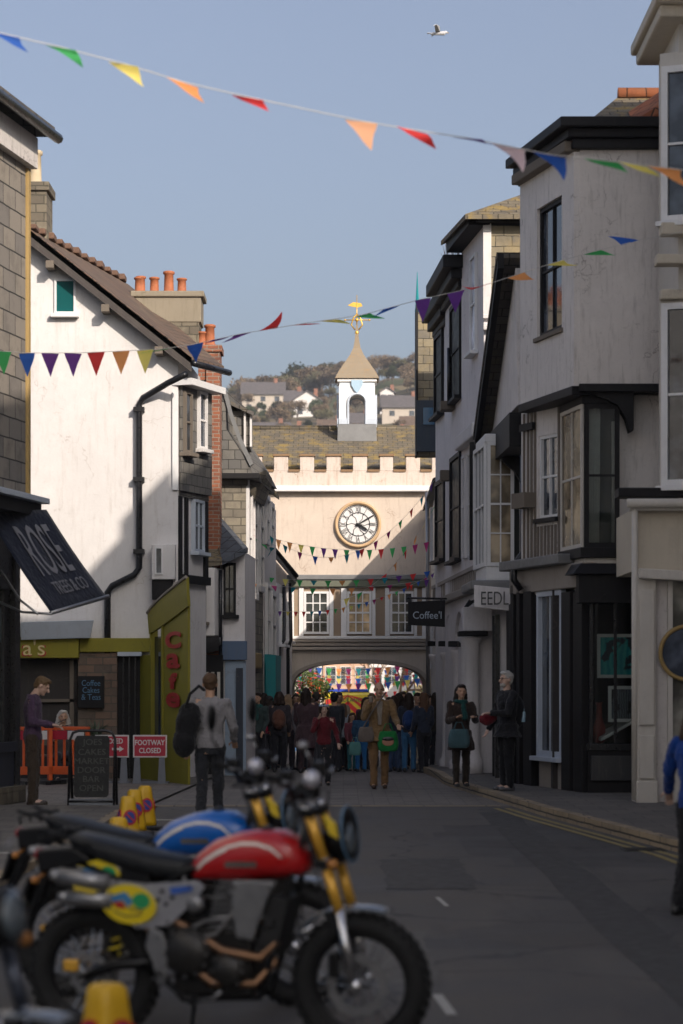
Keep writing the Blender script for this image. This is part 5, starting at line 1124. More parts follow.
hhouse(293,580,4,3.6,7,WHITE3,HR,'small grey roofed annexe joined to the left of the white gabled house')
hhouse(387,560,3.2,5,7,WHITE,HR,'tall white gable end just right of the cupola on the far hill',True)
hhouse(402,545,9,3.2,7,CONC,HR,'low buff terrace right of the tall white gable end on the far hill')
hhouse(268,520,9,2.6,6,CREAM2,HR,'low cream bungalow on the slope below the long buff house')
hhouse(247,500,5,2.4,6,WHITE3,HR,'small weathered white bungalow at the left of the lower slope')
hhouse(291,515,5,2.2,6,CREAM,HR,'small buff outbuilding on the lower slope below the white gabled house')
hhouse(330,520,5,2.4,6,CONC,ROOFT,'brown roofed cottage on the slope just left of the cupola')
hhouse(392,505,7,2.8,6,WHITE,HR,'white cottage on the lower slope right of the cupola')
hhouse(415,520,6,2.8,6,CREAM2,ROOFT,'cream cottage beside the slate-hung tower on the lower slope')
hhouse(356,530,7,2.8,6,CONC,HR,'buff cottage glimpsed through the open arch of the cupola')
m=MB(); tag(sheet('field_bank',[PX(380,590),PX(435,590)],[560,600],lambda x,y:hillz(x,y)+.3,M_plain('dry_field',(.22,.17,.09),.95,0,.3,.2)),kind='structure')
# ================================================================ PEOPLE
def remesh(mb,name,mat,par,vox,smooth_it=2,nz=0.0):
    me=mb.mesh(name); o=bpy.data.objects.new(name,me)
    r=o.modifiers.new('r','REMESH'); r.mode='VOXEL'; r.voxel_size=vox
    s=o.modifiers.new('s','SMOOTH'); s.factor=.5; s.iterations=smooth_it
    me2=evalmesh(o); bpy.data.meshes.remove(me)
    me2.name=name; me2.materials.clear(); me2.materials.append(mat); me2.polygons.foreach_set('use_smooth',[True]*len(me2.polygons))
    if nz:
        from mathutils import noise as mn
        n_=len(me2.vertices); cs=[0.0]*(3*n_); ns=[0.0]*(3*n_); me2.vertices.foreach_get('co',cs); me2.vertices.foreach_get('normal',ns)
        for i in range(n_):
            x,y,z=cs[3*i:3*i+3]; k=mn.noise((x*9+nz*31,y*9,z*7))*.016+abs(mn.noise((x*16,y*16,z*24+nz)))*.013+mn.noise((x*38,y*38,z*18))*.004-.004
            cs[3*i]+=ns[3*i]*k; cs[3*i+1]+=ns[3*i+1]*k; cs[3*i+2]+=ns[3*i+2]*k
        me2.vertices.foreach_set('co',cs); me2.update()
    q=bpy.data.objects.new(name,me2); COL.objects.link(q); q.parent=par; ORG[q.name]=Vector((0,0,0)); return q
SKIN=M_plain('skin',(.5,.3,.2),.55,0,.15,20); SKIN2=M_plain('pale_skin',(.58,.38,.29),.55,0,.15,20)
EYE=M_plain('eye',(.03,.02,.015),.2); LIPS=M_plain('lips',(.38,.14,.12),.5)
def person(label,X,Y,H,rz,top=(.1,.1,.1),legs=(.05,.05,.06),hair=(.05,.03,.02),hairlen=0,stride=0,arms=((5,8,15,0),(5,8,15,0)),
           z=None,skirt=0,coat=0,shoe=(.03,.03,.03),vox=.011,headtilt=0,headturn=0,bald=False,scarf=None,hat=None,group=None,wide=1.0,beard=None,glasses=False,sit=False,shirt=None,skin=None,lean=0,hood=False):
    z=zg(Y) if z is None else z
    t=thing('person',label,'person',(X,Y,z),group,rz=rz); ORG[t.name]=Vector((0,0,0)); k=H
    sk=skin or SKIN
    B=MB(); W=wide
    hipz,kneez,ankz=.515*k,.275*k,.04*k; sh=.105*k*W**.5; hp=.05*k
    shz=.805*k
    def legpts(s,off):
        hip=Vector((s*hp,0,hipz)); foot=Vector((s*hp*1.1,-off,ankz))
        if sit: return hip-Vector((0,0,.26*k)),Vector((s*hp*1.6,-.26*k,hipz-.25*k)),Vector((s*hp*1.6,-.27*k,ankz))
        mid=(hip+foot)/2; L=hipz-ankz; d=(foot-hip).length
        bend=.012*k + (.03*k if off<0 else .012*k)*min(1,abs(off)/(.1*k)) if stride else .006*k
        return hip,Vector((mid.x,mid.y-bend,mid.z+.005*k)),foot
    offs=(stride/2,-stride/2)
    dz=-.26*k if sit else 0
    ln=R(lean)
    def tp(x,y,zz): # torso point with lean about the hips
        h=zz-hipz; return Vector((x,y-h*math.sin(ln),hipz+h*math.cos(ln)+dz))
    def torso(m,infl,z0,z1,flare=0):
        prof=[(.46,.078,.058),(.50,.090,.066),(.53,.092,.066),(.60,.078,.056),(.66,.082,.060),(.73,.098,.066),(.78,.102,.060),(.815,.085,.045),(.84,.04,.036)]
        rings=[]
        for (h,rx,ry) in prof:
            if h*k<z0-1e-6 or h*k>z1+1e-6: continue
            f=flare*max(0,(.6-h))*2
            rings.append([tp((rx*k*W+infl+f*k)*math.cos(a),(ry*k*W+infl+f*k)*math.sin(a),h*k) for a in [2*PI*i/16 for i in range(16)]])
        m.loft(rings)
    torso(B,-.008,0,k)
    hc=tp(0,-.012*k,.932*k); nb=tp(0,.0,.82*k)
    HM=Matrix.Rotation(R(headturn),3,'Z')@Matrix.Rotation(R(headtilt),3,'X')
    hc=nb+HM@(hc-nb)
    B.caps(nb,hc-HM@Vector((0,-.008*k,.03*k)),.034*k,.03*k)
    hr=.066*k
    def hp_(x,y,zz): return hc+HM@Vector((x*k,y*k,zz*k))
    B.ell(hp_(0,.006,.012),(.045*k,.054*k,.054*k),HM); B.ell(hp_(0,-.012,-.022),(.036*k,.04*k,.044*k),HM); B.ell(hp_(0,-.036,-.05),(.018*k,.018*k,.014*k),HM)
    B.caps(hp_(0,-.05,.008),hp_(0,-.064,-.014),.006*k,.0095*k); 
    for s in (-1,1): B.ell(hp_(s*.046,.004,-.004),(.007*k,.014*k,.019*k),HM); B.ell(hp_(s*.017,-.047,.016),(.012*k,.006*k,.005*k),HM)
    T=MB(); torso(T,.012+.006*(coat>0),.5*k if not coat else .46*k,k,0)
    if scarf is None and False: pass
    Tr=MB()
    torso(Tr,.006,0,.56*k)
    feet=[]
    for s,off in zip((-1,1),offs):
        a,b_,c=legpts(s,off)
        B.caps(a,b_,.047*k,.034*k); B.caps(b_,c,.031*k,.021*k); B.caps(c+Vector((0,.01,-.01)),c+Vector((0,-.075*k,-.022*k)),.022*k,.02*k)
        Tr.caps(a,b_,.056*k*W**.5,.042*k); Tr.caps(b_,c+Vector((0,0,.01)),.041*k,.036*k)
        feet.append(c)
    hands=[]
    for s,(fw,ou,el,tw) in zip((-1,1),arms):
        S=tp(s*sh,0,shz); 
        ud=Vector((s*math.sin(R(ou)),-math.sin(R(fw))*math.cos(R(ou)),-math.cos(R(fw))*math.cos(R(ou)))).normalized()
        E=S+ud*.17*k
        f2=fw+el; fd=Vector((s*math.sin(R(ou*.4))-s*math.sin(R(tw)),-math.sin(R(f2)),-math.cos(R(f2)))).normalized()
        Wp=E+fd*.145*k; hands.append((Wp,fd,s))
        B.caps(tp(s*sh*.7,0,shz+.0),S,.03*k,.03*k); B.caps(S,E,.030*k,.023*k); B.caps(E,Wp,.022*k,.015*k)
        T.caps(tp(s*sh*.6,0,shz+.0*k),S,.032*k,.034*k); T.caps(S,E,.036*k+.003,.032*k+.004); T.caps(E,Wp-fd*.01*k,.032*k+.004,.024*k+.003)
        # hand: palm + five fingers
        side=fd.cross(Vector((0,0,1))); side=side.normalized() if side.length>.2 else Vector((0,1,0)); nn=fd.cross(side).normalized()
        pc=Wp+fd*.03*k; PM=Matrix((side,nn,fd)).transposed()
        B.ell(pc,(.021*k,.011*k,.03*k),PM)
        for j,(o_,l_) in enumerate(((-.016,.036),(-.0055,.042),(.0055,.039),(.016,.031))):
            q0=Wp+fd*.048*k+side*o_*k; q1=q0+fd*l_*.55*k+nn*.004*k; q2=q1+(fd*.7+nn*.7*s).normalized()*l_*.5*k; B.caps(q0,q1,.0055*k,.005*k,6); B.caps(q1,q2,.005*k,.0045*k,6)
        q0=Wp+fd*.015*k-side*.018*k; q1=q0+(fd*.6-side*.7).normalized()*.026*k; B.caps(q0,q1,.007*k,.006*k,6); B.caps(q1,q1+fd*.02*k,.006*k,.005*k,6)
    if coat: 
        rr=[]
        for h,f in ((.56,.0),(.50,.008),(.5-coat*.5,.022),(.5-coat,.032)):
            rr.append([tp((.094*k*W+.02+f*k)*math.cos(a),(.07*k*W+.02+f*k+abs(stride)*.1*(h<.5))*math.sin(a),h*k) for a in [2*PI*i/16 for i in range(16)]])
        T.loft(rr)
    if shirt:
        m=MB(); m.slab([tp(-.03*k,-.072*k,.82*k),tp(.03*k,-.072*k,.82*k),tp(.022*k,-.098*k,.72*k),tp(.015*k,-.088*k,.6*k),tp(-.015*k,-.088*k,.6*k),tp(-.022*k,-.098*k,.72*k)],(0,-.008*k,0)); m.build('shirt',M_cloth('cloth_%.3f_%.3f_%.3f'%shirt,shirt),t,bev=.006)
    if hood: T.ell(tp(0,.045*k,.83*k),(.06*k,.04*k,.035*k))
    T.lathe([(.044*k,0),(.05*k,.012*k),(.046*k,.03*k),(.034*k,.03*k)],tp(0,.002*k,.815*k),(0,0,1),12)
    remesh(B,'body',sk,t,vox,1)
    rnd=random.random()*9+.5
    remesh(T,'jacket',M_cloth('cloth_%.3f_%.3f_%.3f'%top,top),t,vox*1.05,2,rnd)
    if skirt:
        Sk=MB(); rr=[]
        for h,f in ((.58,.0),(.5,.01),(.5-skirt*.5,.03),(.5-skirt,.05)): rr.append([tp((.088*k+f*k)*math.cos(a),(.068*k+f*k)*math.sin(a),h*k) for a in [2*PI*i/16 for i in range(16)]])
        Sk.loft(rr); remesh(Sk,'skirt',M_cloth('cloth_%.3f_%.3f_%.3f'%legs,legs),t,vox*1.05,2,rnd)
    else: remesh(Tr,'trousers',M_cloth('cloth_%.3f_%.3f_%.3f'%legs,legs),t,vox*1.05,2,rnd)
    for c in feet:
        m=MB(); m.caps(c+Vector((0,.02*k,-.018*k)),c+Vector((0,-.085*k,-.022*k)),.024*k,.021*k); m.caps(c+Vector((0,.012*k,0)),c+Vector((0,0,.015*k)),.026*k,.026*k); q=remesh(m,'shoe',M_plain('shoe_%.2f_%.2f_%.2f'%shoe,shoe,.5),t,vox*.8,1)
        mn=min(v.co.z for v in q.data.vertices)
        for v in q.data.vertices:
            if v.co.z<.004 and not sit: v.co.z=.004
    hm=M_plain('hair_%.2f_%.2f_%.2f'%hair,hair,.65,0,.5,60,spec=.3)
    if not bald:
        m=MB(); m.ell(hp_(0,.014,.024),(.052*k,.056*k,.053*k),HM); m.ell(hp_(0,-.012,.052),(.042*k,.042*k,.024*k),HM)
        if hairlen<.03: m.ell(hp_(0,.03,-.006),(.042*k,.034*k,.04*k),HM)
        if hairlen>0:
            for s in (-1,0,1):
                m.caps(hp_(s*.038,.018 if s else .04,.01),hp_(s*.05,.032,-.04)+Vector((0,.005,-hairlen*k)),.026*k,.03*k)
            m.caps(hp_(0,.04,.0),hp_(0,.045,-.04)+Vector((0,.005,-hairlen*k*1.08)),.045*k,.034*k)
        remesh(m,'hair',hm,t,vox*.9,0,rnd)
    m=MB()
    for s in (-1,1): m.ell(hp_(s*.017,-.0465,.008),(.0062*k,.0035*k,.0035*k),HM,8,6)
    m.build('eyes',EYE,t,True)
    m=MB(); m.ell(hp_(0,-.0515,-.03),(.014*k,.003*k,.0035*k),HM,10,6); m.build('mouth',LIPS,t,True)
    if beard: m=MB(); m.ell(hp_(0,-.03,-.042),(.03*k,.026*k,.025*k),HM); remesh(m,'beard',M_plain('hair_%.2f_%.2f_%.2f'%beard,beard,.7),t,vox*.8,1)
    if glasses:
        m=MB()
        for s in (-1,1): m.torus(hp_(s*.019,-.056,.008),HM@Vector((0,1,0)),.012*k,.0016*k,14,5); m.tube([hp_(s*.032,-.054,.01),hp_(s*.047,-.0,.01)],.0016*k,5)
        m.build('glasses',BLACKG,t,True)
    if scarf: m=MB(); m.torus(tp(0,-.004*k,.835*k),(0,0,1),.05*k,.024*k,18,8); m.caps(tp(.01*k,-.07*k,.81*k),tp(.02*k,-.085*k,.68*k),.026*k,.03*k); remesh(m,'scarf',M_cloth('cloth_%.3f_%.3f_%.3f'%scarf,scarf),t,vox,1,rnd)
    if hat:
        m=MB()
        if hat[0]=='cap': m.ell(hp_(0,.008,.045),(.056*k,.062*k,.045*k),HM); m.ell(hp_(0,-.055,.034),(.04*k,.04*k,.007*k),HM)
        else:
            for j in range(9): a=2*PI*j/9; m.ell(hp_(.05*math.cos(a),.01+.058*math.sin(a),.05),(.017*k,.017*k,.015*k),HM,8,6)
        m.build('cap' if hat[0]=='cap' else 'flower_crown',M_plain('hat_%.2f_%.2f_%.2f'%hat[1],hat[1],.8),t,True)
    t['_k']=1; del t['_k']
    RM=Matrix.Rotation(rz,4,'Z'); base=Vector((X,Y,z))
    return t,[(base+RM@h[0],RM.to_3x3()@h[1]) for h in hands], lambda p: base+RM@Vector(p)
def bag(name,label,cat,c,w,d,h,mat,rz=0,strap=None,handles=True,extra=None,cloth=True):
    m=MB(); M_=Matrix.Translation(c)@Matrix.Rotation(rz,4,'Z')
    rings=[]
    for f,ww in ((0,.7),(.07,.93),(.3,1.05),(.6,1.0),(.9,.86),(1,.74)):
        rings.append([M_@Vector((w/2*ww*math.copysign(abs(math.cos(a))**.7,math.cos(a)),d/2*ww*math.copysign(abs(math.sin(a))**.7,math.sin(a)),-h+h*f)) for a in [2*PI*i/16 for i in range(16)]])
    t=thing(name,label,cat,M_@Vector((0,0,-h))); m.loft(rings); m.build('bag_body',mat,t,True)
    if handles: 
        m=MB()
        for s in (-1,1): m.tube([M_@Vector((-w*.25,s*d*.3,-.01)),M_@Vector((-w*.12,s*d*.1,h*.35)),M_@Vector((w*.12,s*d*.1,h*.35)),M_@Vector((w*.25,s*d*.3,-.01))],.009,6)
        m.build('handle',mat,t,True)
    if strap: m=MB(); m.tube(strap,.014,6); m.build('strap',mat,t,True)
    return t,M_
def backpack(label,P,H,mat,dy=.11,w=.3,h=.42,zc=.66):
    c=P((0,dy*H/1.7+.06,zc*H)); m=MB(); q=MB()
    t=thing('backpack',label,'backpack',tuple(c-Vector((0,0,h/2)))); ex=(P((1,0,0))-P((0,0,0))); ey=(P((0,1,0))-P((0,0,0))); Mx=Matrix((ex,ey,Vector((0,0,1)))).transposed()
    m.ell(c,(w/2,.11,h/2),Mx,18,12); m.ell(c+ey*.07-Vector((0,0,h*.15)),(w*.38,.07,h*.22),Mx); m.build('pack',mat,t,True)
    for s in (-1,1): q.tube([P((s*.1*H/1.7,.06,.80*H)),P((s*.095*H/1.7,-.06,.815*H)),P((s*.11*H/1.7,-.13*H/1.7,.72*H)),P((s*.14*H/1.7,-.02,.6*H)),P((s*.1,.09,.58*H))],.018,6)
    q.build('shoulder_strap',mat,t,True); return t
D2R=PI/180
def xx(px,d): return PX(px,d)
PV=.12
# man at the left shop, in profile facing right, looking at a phone
p,h,P=person('man in purple sweatshirt by the left shopfront looking down at his phone',xx(33,33.8),33.8,1.86,PI/2,(.075,.045,.085),(.05,.036,.026),(.16,.10,.05),.0,z=.05,arms=((2,4,80,14),(2,4,76,14)),headtilt=32,vox=.008,shoe=(.03,.018,.012),skin=SKIN2)
ph=(h[0][0]+h[1][0])/2+Vector((.1,0,.03)); m=MB(); m.slab([ph+Vector(v) for v in ((-.02,-.035,0),(.1,-.035,.05),(.1,.035,.05),(-.02,.035,0))],(0,0,.01)); tag(m.build('mobile_phone',BLACKG),'dark mobile phone held in front of the man in the purple sweatshirt','phone')
# man seen from behind
p,h,P=person('man with short hair seen from behind in a grey sweatshirt and dark jeans',xx(210,30.5),30.5,1.88,PI,(.26,.25,.26),(.028,.03,.036),(.09,.05,.025),0,z=.02,stride=.25,arms=((12,16,35,5),(-2,14,25,2)),vox=.007,shoe=(.2,.19,.18),wide=1.08,skin=SKIN)
hb_=at(186,730,30.35); t=thing('holdall','bulky black holdall hanging at the left arm of the man in the grey sweatshirt','bag',hb_-Vector((0,0,.35)))
m=MB(); m.ell(hb_,(.14,.13,.34)); m.ell(hb_+Vector((.06,0,.15)),(.14,.12,.2)); m.ell(hb_+Vector((-.02,-.03,-.15)),(.15,.13,.2)); remesh(m,'bag_body',M_cloth('black_cloth',(.012,.012,.014)),t,.014,2,3.3).location=-Vector(t.location)
m=MB(); m.tube([at(184,712,30.3),at(190,694,30.25),at(199,686,30.3),at(204,690,30.5)],.02,6); m.build('strap',M_cloth('black_cloth'),t,True)
# man in tan coat with shopping
p,h,P=person('older man in tan jacket walking towards us with raised cup',xx(379,40.2),40.2,1.78,0.05,(.24,.15,.07),(.21,.12,.055),(.3,.26,.22),0,stride=.16,arms=((38,12,112,24),(20,14,50,0)),vox=.0075,bald=True,coat=.05,headtilt=6,shirt=(.3,.26,.22),shoe=(.05,.025,.015),wide=1.1)
m=MB(); m.lathe([(.028,0),(.036,.09),(.038,.092),(.02,.1)],h[0][0]+h[0][1]*.07+Vector((0,-.02,-.02)),(0,0,1),14); tag(m.build('paper_cup',M_plain('paper',(.6,.5,.4),.8),None,True),'small takeaway cup in the raised hand of the man in the tan jacket','cup')
GB=M_cloth('green_bag_cloth',(.015,.2,.05)); t,Mx=bag('shopping_bag','bright green shopping bag with round face print carried by the man in tan','bag',at(388,731,40.0),.34,.1,.34,GB,0)
m=MB(); m.ell(Mx@Vector((0,-.056,-.18)),(.1,.008,.07)); m.build('round_print',M_plain('print_pink',(.45,.22,.14),.8),t,True); m=MB(); m.ell(Mx@Vector((0,-.062,-.13)),(.1,.008,.035)); m.build('print_hat',BLACKG,t,True)
bag('satchel','small grey canvas satchel across the hip of the man in tan','bag',at(366,727,39.95),.26,.09,.25,M_cloth('grey_canvas',(.17,.14,.12)),0,handles=False,strap=[at(362,730,39.95),at(372,712,39.97),at(386,692,40.0)])
# girl with flower crown
p,h,P=person('girl in dark red jumper and pale flower crown, hand at her mouth',xx(324,41.3),41.3,1.4,.1,(.13,.015,.022),(.03,.03,.035),(.035,.02,.015),.16,stride=.18,arms=((42,12,120,28),(5,16,30,0)),vox=.008,hat=('crown',(.4,.5,.65)),skin=SKIN2)
# woman with teal bag on right pavement
p,h,P=person('woman in dark brown coat and green scarf standing on the right pavement',xx(461,38.2),38.2,1.62,.15,(.04,.026,.02),(.035,.028,.022),(.025,.015,.012),.08,z=PV,stride=.12,arms=((22,10,82,26),(22,10,82,26)),coat=.14,scarf=(.012,.06,.055),vox=.0075,shoe=(.03,.03,.03))
bag('tote_bag','soft teal bag hanging from the arm of the woman in the brown coat','bag',at(459,729,37.9),.34,.14,.3,M_cloth('teal_cloth',(.06,.12,.14)),.1)
# man with white hair
p,h,P=person('white haired bearded man in black clothes by the right shopfronts, facing left',xx(507,36.9),36.9,1.83,-1.15,(.02,.02,.024),(.012,.012,.014),(.5,.48,.45),0,z=PV,arms=((10,6,22,0),(25,8,65,10)),vox=.0075,glasses=True,beard=(.45,.43,.4),wide=1.12,headturn=8,coat=.05,shoe=(.12,.12,.13),skin=SKIN2)
rb=at(487,719,36.7); t=thing('red_bag','dark red rounded bag held in front of the white haired man','bag',rb-Vector((0,0,.12)))
m=MB(); m.ell(rb,(.13,.1,.1)); m.ell(rb+Vector((.05,0,.03)),(.1,.1,.08)); remesh(m,'bag_body',M_cloth('dark_red_cloth',(.15,.012,.02)),t,.012,2,1.3).location=-Vector(t.location)
backpack('black backpack with a bottle in its side, on the white haired man',P,1.83,M_cloth('black_cloth'),w=.3,h=.5)
m=MB(); q=P((.12,.22,1.05)); m.lathe([(.032,0),(.034,.02),(.034,.15),(.015,.18),(.015,.21)],q,(0,0,1),12); tag(m.build('water_bottle',M_plain('bottle_blue',(.3,.45,.55),.2),None,True),'pale blue water bottle in the side pocket of the black backpack','bottle')
# person in blue at right edge
p,h,P=person('person in bright blue top cut off by the right edge, arm swinging',xx(697,18.8),18.8,1.66,2.5,(.005,.045,.24),(.016,.016,.018),(.05,.03,.02),.05,z=0,stride=.3,arms=((22,24,15,-8),(24,28,20,-10)),vox=.007,hood=False,shoe=(.02,.02,.02),skin=SKIN2)
# seated cafe customer
p,h,P=person('white haired customer seated at the cafe behind the orange barrier',xx(63,42.3),42.3,1.66,.2,(.08,.07,.07),(.05,.05,.06),(.55,.52,.48),.03,z=.05,sit=True,arms=((30,8,70,10),(30,8,70,10)),vox=.011)
# crowd in front of the arch
GP='people crowded in front of the arch'
CR=[ # px, d, H, rz, top, legs, hair, hairlen, extra, label
(248,51.0,1.62,.5,(.20,.02,.03),(.03,.03,.04),(.28,.17,.08),.14,{}, 'blonde woman in a dark red coat at the left edge of the crowd'),
(258,50.0,1.66,-.4,(.025,.04,.04),(.015,.015,.02),(.03,.018,.012),.08,dict(scarf=(.03,.12,.11)), 'dark haired woman in black with a teal scarf, second from the left of the crowd'),
(269,52.5,1.6,2.8,(.22,.015,.04),(.04,.04,.05),(.03,.02,.015),.02,dict(hat=('cap',(.02,.02,.02))), 'person in red jacket and black cap at the left of the crowd'),
(279,50.2,1.68,PI,(.03,.025,.03),(.015,.015,.02),(.035,.02,.015),.03,{}, 'dark haired person wearing a brown backpack, seen from behind'),
(288,52.8,1.66,2.7,(.2,.14,.13),(.06,.05,.06),(.3,.2,.12),.12,{}, 'fair haired woman in pinkish grey top behind the brown backpack'),
(306,49.4,1.74,PI-.2,(.045,.025,.03),(.03,.018,.022),(.025,.015,.012),.2,dict(coat=.2,wide=1.1), 'tall figure with long dark hair and long maroon coat in the crowd'),
(334,50.5,1.66,PI+.3,(.018,.02,.026),(.02,.02,.025),(.015,.012,.01),0,{}, 'black haired man in black jacket just right of the girl with flowers'),
(343,52,1.45,2.9,(.22,.24,.26),(.03,.03,.03),(.12,.07,.04),.1,{}, 'teenager in a pale grey top in the middle of the crowd'),
(352,51.6,1.25,.3,(.12,.03,.04),(.03,.14,.16),(.1,.05,.03),.1,{}, 'child in dark red top and teal trousers left of the man in tan'),
(361,50.8,1.3,3.0,(.02,.06,.12),(.02,.12,.3),(.04,.03,.02),.02,{}, 'child in navy top and bright blue trousers left of the man in tan'),
(399,52.0,1.68,PI,(.02,.025,.04),(.03,.06,.12),(.03,.02,.015),.03,{}, 'dark haired person in navy directly right of the man in tan'),
(409,50.4,1.66,PI,(.02,.024,.035),(.03,.10,.2),(.03,.018,.012),.17,{}, 'woman in bright blue jeans wearing a blue backpack, seen from behind'),
(424,50.0,1.66,PI+.5,(.022,.028,.045),(.018,.018,.022),(.12,.06,.03),.2,dict(stride=.14), 'woman with long brown hair and flared black trousers at the right of the crowd'),
(417,53.2,1.7,.2,(.06,.04,.03),(.02,.02,.03),(.05,.03,.02),0,{}, 'man in a brown jacket behind the two women with long hair'),
(316,53.5,1.72,PI,(.05,.05,.06),(.03,.03,.04),(.05,.04,.03),0,{}, 'man in grey seen from behind between the girl with flowers and the maroon coat'),
(296,54.5,1.7,0,(.06,.07,.05),(.03,.03,.04),(.06,.04,.03),.03,{}, 'person in an olive jacket at the back of the crowd, facing us'),
(372,54.0,1.7,PI,(.03,.03,.03),(.04,.04,.05),(.2,.13,.07),.1,{}, 'fair haired person in black half hidden behind the man in tan'),
(389,54.8,1.62,0,(.3,.1,.1),(.03,.03,.04),(.04,.03,.02),.1,{}, 'woman in a salmon top behind the man in tan'),
(274,55.5,1.74,.1,(.03,.05,.09),(.03,.03,.04),(.07,.05,.03),0,{}, 'man in a navy jacket at the back left of the crowd'),
(436,52.6,1.7,PI,(.03,.025,.02),(.02,.02,.025),(.03,.02,.015),.1,{}, 'person in black closest to the right-hand wall at the end of the crowd'),
(264,53.8,1.7,PI,(.05,.02,.03),(.03,.03,.04),(.03,.02,.015),.05,{}, 'person in a plum top in the second row at the left of the crowd'),
(301,52.2,1.6,.6,(.1,.09,.1),(.03,.03,.04),(.2,.12,.06),.12,{}, 'light brown haired woman in grey beside the maroon coat, turned to the right'),
(312,50.8,1.55,PI,(.02,.03,.03),(.05,.05,.06),(.08,.05,.03),.14,{}, 'brown haired girl in dark green seen from behind left of the flower crown girl'),
(339,53.6,1.72,.2,(.2,.16,.12),(.03,.03,.04),(.08,.05,.03),0,{}, 'man in a beige top facing us behind the black haired man'),
(366,52.8,1.6,PI,(.08,.02,.05),(.02,.02,.03),(.05,.03,.02),.1,{}, 'woman in a dark pink top seen from behind left of the man in tan'),
(394,50.6,1.6,PI-.3,(.015,.02,.03),(.03,.05,.1),(.05,.03,.02),.16,{}, 'woman with long hair touching the right shoulder of the man in tan'),
(403,54.2,1.74,0,(.07,.08,.1),(.03,.03,.04),(.1,.07,.05),0,{}, 'man in slate blue facing us between the two women with long hair'),
(431,54.6,1.68,.1,(.12,.05,.04),(.02,.02,.03),(.05,.03,.02),.08,{}, 'woman in rust coloured top at the far right back of the crowd'),
(236,48.0,1.02,.2,(.42,.07,.16),(.08,.06,.1),(.4,.3,.25),.05,{}, 'small child in a pink coat left of the crowd'),
]
bp_=[]
for q in CR:
    px,d,H,rz,tc,lc,hcx,hl,ex,lab=q
    ex=dict(ex); st_=ex.pop('stride',.08); tc=tuple(min(.7,v*1.5+.006) for v in tc); lc=tuple(min(.6,v*1.4+.004) for v in lc)
    if px in (296,389,258,417): ex['shirt']=(.35,.33,.3)
    sw=random.Random(px).uniform(-8,8)
    p,h,P=person(lab,xx(px,d),d,H,rz,tc,lc,hcx,hl,stride=st_,arms=((8+sw,7,22,4),(8-sw,7,30,8)),vox=.014,group=GP,**ex)
    bp_.append((lab,P,H))
for lab,P,H in bp_:
    if 'brown backpack, seen' in lab: backpack('brown leather backpack worn in the crowd left of the arch centre',P,H,M_cloth('brown_leather',(.14,.06,.04)))
    if 'blue backpack, seen' in lab: backpack('blue backpack worn above bright blue jeans',P,H,M_cloth('blue_nylon',(.02,.05,.16)))
bag('carrier_bag','bright red carrier bag hanging at the left side of the crowd','bag',at(247,734,50.6),.3,.12,.42,M_cloth('red_cloth',(.3,.012,.02)),0)
bag('carrier_bag','pale teal carrier bag held low beside the children in the crowd','bag',at(355,742,50.2),.26,.1,.28,M_cloth('mint_cloth',(.12,.3,.28)),0)
# ================================================================ BUNTING
FC={'r':(.75,.05,.05),'o':(.9,.35,.12),'y':(.9,.72,.18),'g':(.06,.42,.12),'b':(.03,.12,.48),'p':(.16,.05,.28),'k':(.9,.65,.68),'w':(.75,.66,.55),'t':(.02,.25,.3),'m':(.4,.04,.18),'e':(.95,.48,.28)}
def fmat(c): 
    k='flag_cloth_'+c
    if k in MATS: return MATS[k]
    m,nt,b=_new(k); b.inputs['Base Color'].default_value=c4(FC[c]); b.inputs['Roughness'].default_value=.8
    tr=N(nt,'ShaderNodeBsdfTranslucent'); tr.inputs[0].default_value=c4([min(1,x*1.4) for x in FC[c]]); mx=nt.nodes.new('ShaderNodeMixShader'); mx.inputs[0].default_value=.5
    nt.links.new(b.outputs[0],mx.inputs[1]); nt.links.new(tr.outputs[0],mx.inputs[2]); nt.links.new(mx.outputs[0],nt.nodes['Material Output'].inputs[0]); MATS[k]=m; return m
def flag(par,p,dirv,w,h,c,rg,wind=None,tilt=None,curl=None):
    """small triangular pennant, blown and curled: a strip lofted from the hoist edge to the tip"""
    p=Vector(p); dv=Vector(dirv).normalized(); tilt=rg.uniform(-70,70) if tilt is None else tilt; curl=rg.uniform(-60,60) if curl is None else curl
    dn=Vector((0,0,-1)); out=dv.cross(dn).normalized()
    m=MB(); n=6; ctr=p.copy(); vs=[]
    for i in range(n+1):
        t=i/n; a=R(tilt+curl*t); ddir=(dn*math.cos(a)+ (wind or out)*math.sin(a)).normalized()
        if i>0: ctr=ctr+ddir*h/n
        ww=w*(1-t)*.5+.002; tw=R(curl*1.1*t)+.35*math.sin(t*5+tilt); wd=(dv*math.cos(tw)+out*math.sin(tw)); vs+= [ctr-wd*ww,ctr+wd*ww]
    m.add(vs,[(2*i,2*i+1,2*i+3,2*i+2) for i in range(n)])
    o=m.build('flag',fmat(c),par,True); return o
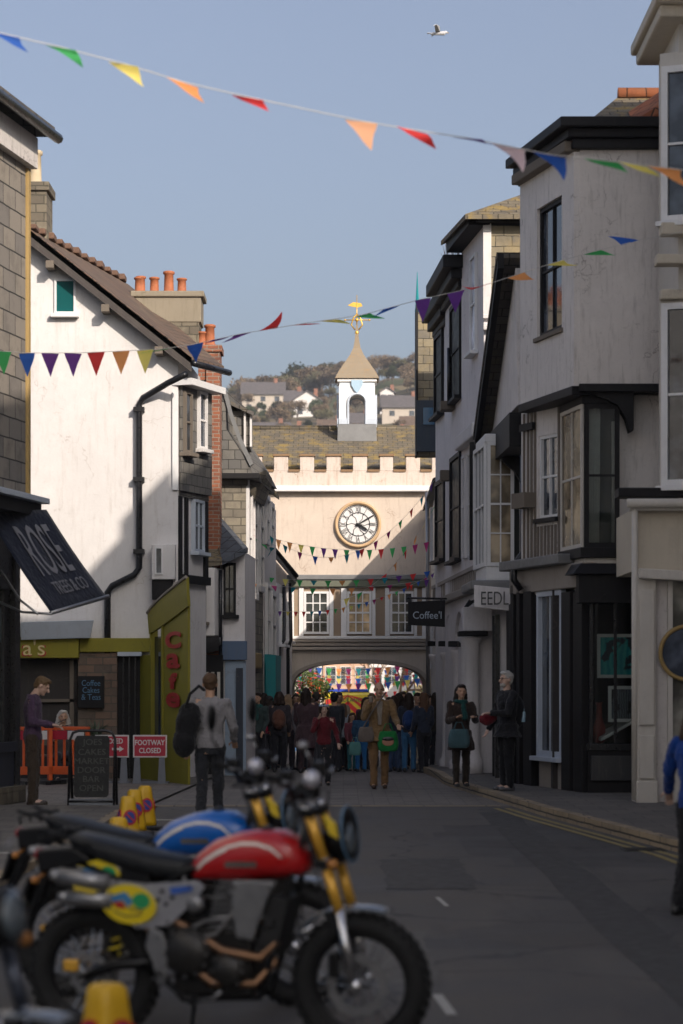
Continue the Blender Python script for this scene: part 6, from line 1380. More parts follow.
def bunting(label,pts,flags,w,h,r=.006,group=None,windy=1.0,seed=1,hang=None):
    """pts: polyline (3d); flags: list of (param 0..1,colour,tilt,curl) or str of colours spread evenly"""
    rg=random.Random(seed); t=thing('bunting',label,'bunting',pts[0],group)
    m=MB(); m.tube(pts,r,5); m.build('cord',M_plain('white_cord',(.55,.53,.5),.8),t,True)
    L=[0]
    for a,b in zip(pts,pts[1:]): L.append(L[-1]+(Vector(b)-Vector(a)).length)
    def P_(s):
        s*=L[-1]
        for i in range(len(L)-1):
            if s<=L[i+1] or i==len(L)-2:
                f=(s-L[i])/(L[i+1]-L[i]); a,b=Vector(pts[i]),Vector(pts[i+1]); return a+(b-a)*f,(b-a).normalized()
    if isinstance(flags,str): n=len(flags); flags=[((i+.5)/n,c,None,None) for i,c in enumerate(flags)]
    for f in flags:
        p,d=P_(f[0]); tl=f[2]; cu_=f[3]
        if tl is None: tl=rg.uniform(-55,55)*windy; cu_=rg.uniform(-45,45)*windy
        flag(t,p-Vector((0,0,r)),d,w,h,f[1],rg,None if len(f)<5 else f[4],tl,cu_)
    return t
def cat(a,b,sag,n=16):
    a,b=Vector(a),Vector(b); return [a+(b-a)*(i/n)-Vector((0,0,4*sag*(i/n)*(1-i/n))) for i in range(n+1)]
# foreground string
def strpix(ps,d): return [at(x,y,d) for x,y in ps]
def at_frac(pts,px):
    L=[0]
    for a,b in zip(pts,pts[1:]): L.append(L[-1]+(b-a).length)
    for i in range(len(pts)-1):
        xa=CX+pts[i].x/pts[i].y*FP; xb=CX+pts[i+1].x/pts[i+1].y*FP
        if xa<=px<=xb: return (L[i]+(L[i+1]-L[i])*(px-xa)/(xb-xa))/L[-1]
    return 0
WR=Vector((1,0,-.05))
S1=[at(-330,-60,18),at(-160,-12,18)]+strpix([(0,33),(60,47),(125,64),(183,82),(248,97),(300,108),(361,121),(414,130),(468,138),(512,147),(552,155),(600,160),(635,164),(683,170)],18)+[at(860,196,18),at(985,214,18)]
fl=[(3,'b',50,10,WR),(60,'g',62,-20,WR),(123,'y',36,12,WR),(182,'o',38,18,WR),(247,'r',48,22,WR),(361,'e',12,14,WR),(412,'r',58,-8,WR),(466,'p',74,10,WR),(508,'k',66,-60,WR),(549,'b',66,-60,WR),(600,'g',72,-5,WR),(632,'y',64,8,WR),(664,'o',44,15,WR)]
bunting('large blurred rainbow bunting nearest to us, strung across the sky from top left to right',S1,[(at_frac(S1,x),c,a,b,w_) for x,c,a,b,w_ in fl],.25,.23,.004)
S2=[Vector((PX(-60,30),30,PZ(352,30)))]+strpix([(0,351),(27,353),(75,353),(122,351),(163,349),(195,344),(240,334),(300,324),(362,315),(422,299),(482,286),(553,263),(592,252),(640,240)],30)+[at(735,222,30)]
fl=[(3,'g',10,10),(27,'b',5,5),(50,'p',8,8),(73,'p',2,5),(96,'r',6,6),(121,'o',12,-20),(145,'y',4,4),(163,'g',75,10,Vector((-1,0,0))),(195,'b',30,30),(221,'p',70,20,Vector((-1,0,-.1))),(243,'p',66,10,Vector((-1,0,-.1))),(268,'r',120,40,WR),(298,'r',95,0,WR),(328,'y',90,-12,WR),(362,'g',82,5,WR),(392,'b',70,5,Vector((-1,0,-.2))),(423,'p',20,10),(456,'p',35,5),(484,'r',60,40,Vector((-1,0,.1))),(516,'o',60,40,WR),(555,'y',75,20,WR),(592,'g',85,0,WR),(630,'b',118,-20,Vector((-1,0,0)))]
bunting('rainbow bunting rising from the white gable wall on the left to the grey jettied house',S2,[(at_frac(S2,f[0]),)+f[1:] for f in fl],.22,.29,.004)
rc='rgbpyotmrbgp'
def rs(n,seed): rr=random.Random(seed); return ''.join(rr.choice('rogbpymtrg') for _ in range(n))
NG='strings of rainbow bunting hung near the clock archway'
bunting('bunting sagging from the left-hand stone house below the clock and up to the right',cat(at(205,458,55),at(436,478,55),2.05),rs(19,1),.12,.2,.004,NG,.6,2)
bunting('bunting hanging in a level row of pennants just below the clock',cat(at(262,535,60),at(432,541,60),.3),rs(15,2),.14,.25,.004,NG,.25,3)
bunting('bunting along the lead hood above the archway windows',cat(at(222,570,56),at(434,570,56),.25),rs(15,3),.15,.17,.004,NG,.8,4)
bunting('second bunting along the lead hood, slightly lower and nearer to us',cat(at(205,575,50),at(436,578,52),.25),rs(12,4),.13,.16,.004,NG,.8,5)
bunting('thin red bunting crossing in front of the archway windows up to the right',cat(at(268,610,57),at(436,572,57),.35),rs(22,5),.09,.13,.004,NG,.8,6)
bunting('bunting dangling down the slate sides of the left-hand houses',cat(at(206,448,49.3),at(276,548,53),.5),rs(9,6),.17,.26,.004,NG,.8,7)
bunting('bunting climbing from below the clock to the slate-hung tower',cat(at(340,600,60),at(438,500,58),.5),rs(9,7),.15,.2,.004,NG,.6,8)
for k in range(15):
    d=72+k*6.5; rr=random.Random(40+k); ya=rr.uniform(2.6,4.6)+zg(d)*.75; w_=3.1+(d-69)*.04
    bunting('bunting string across the sunlit street beyond the arch, %s from the arch'%['nearest','second','third','fourth','fifth','sixth','seventh','eighth','ninth','tenth','eleventh','twelfth','thirteenth','fourteenth','farthest'][k],cat((-w_,d,ya+.4),(w_+.2,d+rr.uniform(-2,2),ya+.3),.5,10),rs(22,60+k),.24,.34,.005,None,.5,70+k)
# seagull
sg2=thing('seagull','grey and white gull gliding high in the sky above the street','bird',at(438,34,60))
m=MB(); c=at(438,34,60)
for a,b in (((-.16,0,0),(.14,0,.02)),): m.caps(c+Vector(a),c+Vector(b),.03,.055)
m.ell(c+Vector((.19,0,.04)),(.05,.04,.04))
m.slab([c+Vector(v) for v in ((.06,0,.03),(-.06,0,.03),(-.12,.3,.12),(-.14,.52,.06),(-.05,.42,.12),(.03,.22,.12))],(0,0,.012)); m.slab([c+Vector(v) for v in ((.06,0,.03),(-.06,0,.03),(-.10,-.3,.12),(-.14,-.52,.06),(-.05,-.42,.12),(.03,-.22,.12))],(0,0,.012)); m.slab([c+Vector(v) for v in ((-.14,0,.02),(-.27,.05,.01),(-.27,-.05,.01))],(0,0,.01))
m.build('plumage',M_plain('gull_white',(.5,.5,.52),.7),sg2)
m=MB(); m.cyl(c+Vector((.23,0,.035)),c+Vector((.28,0,.02)),.012,.004,6); m.build('beak',GOLDP,sg2)
# ================================================================ STREET THINGS
# A-board
ab=thing('pavement_sign','black framed pavement A-board with faint chalk lettering on the left pavement','pavement sign',(PX(91,33.4),33.4,.03))
az0=.03; k_=FP/33.4; x0,x1=PX(67,33.4),PX(115,33.4); zt=PZ(731,33.4)
for s in (0,1):
    m=MB(); yb=33.4+(.5 if s else 0); yt=33.4+.22
    pts=[(x0+.02,yb,az0),(x0+.02,yt,zt-.12),(x0+.06,yt,zt-.03),(x0+.14,yt,zt),(x1-.14,yt,zt),(x1-.06,yt,zt-.03),(x1-.02,yt,zt-.12),(x1-.02,yb,az0)]
    m.tube(pts,.02,8); m.tube([(x0+.02,yb,az0+.1),(x1-.02,yb,az0+.1)],.02,8); m.build('frame',BLACKG,ab,True)
m=MB(); f=lambda x,z:(x,33.37+(z-az0)/(zt-az0)*.22,z)
m.slab([f(x0+.12,az0+.16),f(x1-.12,az0+.16),f(x1-.09,az0+.2),f(x1-.09,zt-.12),f(x1-.12,zt-.07),f(x0+.12,zt-.07),f(x0+.09,zt-.12),f(x0+.09,az0+.2)],(0,.02,0)); m.build('board',M_plain('chalkboard',(.016,.017,.017),.8,0,.5),ab)
m=MB(); m.slab([f(x0+.03,az0+.02),f(x1-.03,az0+.02),f(x1-.03,az0+.14),f(x0+.03,az0+.14)],(0,.02,0)); m.build('foot_panel',M_plain('grey_plastic',(.09,.1,.12),.5),ab)
CHK=M_plain('faded_chalk',(.07,.07,.065),.9)
for i,tx in enumerate(('JOES','CAKES','MARKET','DOOR','BAR','OPEN')):
    zc=zt-.17-i*.125; text_on(None,tx,0,0,.12,0,CHK,ab,fn=lambda x,y,z_,zc=zc:Vector(((x0+x1)/2+x*1.1,33.37+(zc+y-az0)/(zt-az0)*.22-.006-z_,zc+y)))
# footway closed signs
SGR=M_plain('sign_red',(.48,.02,.05),.45); SW=M_plain('sign_white',(.7,.68,.68),.5); SGY=M_plain('sign_legs_grey',(.16,.17,.2),.6)
def fsign(label,px0,px1,d,txt):
    t=thing('road_works_sign',label,'road sign',(PX((px0+px1)/2,d),d,.0),'red road works signs by the cafe'); x0,x1=PX(px0,d),PX(px1,d); zt,zb=PZ(735,d),PZ(757.5,d)
    m=MB(); m.box(x0,x1,d,d+.02,zb,zt); m.build('plate',SW,t,bev=.004)
    m=MB(); m.box(x0+.025,x1-.025,d-.006,d-.001,zb+.025,zt-.025); m.build('face',SGR,t)
    for xx_ in (x0+.03,x1-.13): m=MB(); m.hexa([(xx_-.03,d-.05,.03),(xx_+.11,d-.05,.03),(xx_+.11,d+.0,.03),(xx_-.03,d+.0,.03)],[(xx_,d+.02,zb+.1),(xx_+.08,d+.02,zb+.1),(xx_+.08,d+.05,zb+.1),(xx_,d+.05,zb+.1)]); m.build('leg',SGY,t)
    m=MB(); m.box(x0-.02,x1+.02,d+.03,d+.3,.0,.06); m.build('base',SGY,t)
    F=Fac((x0,d-.006),(x1,d-.006))
    for tx,z_ in txt: text_on(F,tx,F.L/2,z_,.125,.004,SW,t,sx=.82,bold=.003)
    return F,t
fsign('red FOOTWAY CLOSED sign with all of its words showing, right of the black A-board',133,167,41.4,(('FOOTWAY',PZ(742.5,41.4)),('CLOSED',PZ(750.5,41.4))))
F,t=fsign('red FOOTWAY CLOSED sign partly hidden behind the black A-board, with a white arrow',95,129,41.5,(('CLOSED',PZ(741,41.5)),))
m=MB(); zc=PZ(749,41.5); m.slab([F.pt(u,z,.005) for u,z in ((F.L*.5,zc-.02),(F.L*.72,zc-.02),(F.L*.72,zc-.05),(F.L*.85,zc),(F.L*.72,zc+.05),(F.L*.72,zc+.02),(F.L*.5,zc+.02))],(0,-.003,0)); m.build('arrow',SW,t)
# orange barrier
ORP=M_plain('orange_plastic',(.75,.13,.03),.5,0,.3,4)
def barrier(label,px0,px1,d,skew=0):
    t=thing('pedestrian_barrier',label,'barrier',(PX((px0+px1)/2,d),d,0),'orange plastic barriers outside the cafe'); x0,x1=PX(px0,d),PX(px1,d); F=Fac((x0,d),(x1,d+skew)); zt=1.02; zb=.1
    m=MB(); F.box(m,0,F.L,zt-.06,zt,-.02,.03); F.box(m,0,F.L,.2,.34,-.02,.03); F.box(m,0,.07,zb,zt-.061,-.02,.03); F.box(m,F.L-.07,F.L,zb,zt-.061,-.02,.03)
    n=max(2,int(F.L/.17))
    for i in range(1,n): u=F.L*i/n; F.box(m,u-.022,u+.022,.341,zt-.061,-.01,.02)
    m.build('frame',ORP,t,bev=.008)
    m=MB(); F.box(m,.1,F.L*.48,zt-.22,zt-.07,.021,.034); m.build('red_reflective_panel',SGR,t); m=MB(); F.box(m,F.L*.5,F.L-.1,zt-.22,zt-.07,.021,.034); m.build('white_reflective_panel',SW,t)
    for u in (.12,F.L-.2): m=MB(); F.box(m,u,u+.1,0.0,.1,-.25,.25); m.build('foot',BLACKG,t,bev=.01)
barrier('orange plastic barrier immediately behind the man in the purple sweatshirt',14,50,40.8,.3); barrier('orange plastic barrier with red and white band between the man and the A-board',48,92,41.2,-.4)
# cordyline
co_=thing('spiky_plant','spiky cordyline plant in a pot in front of the stone cafe pier','plant',(PX(96,42.2),42.2,.0))
m=MB(); rr=random.Random(5); cpt=Vector((PX(96,42.2),42.2,.72))
for i in range(60):
    a=rr.uniform(0,6.28); e=rr.uniform(-.1,1.3); L_=rr.uniform(.4,.62); d1=Vector((math.cos(a)*math.cos(e),math.sin(a)*math.cos(e),math.sin(e))); s_=d1.cross(Vector((0,0,1))).normalized()*.014
    p1=cpt+d1*L_*.5+Vector((0,0,.02)); p2=cpt+d1*L_-Vector((0,0,.12)); m.quad(cpt-s_*.5,cpt+s_*.5,p1+s_,p1-s_); m.quad(p1-s_,p1+s_,p2)
m.build('leaves',leafmat('cordyline_leaves',(.03,.05,.03),(.08,.12,.07)),co_)
m=MB(); m.lathe([(.15,0),(.2,.35),(.22,.36),(.2,.34),(.03,.34),(.03,.75)],(PX(96,42.2),42.2,.03),(0,0,1),16); m.build('pot',POT,co_,True)
# cafe chairs and table hints
def chair(x,y,label):
    t=thing('cafe_chair',label,'chair',(x,y,.03)); 
    m=MB(); m.box(x-.2,x+.2,y-.2,y+.2,.46,.49); m.build('seat',GREYTIM,t,bev=.01)
    for sx in (-.17,.17):
        for sy in (-.17,.17): m=MB(); m.cyl((x+sx,y+sy,.03),(x+sx,y+sy,.46 if sy<0 else .95),.015); m.build('leg',BLACKG,t)
    m=MB(); m.box(x-.19,x+.19,y+.16,y+.19,.65,.93); m.build('backrest',GREYTIM,t,bev=.01)
chair(PX(63,42.35),42.42,'dark cafe chair under the seated customer behind the orange barrier'); chair(PX(40,42.6),42.6,'empty dark cafe chair behind the man in the purple sweatshirt')
# no-waiting cones
YC=M_plain('cone_yellow',(.62,.36,.008),.45,0,.2,5)
def cone():
    t=local_thing('no_waiting_cone','x','traffic cone','yellow no waiting cones beside the parked motorcycles')
    m=MB(); rr=[]
    for h,w in ((.06,.125),(.12,.12),(.45,.078),(.52,.07),(.54,.05)):
        rr.append([(w*math.copysign(min(1,abs(math.cos(a))*1.25),math.cos(a)),w*math.copysign(min(1,abs(math.sin(a))*1.25),math.sin(a)),h) for a in [2*PI*(i+.5)/16 for i in range(16)]])
    m.loft(rr); m.build('cone_body',YC,t,True)
    m=MB(); m.box(-.19,.19,-.19,.19,0,.06); m.build('base',BLACKG,t,bev=.015)
    for s in (-1,1):
        for ax_ in (0,1):
            M_=Matrix.Rotation(PI/2*ax_,4,'Z')@Matrix.Rotation(0 if s>0 else PI,4,'Z')@Matrix.Translation((0,-.104,.31))@Matrix.Rotation(-.13,4,'X')
            def disc(r,off): 
                mm=MB(); mm.add([M_@Vector((r*math.cos(2*PI*i/20),-off,r*math.sin(2*PI*i/20)*1.15)) for i in range(20)]+[M_@Vector((r*math.cos(2*PI*i/20),.01,r*math.sin(2*PI*i/20)*1.15)) for i in range(20)],[tuple(range(20))]+[(i,(i+1)%20,20+(i+1)%20,20+i) for i in range(20)]); return mm
            q=disc(.074,.004).build('roundel',M_plain('roundel_red',(.42,.01,.02),.5),t); disc(.054,.007).build('roundel_centre',M_plain('roundel_blue',(.01,.03,.22),.5),q)
            mm=MB(); mm.box(-.009,.009,-.0095,-.002,-.062,.062,M_@Matrix.Rotation(R(-45),4,'Y')); mm.build('roundel_bar',M_plain('roundel_red'),q)
    return t
cn=cone()
CL=[(118.5,22.6,.4,'yellow no waiting cone, lowest looking and leftmost in the row of four'),(128,26.6,.3,'yellow no waiting cone second from the left in the row of four'),(134.5,28.2,.35,'yellow no waiting cone third from the left in the row of four'),(145,29.2,.3,'yellow no waiting cone farthest right and tallest in the row of four'),(107,10.3,.8,'yellow no waiting cone close to us at the bottom edge by the rear wheel')]
for i,(px,d,rz,lab) in enumerate(CL):
    o=cn if i==0 else copy_tree(cn); o.location=(PX(px,d),d,.0 if PX(px,d)>kl(d) else .084); o.rotation_euler=(0,0,rz); o['label']=lab
# ================================================================ MOTORCYCLES
def bike(label,tankc,mirror=False,seatc=(.006,.007,.009),group=None,stripe=(.7,.66,.6),lowbar=False,yellow=True,fork=None):
    t=local_thing('motorcycle',label,'motorcycle',group)
    uu=lambda x:(x-362)/190.0; vv=lambda y:.345+(985-y)/203.0
    def q(x,y,s=0): return Vector((uu(x),s,vv(y)))
    RUB=M_plain('tyre_rubber',(.009,.009,.0095),.85,0,.4,30); CH=M_plain('chrome',(.6,.6,.62),.18,1,.15,8); GF=M_plain('gold_fork',(.78,.42,.05),.35,.35,.12,12,coat=.4)
    GF=fork or GF
    AL=M_plain('brushed_alloy',(.3,.3,.31),.42,.8,.4,14); BK=M_plain('satin_black',(.007,.007,.008),.4,.1,.4,14,spec=.35); BRZ=M_plain('heat_stained_pipe',(.3,.17,.1),.35,.9,.4,9)
    RWu,FWu=-1.42,0.0
    def wheel(u,side_rz,front):
        hub=Vector((u,0,.345)); m=MB(); m.torus(hub,(0,1,0),.243,.018,48,8,1.6); w=m.build('wheel',BK if front else BK,t,True)
        m=MB(); m.torus(hub,(0,1,0),.292,.053,60,12,1.05)
        for k in range(40):
            a=2*PI*k/40; M_=Matrix.Translation(hub)@Matrix.Rotation(a,4,'Y')
            for s,o_ in ((-1,0),(1,0),(0,.5)):
                M2=Matrix.Translation(hub)@Matrix.Rotation(a+o_*2*PI/40,4,'Y'); yy=s*.034; m.box(-.013,.013,yy-.012,yy+.012,.333 if s else .338,.352 if s else .357,M2)
        m.build('tyre',RUB,w,False)
        m=MB(); m.cyl(hub-Vector((0,.05,0)),hub+Vector((0,.05,0)),.03,.03,16); m.cyl(hub-Vector((0,.085,0)),hub+Vector((0,.085,0)),.014,.014,12); m.build('hub',AL,w,True)
        m=MB()
        for k in range(32):
            a=2*PI*k/32; b_=a+(.5 if k%2 else -.5); s=.035*(1 if (k//2)%2 else -1)
            m.cyl(hub+Vector((.03*math.sin(b_),s,.03*math.cos(b_))),hub+Vector((.24*math.sin(a),0,.24*math.cos(a))),.0032,.0032,4,False)
        m.build('spokes',CH,w)
        m=MB(); r0,r1=(.11,.155) if front else (.075,.11); n=48
        vs=[];ys=-.058
        for y in (ys,ys-.005):
            for k in range(n): a=2*PI*k/n; rw=r1+.006*math.sin(k*1.57); vs+= [hub+Vector((r0*math.sin(a),y,r0*math.cos(a))),hub+Vector((rw*math.sin(a),y,rw*math.cos(a)))]
        fs=[]
        for k in range(n):
            k2=(k+1)%n
            for o_ in (0,2*n): fs.append((o_+2*k,o_+2*k+1,o_+2*k2+1,o_+2*k2))
            fs.append((2*k+1,2*n+2*k+1,2*n+2*k2+1,2*k2+1)); fs.append((2*k,2*n+2*k,2*n+2*k2,2*k2))
        m.add(vs,fs)
        for k in range(5): a=2*PI*k/5; m.cyl(hub+Vector((.03*math.sin(a),ys-.002,.03*math.cos(a))),hub+Vector((r0*math.sin(a+.3),ys-.002,r0*math.cos(a+.3))),.007,.006,6)
        m.build('brake_disc',AL,w)
        return w
    wheel(FWu,0,True); wheel(RWu,0,False)
    # forks
    for s in (-1,1):
        y=s*.105
        m=MB(); m.cyl(q(361,987,y),q(348,908,y),.028,.026,16); m.cyl(q(361,987,y)-Vector((0,.02*s,0)),q(361,987,y)+Vector((0,.02*s,0)),.034,.034,14); m.ell(q(362,985,y),(.04,.03,.045)); m.build('fork_leg',CH,t,True)
        m=MB(); m.cyl(q(348,910,y),q(337,868,y),.027,.027,16); m.cyl(q(334,858,y),q(318,808,y),.027,.028,16); m.build('fork_tube',GF,t,True)
        m=MB(); m.cyl(q(337,868,y),q(334,858,y),.031,.031,16); m.build('fork_ring',CH,t,True); m=MB(); m.cyl(q(319,812,y),q(317,804,y),.031,.03,16); m.build('fork_cap',CH,t,True)
    m=MB(); 
    for (x,y_) in ((335,862),(319,812)): c=q(x,y_); m.box(c.x-.05,c.x+.035,-.14,.14,c.z-.02,c.z+.02)
    m.cyl(q(328,866),q(308,806),.03,.03,12); m.build('fork_yoke',BK,t,bev=.008)
    m=MB(); m.box(uu(348),uu(339),-.16,-.11,vv(975),vv(950)); m.build('brake_caliper',BK,t,bev=.01)
    m=MB(); m.tube([q(352,950,-.12),q(335,900,-.13),q(325,850,-.15),q(308,800,-.14)],.006,6); m.tube([q(310,800,.1),q(330,830,.14),q(318,870,.1)],.006,6); m.build('brake_hose',BLACKG,t,True)
    # front mudguard
    m=MB(); rr=[]
    for k in range(15):
        a=R(-52+k*5.4); R_=.378+.01*math.sin(k*.5); c=Vector((0,0,.345))
        # a measured from vertical, + forward
        sec=[]
        for j in range(9): ph=-1.15+2.3*j/8; sec.append(Vector((math.sin(a)*(R_+.02*math.cos(ph)),.075*math.sin(ph),.345+math.cos(a)*(R_+.022*math.cos(ph)))))
        for j in range(8,-1,-1): ph=-1.15+2.3*j/8; sec.append(Vector((math.sin(a)*(R_-.006+.02*math.cos(ph)),.072*math.sin(ph),.345+math.cos(a)*(R_-.006+.022*math.cos(ph)))))
        rr.append(sec)
    m.loft(rr); m.build('front_mudguard',M_plain('grey_mudguard',(.14,.16,.19),.25,.2,.15,6,coat=.5),t,True)
    m=MB(); m.tube([q(322,925,-.09),q(300,940,-.09)],.009); m.build('mudguard_stay',CH,t,True)
    # headlight with number shield
    hl=q(352,842); m=MB(); m.lathe([(.005,-.12),(.06,-.11),(.095,-.05),(.1,.0),(.09,.012)],hl,(1,0,.08),28); m.build('headlight_bowl',BK,t,True)
    m=MB(); m.lathe([(.09,.012),(.06,.028),(.001,.036)],hl,(1,0,.08),28); m.build('headlight_lens',M_glass('lens',(.04,.05,.06),.05),t,True)
    if not lowbar:
        m=MB(); m.lathe([(.001,.03),(.135,.03),(.142,.036),(.135,.042),(.001,.042)],hl+Vector((-.03,0,.03)),(1,0,.12),28); m.build('number_shield',BK,t,True)
        m=MB(); m.torus(hl+Vector((.008,0,.034)),(1,0,.12),.138,.006,32,6); m.build('shield_rim',M_plain('blue_grey_mask',(.1,.2,.32),.3,0,.1,5,coat=.4),t,True)
    m=MB(); m.slab([q(338,812,-.18),q(349,820,-.18),q(352,836,-.18),q(344,832,-.18)],(.0,.03,0)); m.build('indicator',M_plain('yellow_plastic',(.7,.5,.03),.4),t,bev=.004) if yellow else None
    for s in (-1,1): m=MB(); m.ell(q(345,862,s*.15),(.03,.022,.026)); m.build('indicator_lamp',M_plain('amber_lamp',(.4,.16,.03),.3),t,True)
    # bars
    hb=0 if not lowbar else -.12
    bar=[Vector((uu(300),-.40,vv(772)+hb)),Vector((uu(305),-.26,vv(777)+hb)),Vector((uu(308),-.13,vv(796)+hb*.3)),Vector((uu(309),0,vv(800))),Vector((uu(308),.13,vv(796)+hb*.3)),Vector((uu(305),.26,vv(777)+hb)),Vector((uu(300),.40,vv(772)+hb))]
    m=MB(); m.tube(bar,.012,10); m.tube([bar[2],bar[4]],.009,8); m.build('handlebar',BK,t,True)
    for s,b0_,b1_ in ((-1,bar[1],bar[0]),(1,bar[5],bar[6])):
        m=MB(); m.cyl(b0_,b1_,.018,.018,12); m.build('grip',RUB,t,True)
        m=MB(); m.tube([b0_+Vector((.02,0,.0)),b0_+Vector((.07,s*.04,-.01)),b1_+Vector((.07,0,-.02))],.008,6); m.build('lever',AL,t,True)
        m=MB(); m.box(b0_.x-.02,b0_.x+.05,b0_.y-.03,b0_.y+.03,b0_.z-.03,b0_.z+.05); m.build('switch_housing',BK,t,bev=.012)
    m=MB(); m.box(uu(296),uu(322),-.06,.06,vv(800),vv(788)); m.lathe([(.05,0),(.055,.03),(.05,.05)],q(312,792),(-.4,0,1),18); m.build('instrument',BK,t,bev=.01)
    m=MB(); m.tube([q(296,800,-.1),q(318,790,-.16),q(336,808,-.1),q(330,850,-.05)],.007,6); m.tube([q(300,800,-.2),q(322,800,-.18),q(325,830,-.1),q(300,860,-.06)],.006,6); m.tube([q(298,790,.2),q(325,795,.14),q(322,850,.07)],.007,6); m.build('cables',BLACKG,t,True)
    m=MB(); c=q(338,774,-.34); m.ell(c,(.045,.05,.045)); m.build('bar_end_mirror',M_plain('pale_alloy',(.5,.5,.56),.3,.5),t,True)
    m=MB(); m.ell(q(290,752,.3),(.03,.03,.025)); m.tube([q(300,772,.3),q(290,752,.3)],.007); m.build('reservoir',AL,t,True)
    if mirror:
        for s in (-1,1):
            m=MB(); mc=Vector((uu(290),s*.34,vv(720))) ; m.ell(mc,(.02,.055,.075)); m.tube([bar[1] if s<0 else bar[5],mc-Vector((0,0,.12)),mc],.007); m.build('mirror',BK,t,True)
    # tank : loft sections along u
    secs=[(199,884,866,.07),(206,886,856,.10),(222,885,843,.125),(245,884,835,.14),(268,882,831,.145),(290,880,832,.14),(305,878,840,.12),(313,874,852,.09),(316,868,860,.05)]
    m=MB(); rr=[]
    for x,yb,yt,hw in secs:
        zb_,zt_=vv(yb),vv(yt); zc=(zb_+zt_)/2; hh=(zt_-zb_)/2; rr.append([Vector((uu(x),hw*math.copysign(abs(math.cos(a))**.8,math.cos(a)),zc+hh*math.copysign(abs(math.sin(a))**.75,math.sin(a)))) for a in [2*PI*i/24 for i in range(24)]])
    m.loft(rr); tk=m.build('tank',M_plain('tank_%.2f_%.2f_%.2f'%tankc,tankc,.3,0,.08,3,coat=.45),t,True)
    tkme=tk.data
    def tanky(x,y):
        # outer surface half-width at pixel (x,y)
        for (a,b_) in zip(secs,secs[1:]):
            if a[0]<=x<=b_[0]:
                f=(x-a[0])/(b_[0]-a[0]); yb=a[1]+(b_[1]-a[1])*f; yt=a[2]+(b_[2]-a[2])*f; hw=a[3]+(b_[3]-a[3])*f
                zc=(vv(yb)+vv(yt))/2; hh=(vv(yt)-vv(yb))/2; sn=max(-1,min(1,(vv(y)-zc)/hh)); sn=abs(sn)**(1/.75); return hw*max(0,1-sn*sn)**.4
        return .05
    m=MB(); ST=[(202,880),(208,868),(216,860),(228,852),(240,846),(255,842),(270,842),(284,846),(294,855)]
    for (a,b_) in zip(ST,ST[1:]):
        w_=3.2 if a[0]>228 else 5
        for s in (-1,1): m.quad(*[Vector((uu(x),s*(tanky(x,y)+.004),vv(y))) for x,y in ((a[0],a[1]),(b_[0],b_[1]),(b_[0],b_[1]+w_),(a[0],a[1]+w_))])
    m.build('tank_stripe',M_plain('stripe_cream',stripe,.3,coat=.5),tk,False)
    for s in (-1,1): m=MB(); m.slab([Vector((uu(x),s*(tanky(x,y)+.003),vv(y))) for x,y in ((238,862),(270,861),(270,867),(238,868))],(0,s*.004,0)); m.build('tank_badge',M_plain('badge_grey',(.12,.11,.1),.4),tk)
    m=MB(); m.lathe([(.035,0),(.035,.015),(.02,.02)],q(272,832.5),(0,0,1),18); m.build('filler_cap',BK,tk,True)
    # seat
    m=MB(); rr=[]
    for x,yb,yt,hw in ((72,850,842,.05),(80,856,838,.10),(105,866,843,.125),(135,876,850,.13),(165,884,857,.125),(188,886,861,.10),(200,884,866,.07)):
        zb_,zt_=vv(yb),vv(yt); rr.append([Vector((uu(x),hw*math.copysign(abs(math.cos(a))**.6,math.cos(a)),(zb_+zt_)/2+(zt_-zb_)/2*math.copysign(abs(math.sin(a))**.6,math.sin(a)))) for a in [2*PI*i/20 for i in range(20)]])
    m.loft(rr); m.build('seat',M_plain('seat_%.2f'%seatc[2],seatc,.5,0,.3,16,spec=.35),t,True)
    # tail, rear mudguard, plate
    m=MB(); m.slab([q(40,856,-.09),q(80,852,-.09),q(100,866,-.09),q(70,876,-.09),q(42,880,-.09)],(0,.18,0)); m.build('tail_unit',BK,t,bev=.015)
    m=MB(); m.tube([q(58,838,-.1),q(45,834,-.11),q(75,842,-.11),q(100,850,-.12)],.01); m.tube([q(58,838,.1),q(45,834,.11),q(75,842,.11),q(100,850,.12)],.01); m.build('grab_rail',BK,t,True)
    m=MB(); m.slab([q(45,870,-.05),q(32,905,-.05),q(22,925,-.05),q(28,928,-.05),q(40,908,-.05),q(55,872,-.05)],(0,.1,0)); m.build('plate_hanger',BK,t,bev=.005)
    m=MB(); m.hexa([q(24,918,-.1),q(20,918,-.1),q(20,918,.1),q(24,918,.1)],[q(36,884,-.1),q(32,884,-.1),q(32,884,.1),q(36,884,.1)]); m.build('number_plate',BK,t)
    m=MB(); m.ell(q(38,862,0),(.02,.07,.03)); m.build('tail_light',M_plain('red_lens',(.35,.01,.01),.25),t,True)
    for s in (-1,1): m=MB(); m.tube([q(48,880,s*.06),q(46,884,s*.15)],.007); m.ell(q(46,885,s*.17),(.02,.03,.02)); m.build('rear_indicator',M_plain('amber_lamp'),t,True)
    # number board
    m=MB()
    for s in (-1,1):
        m.slab([q(118,882,s*.15),q(160,886,s*.155),q(212,882,s*.14),q(218,888,s*.14),q(205,905,s*.145),q(182,928,s*.15),q(150,932,s*.15),q(120,915,s*.15)],(0,s*.008,0))
    m.build('side_panel',M_plain('anodised_panel',(.42,.42,.45),.35,.6,.3,12),t)
    m=MB()
    for (x,y_) in ((176,893),(186,899),(180,906),(172,902)): m.cyl(q(x,y_,-.168),q(x,y_,-.155),.011,.011,10)
    m.build('panel_holes',BLACKG,t)
    m=MB(); m.slab([q(x,y_,-.1665) for x,y_ in ((184,889),(208,886),(206,892),(186,896))],(0,-.002,0)); m.build('panel_decal',M_plain('decal_blue',(.03,.1,.4),.4),t)
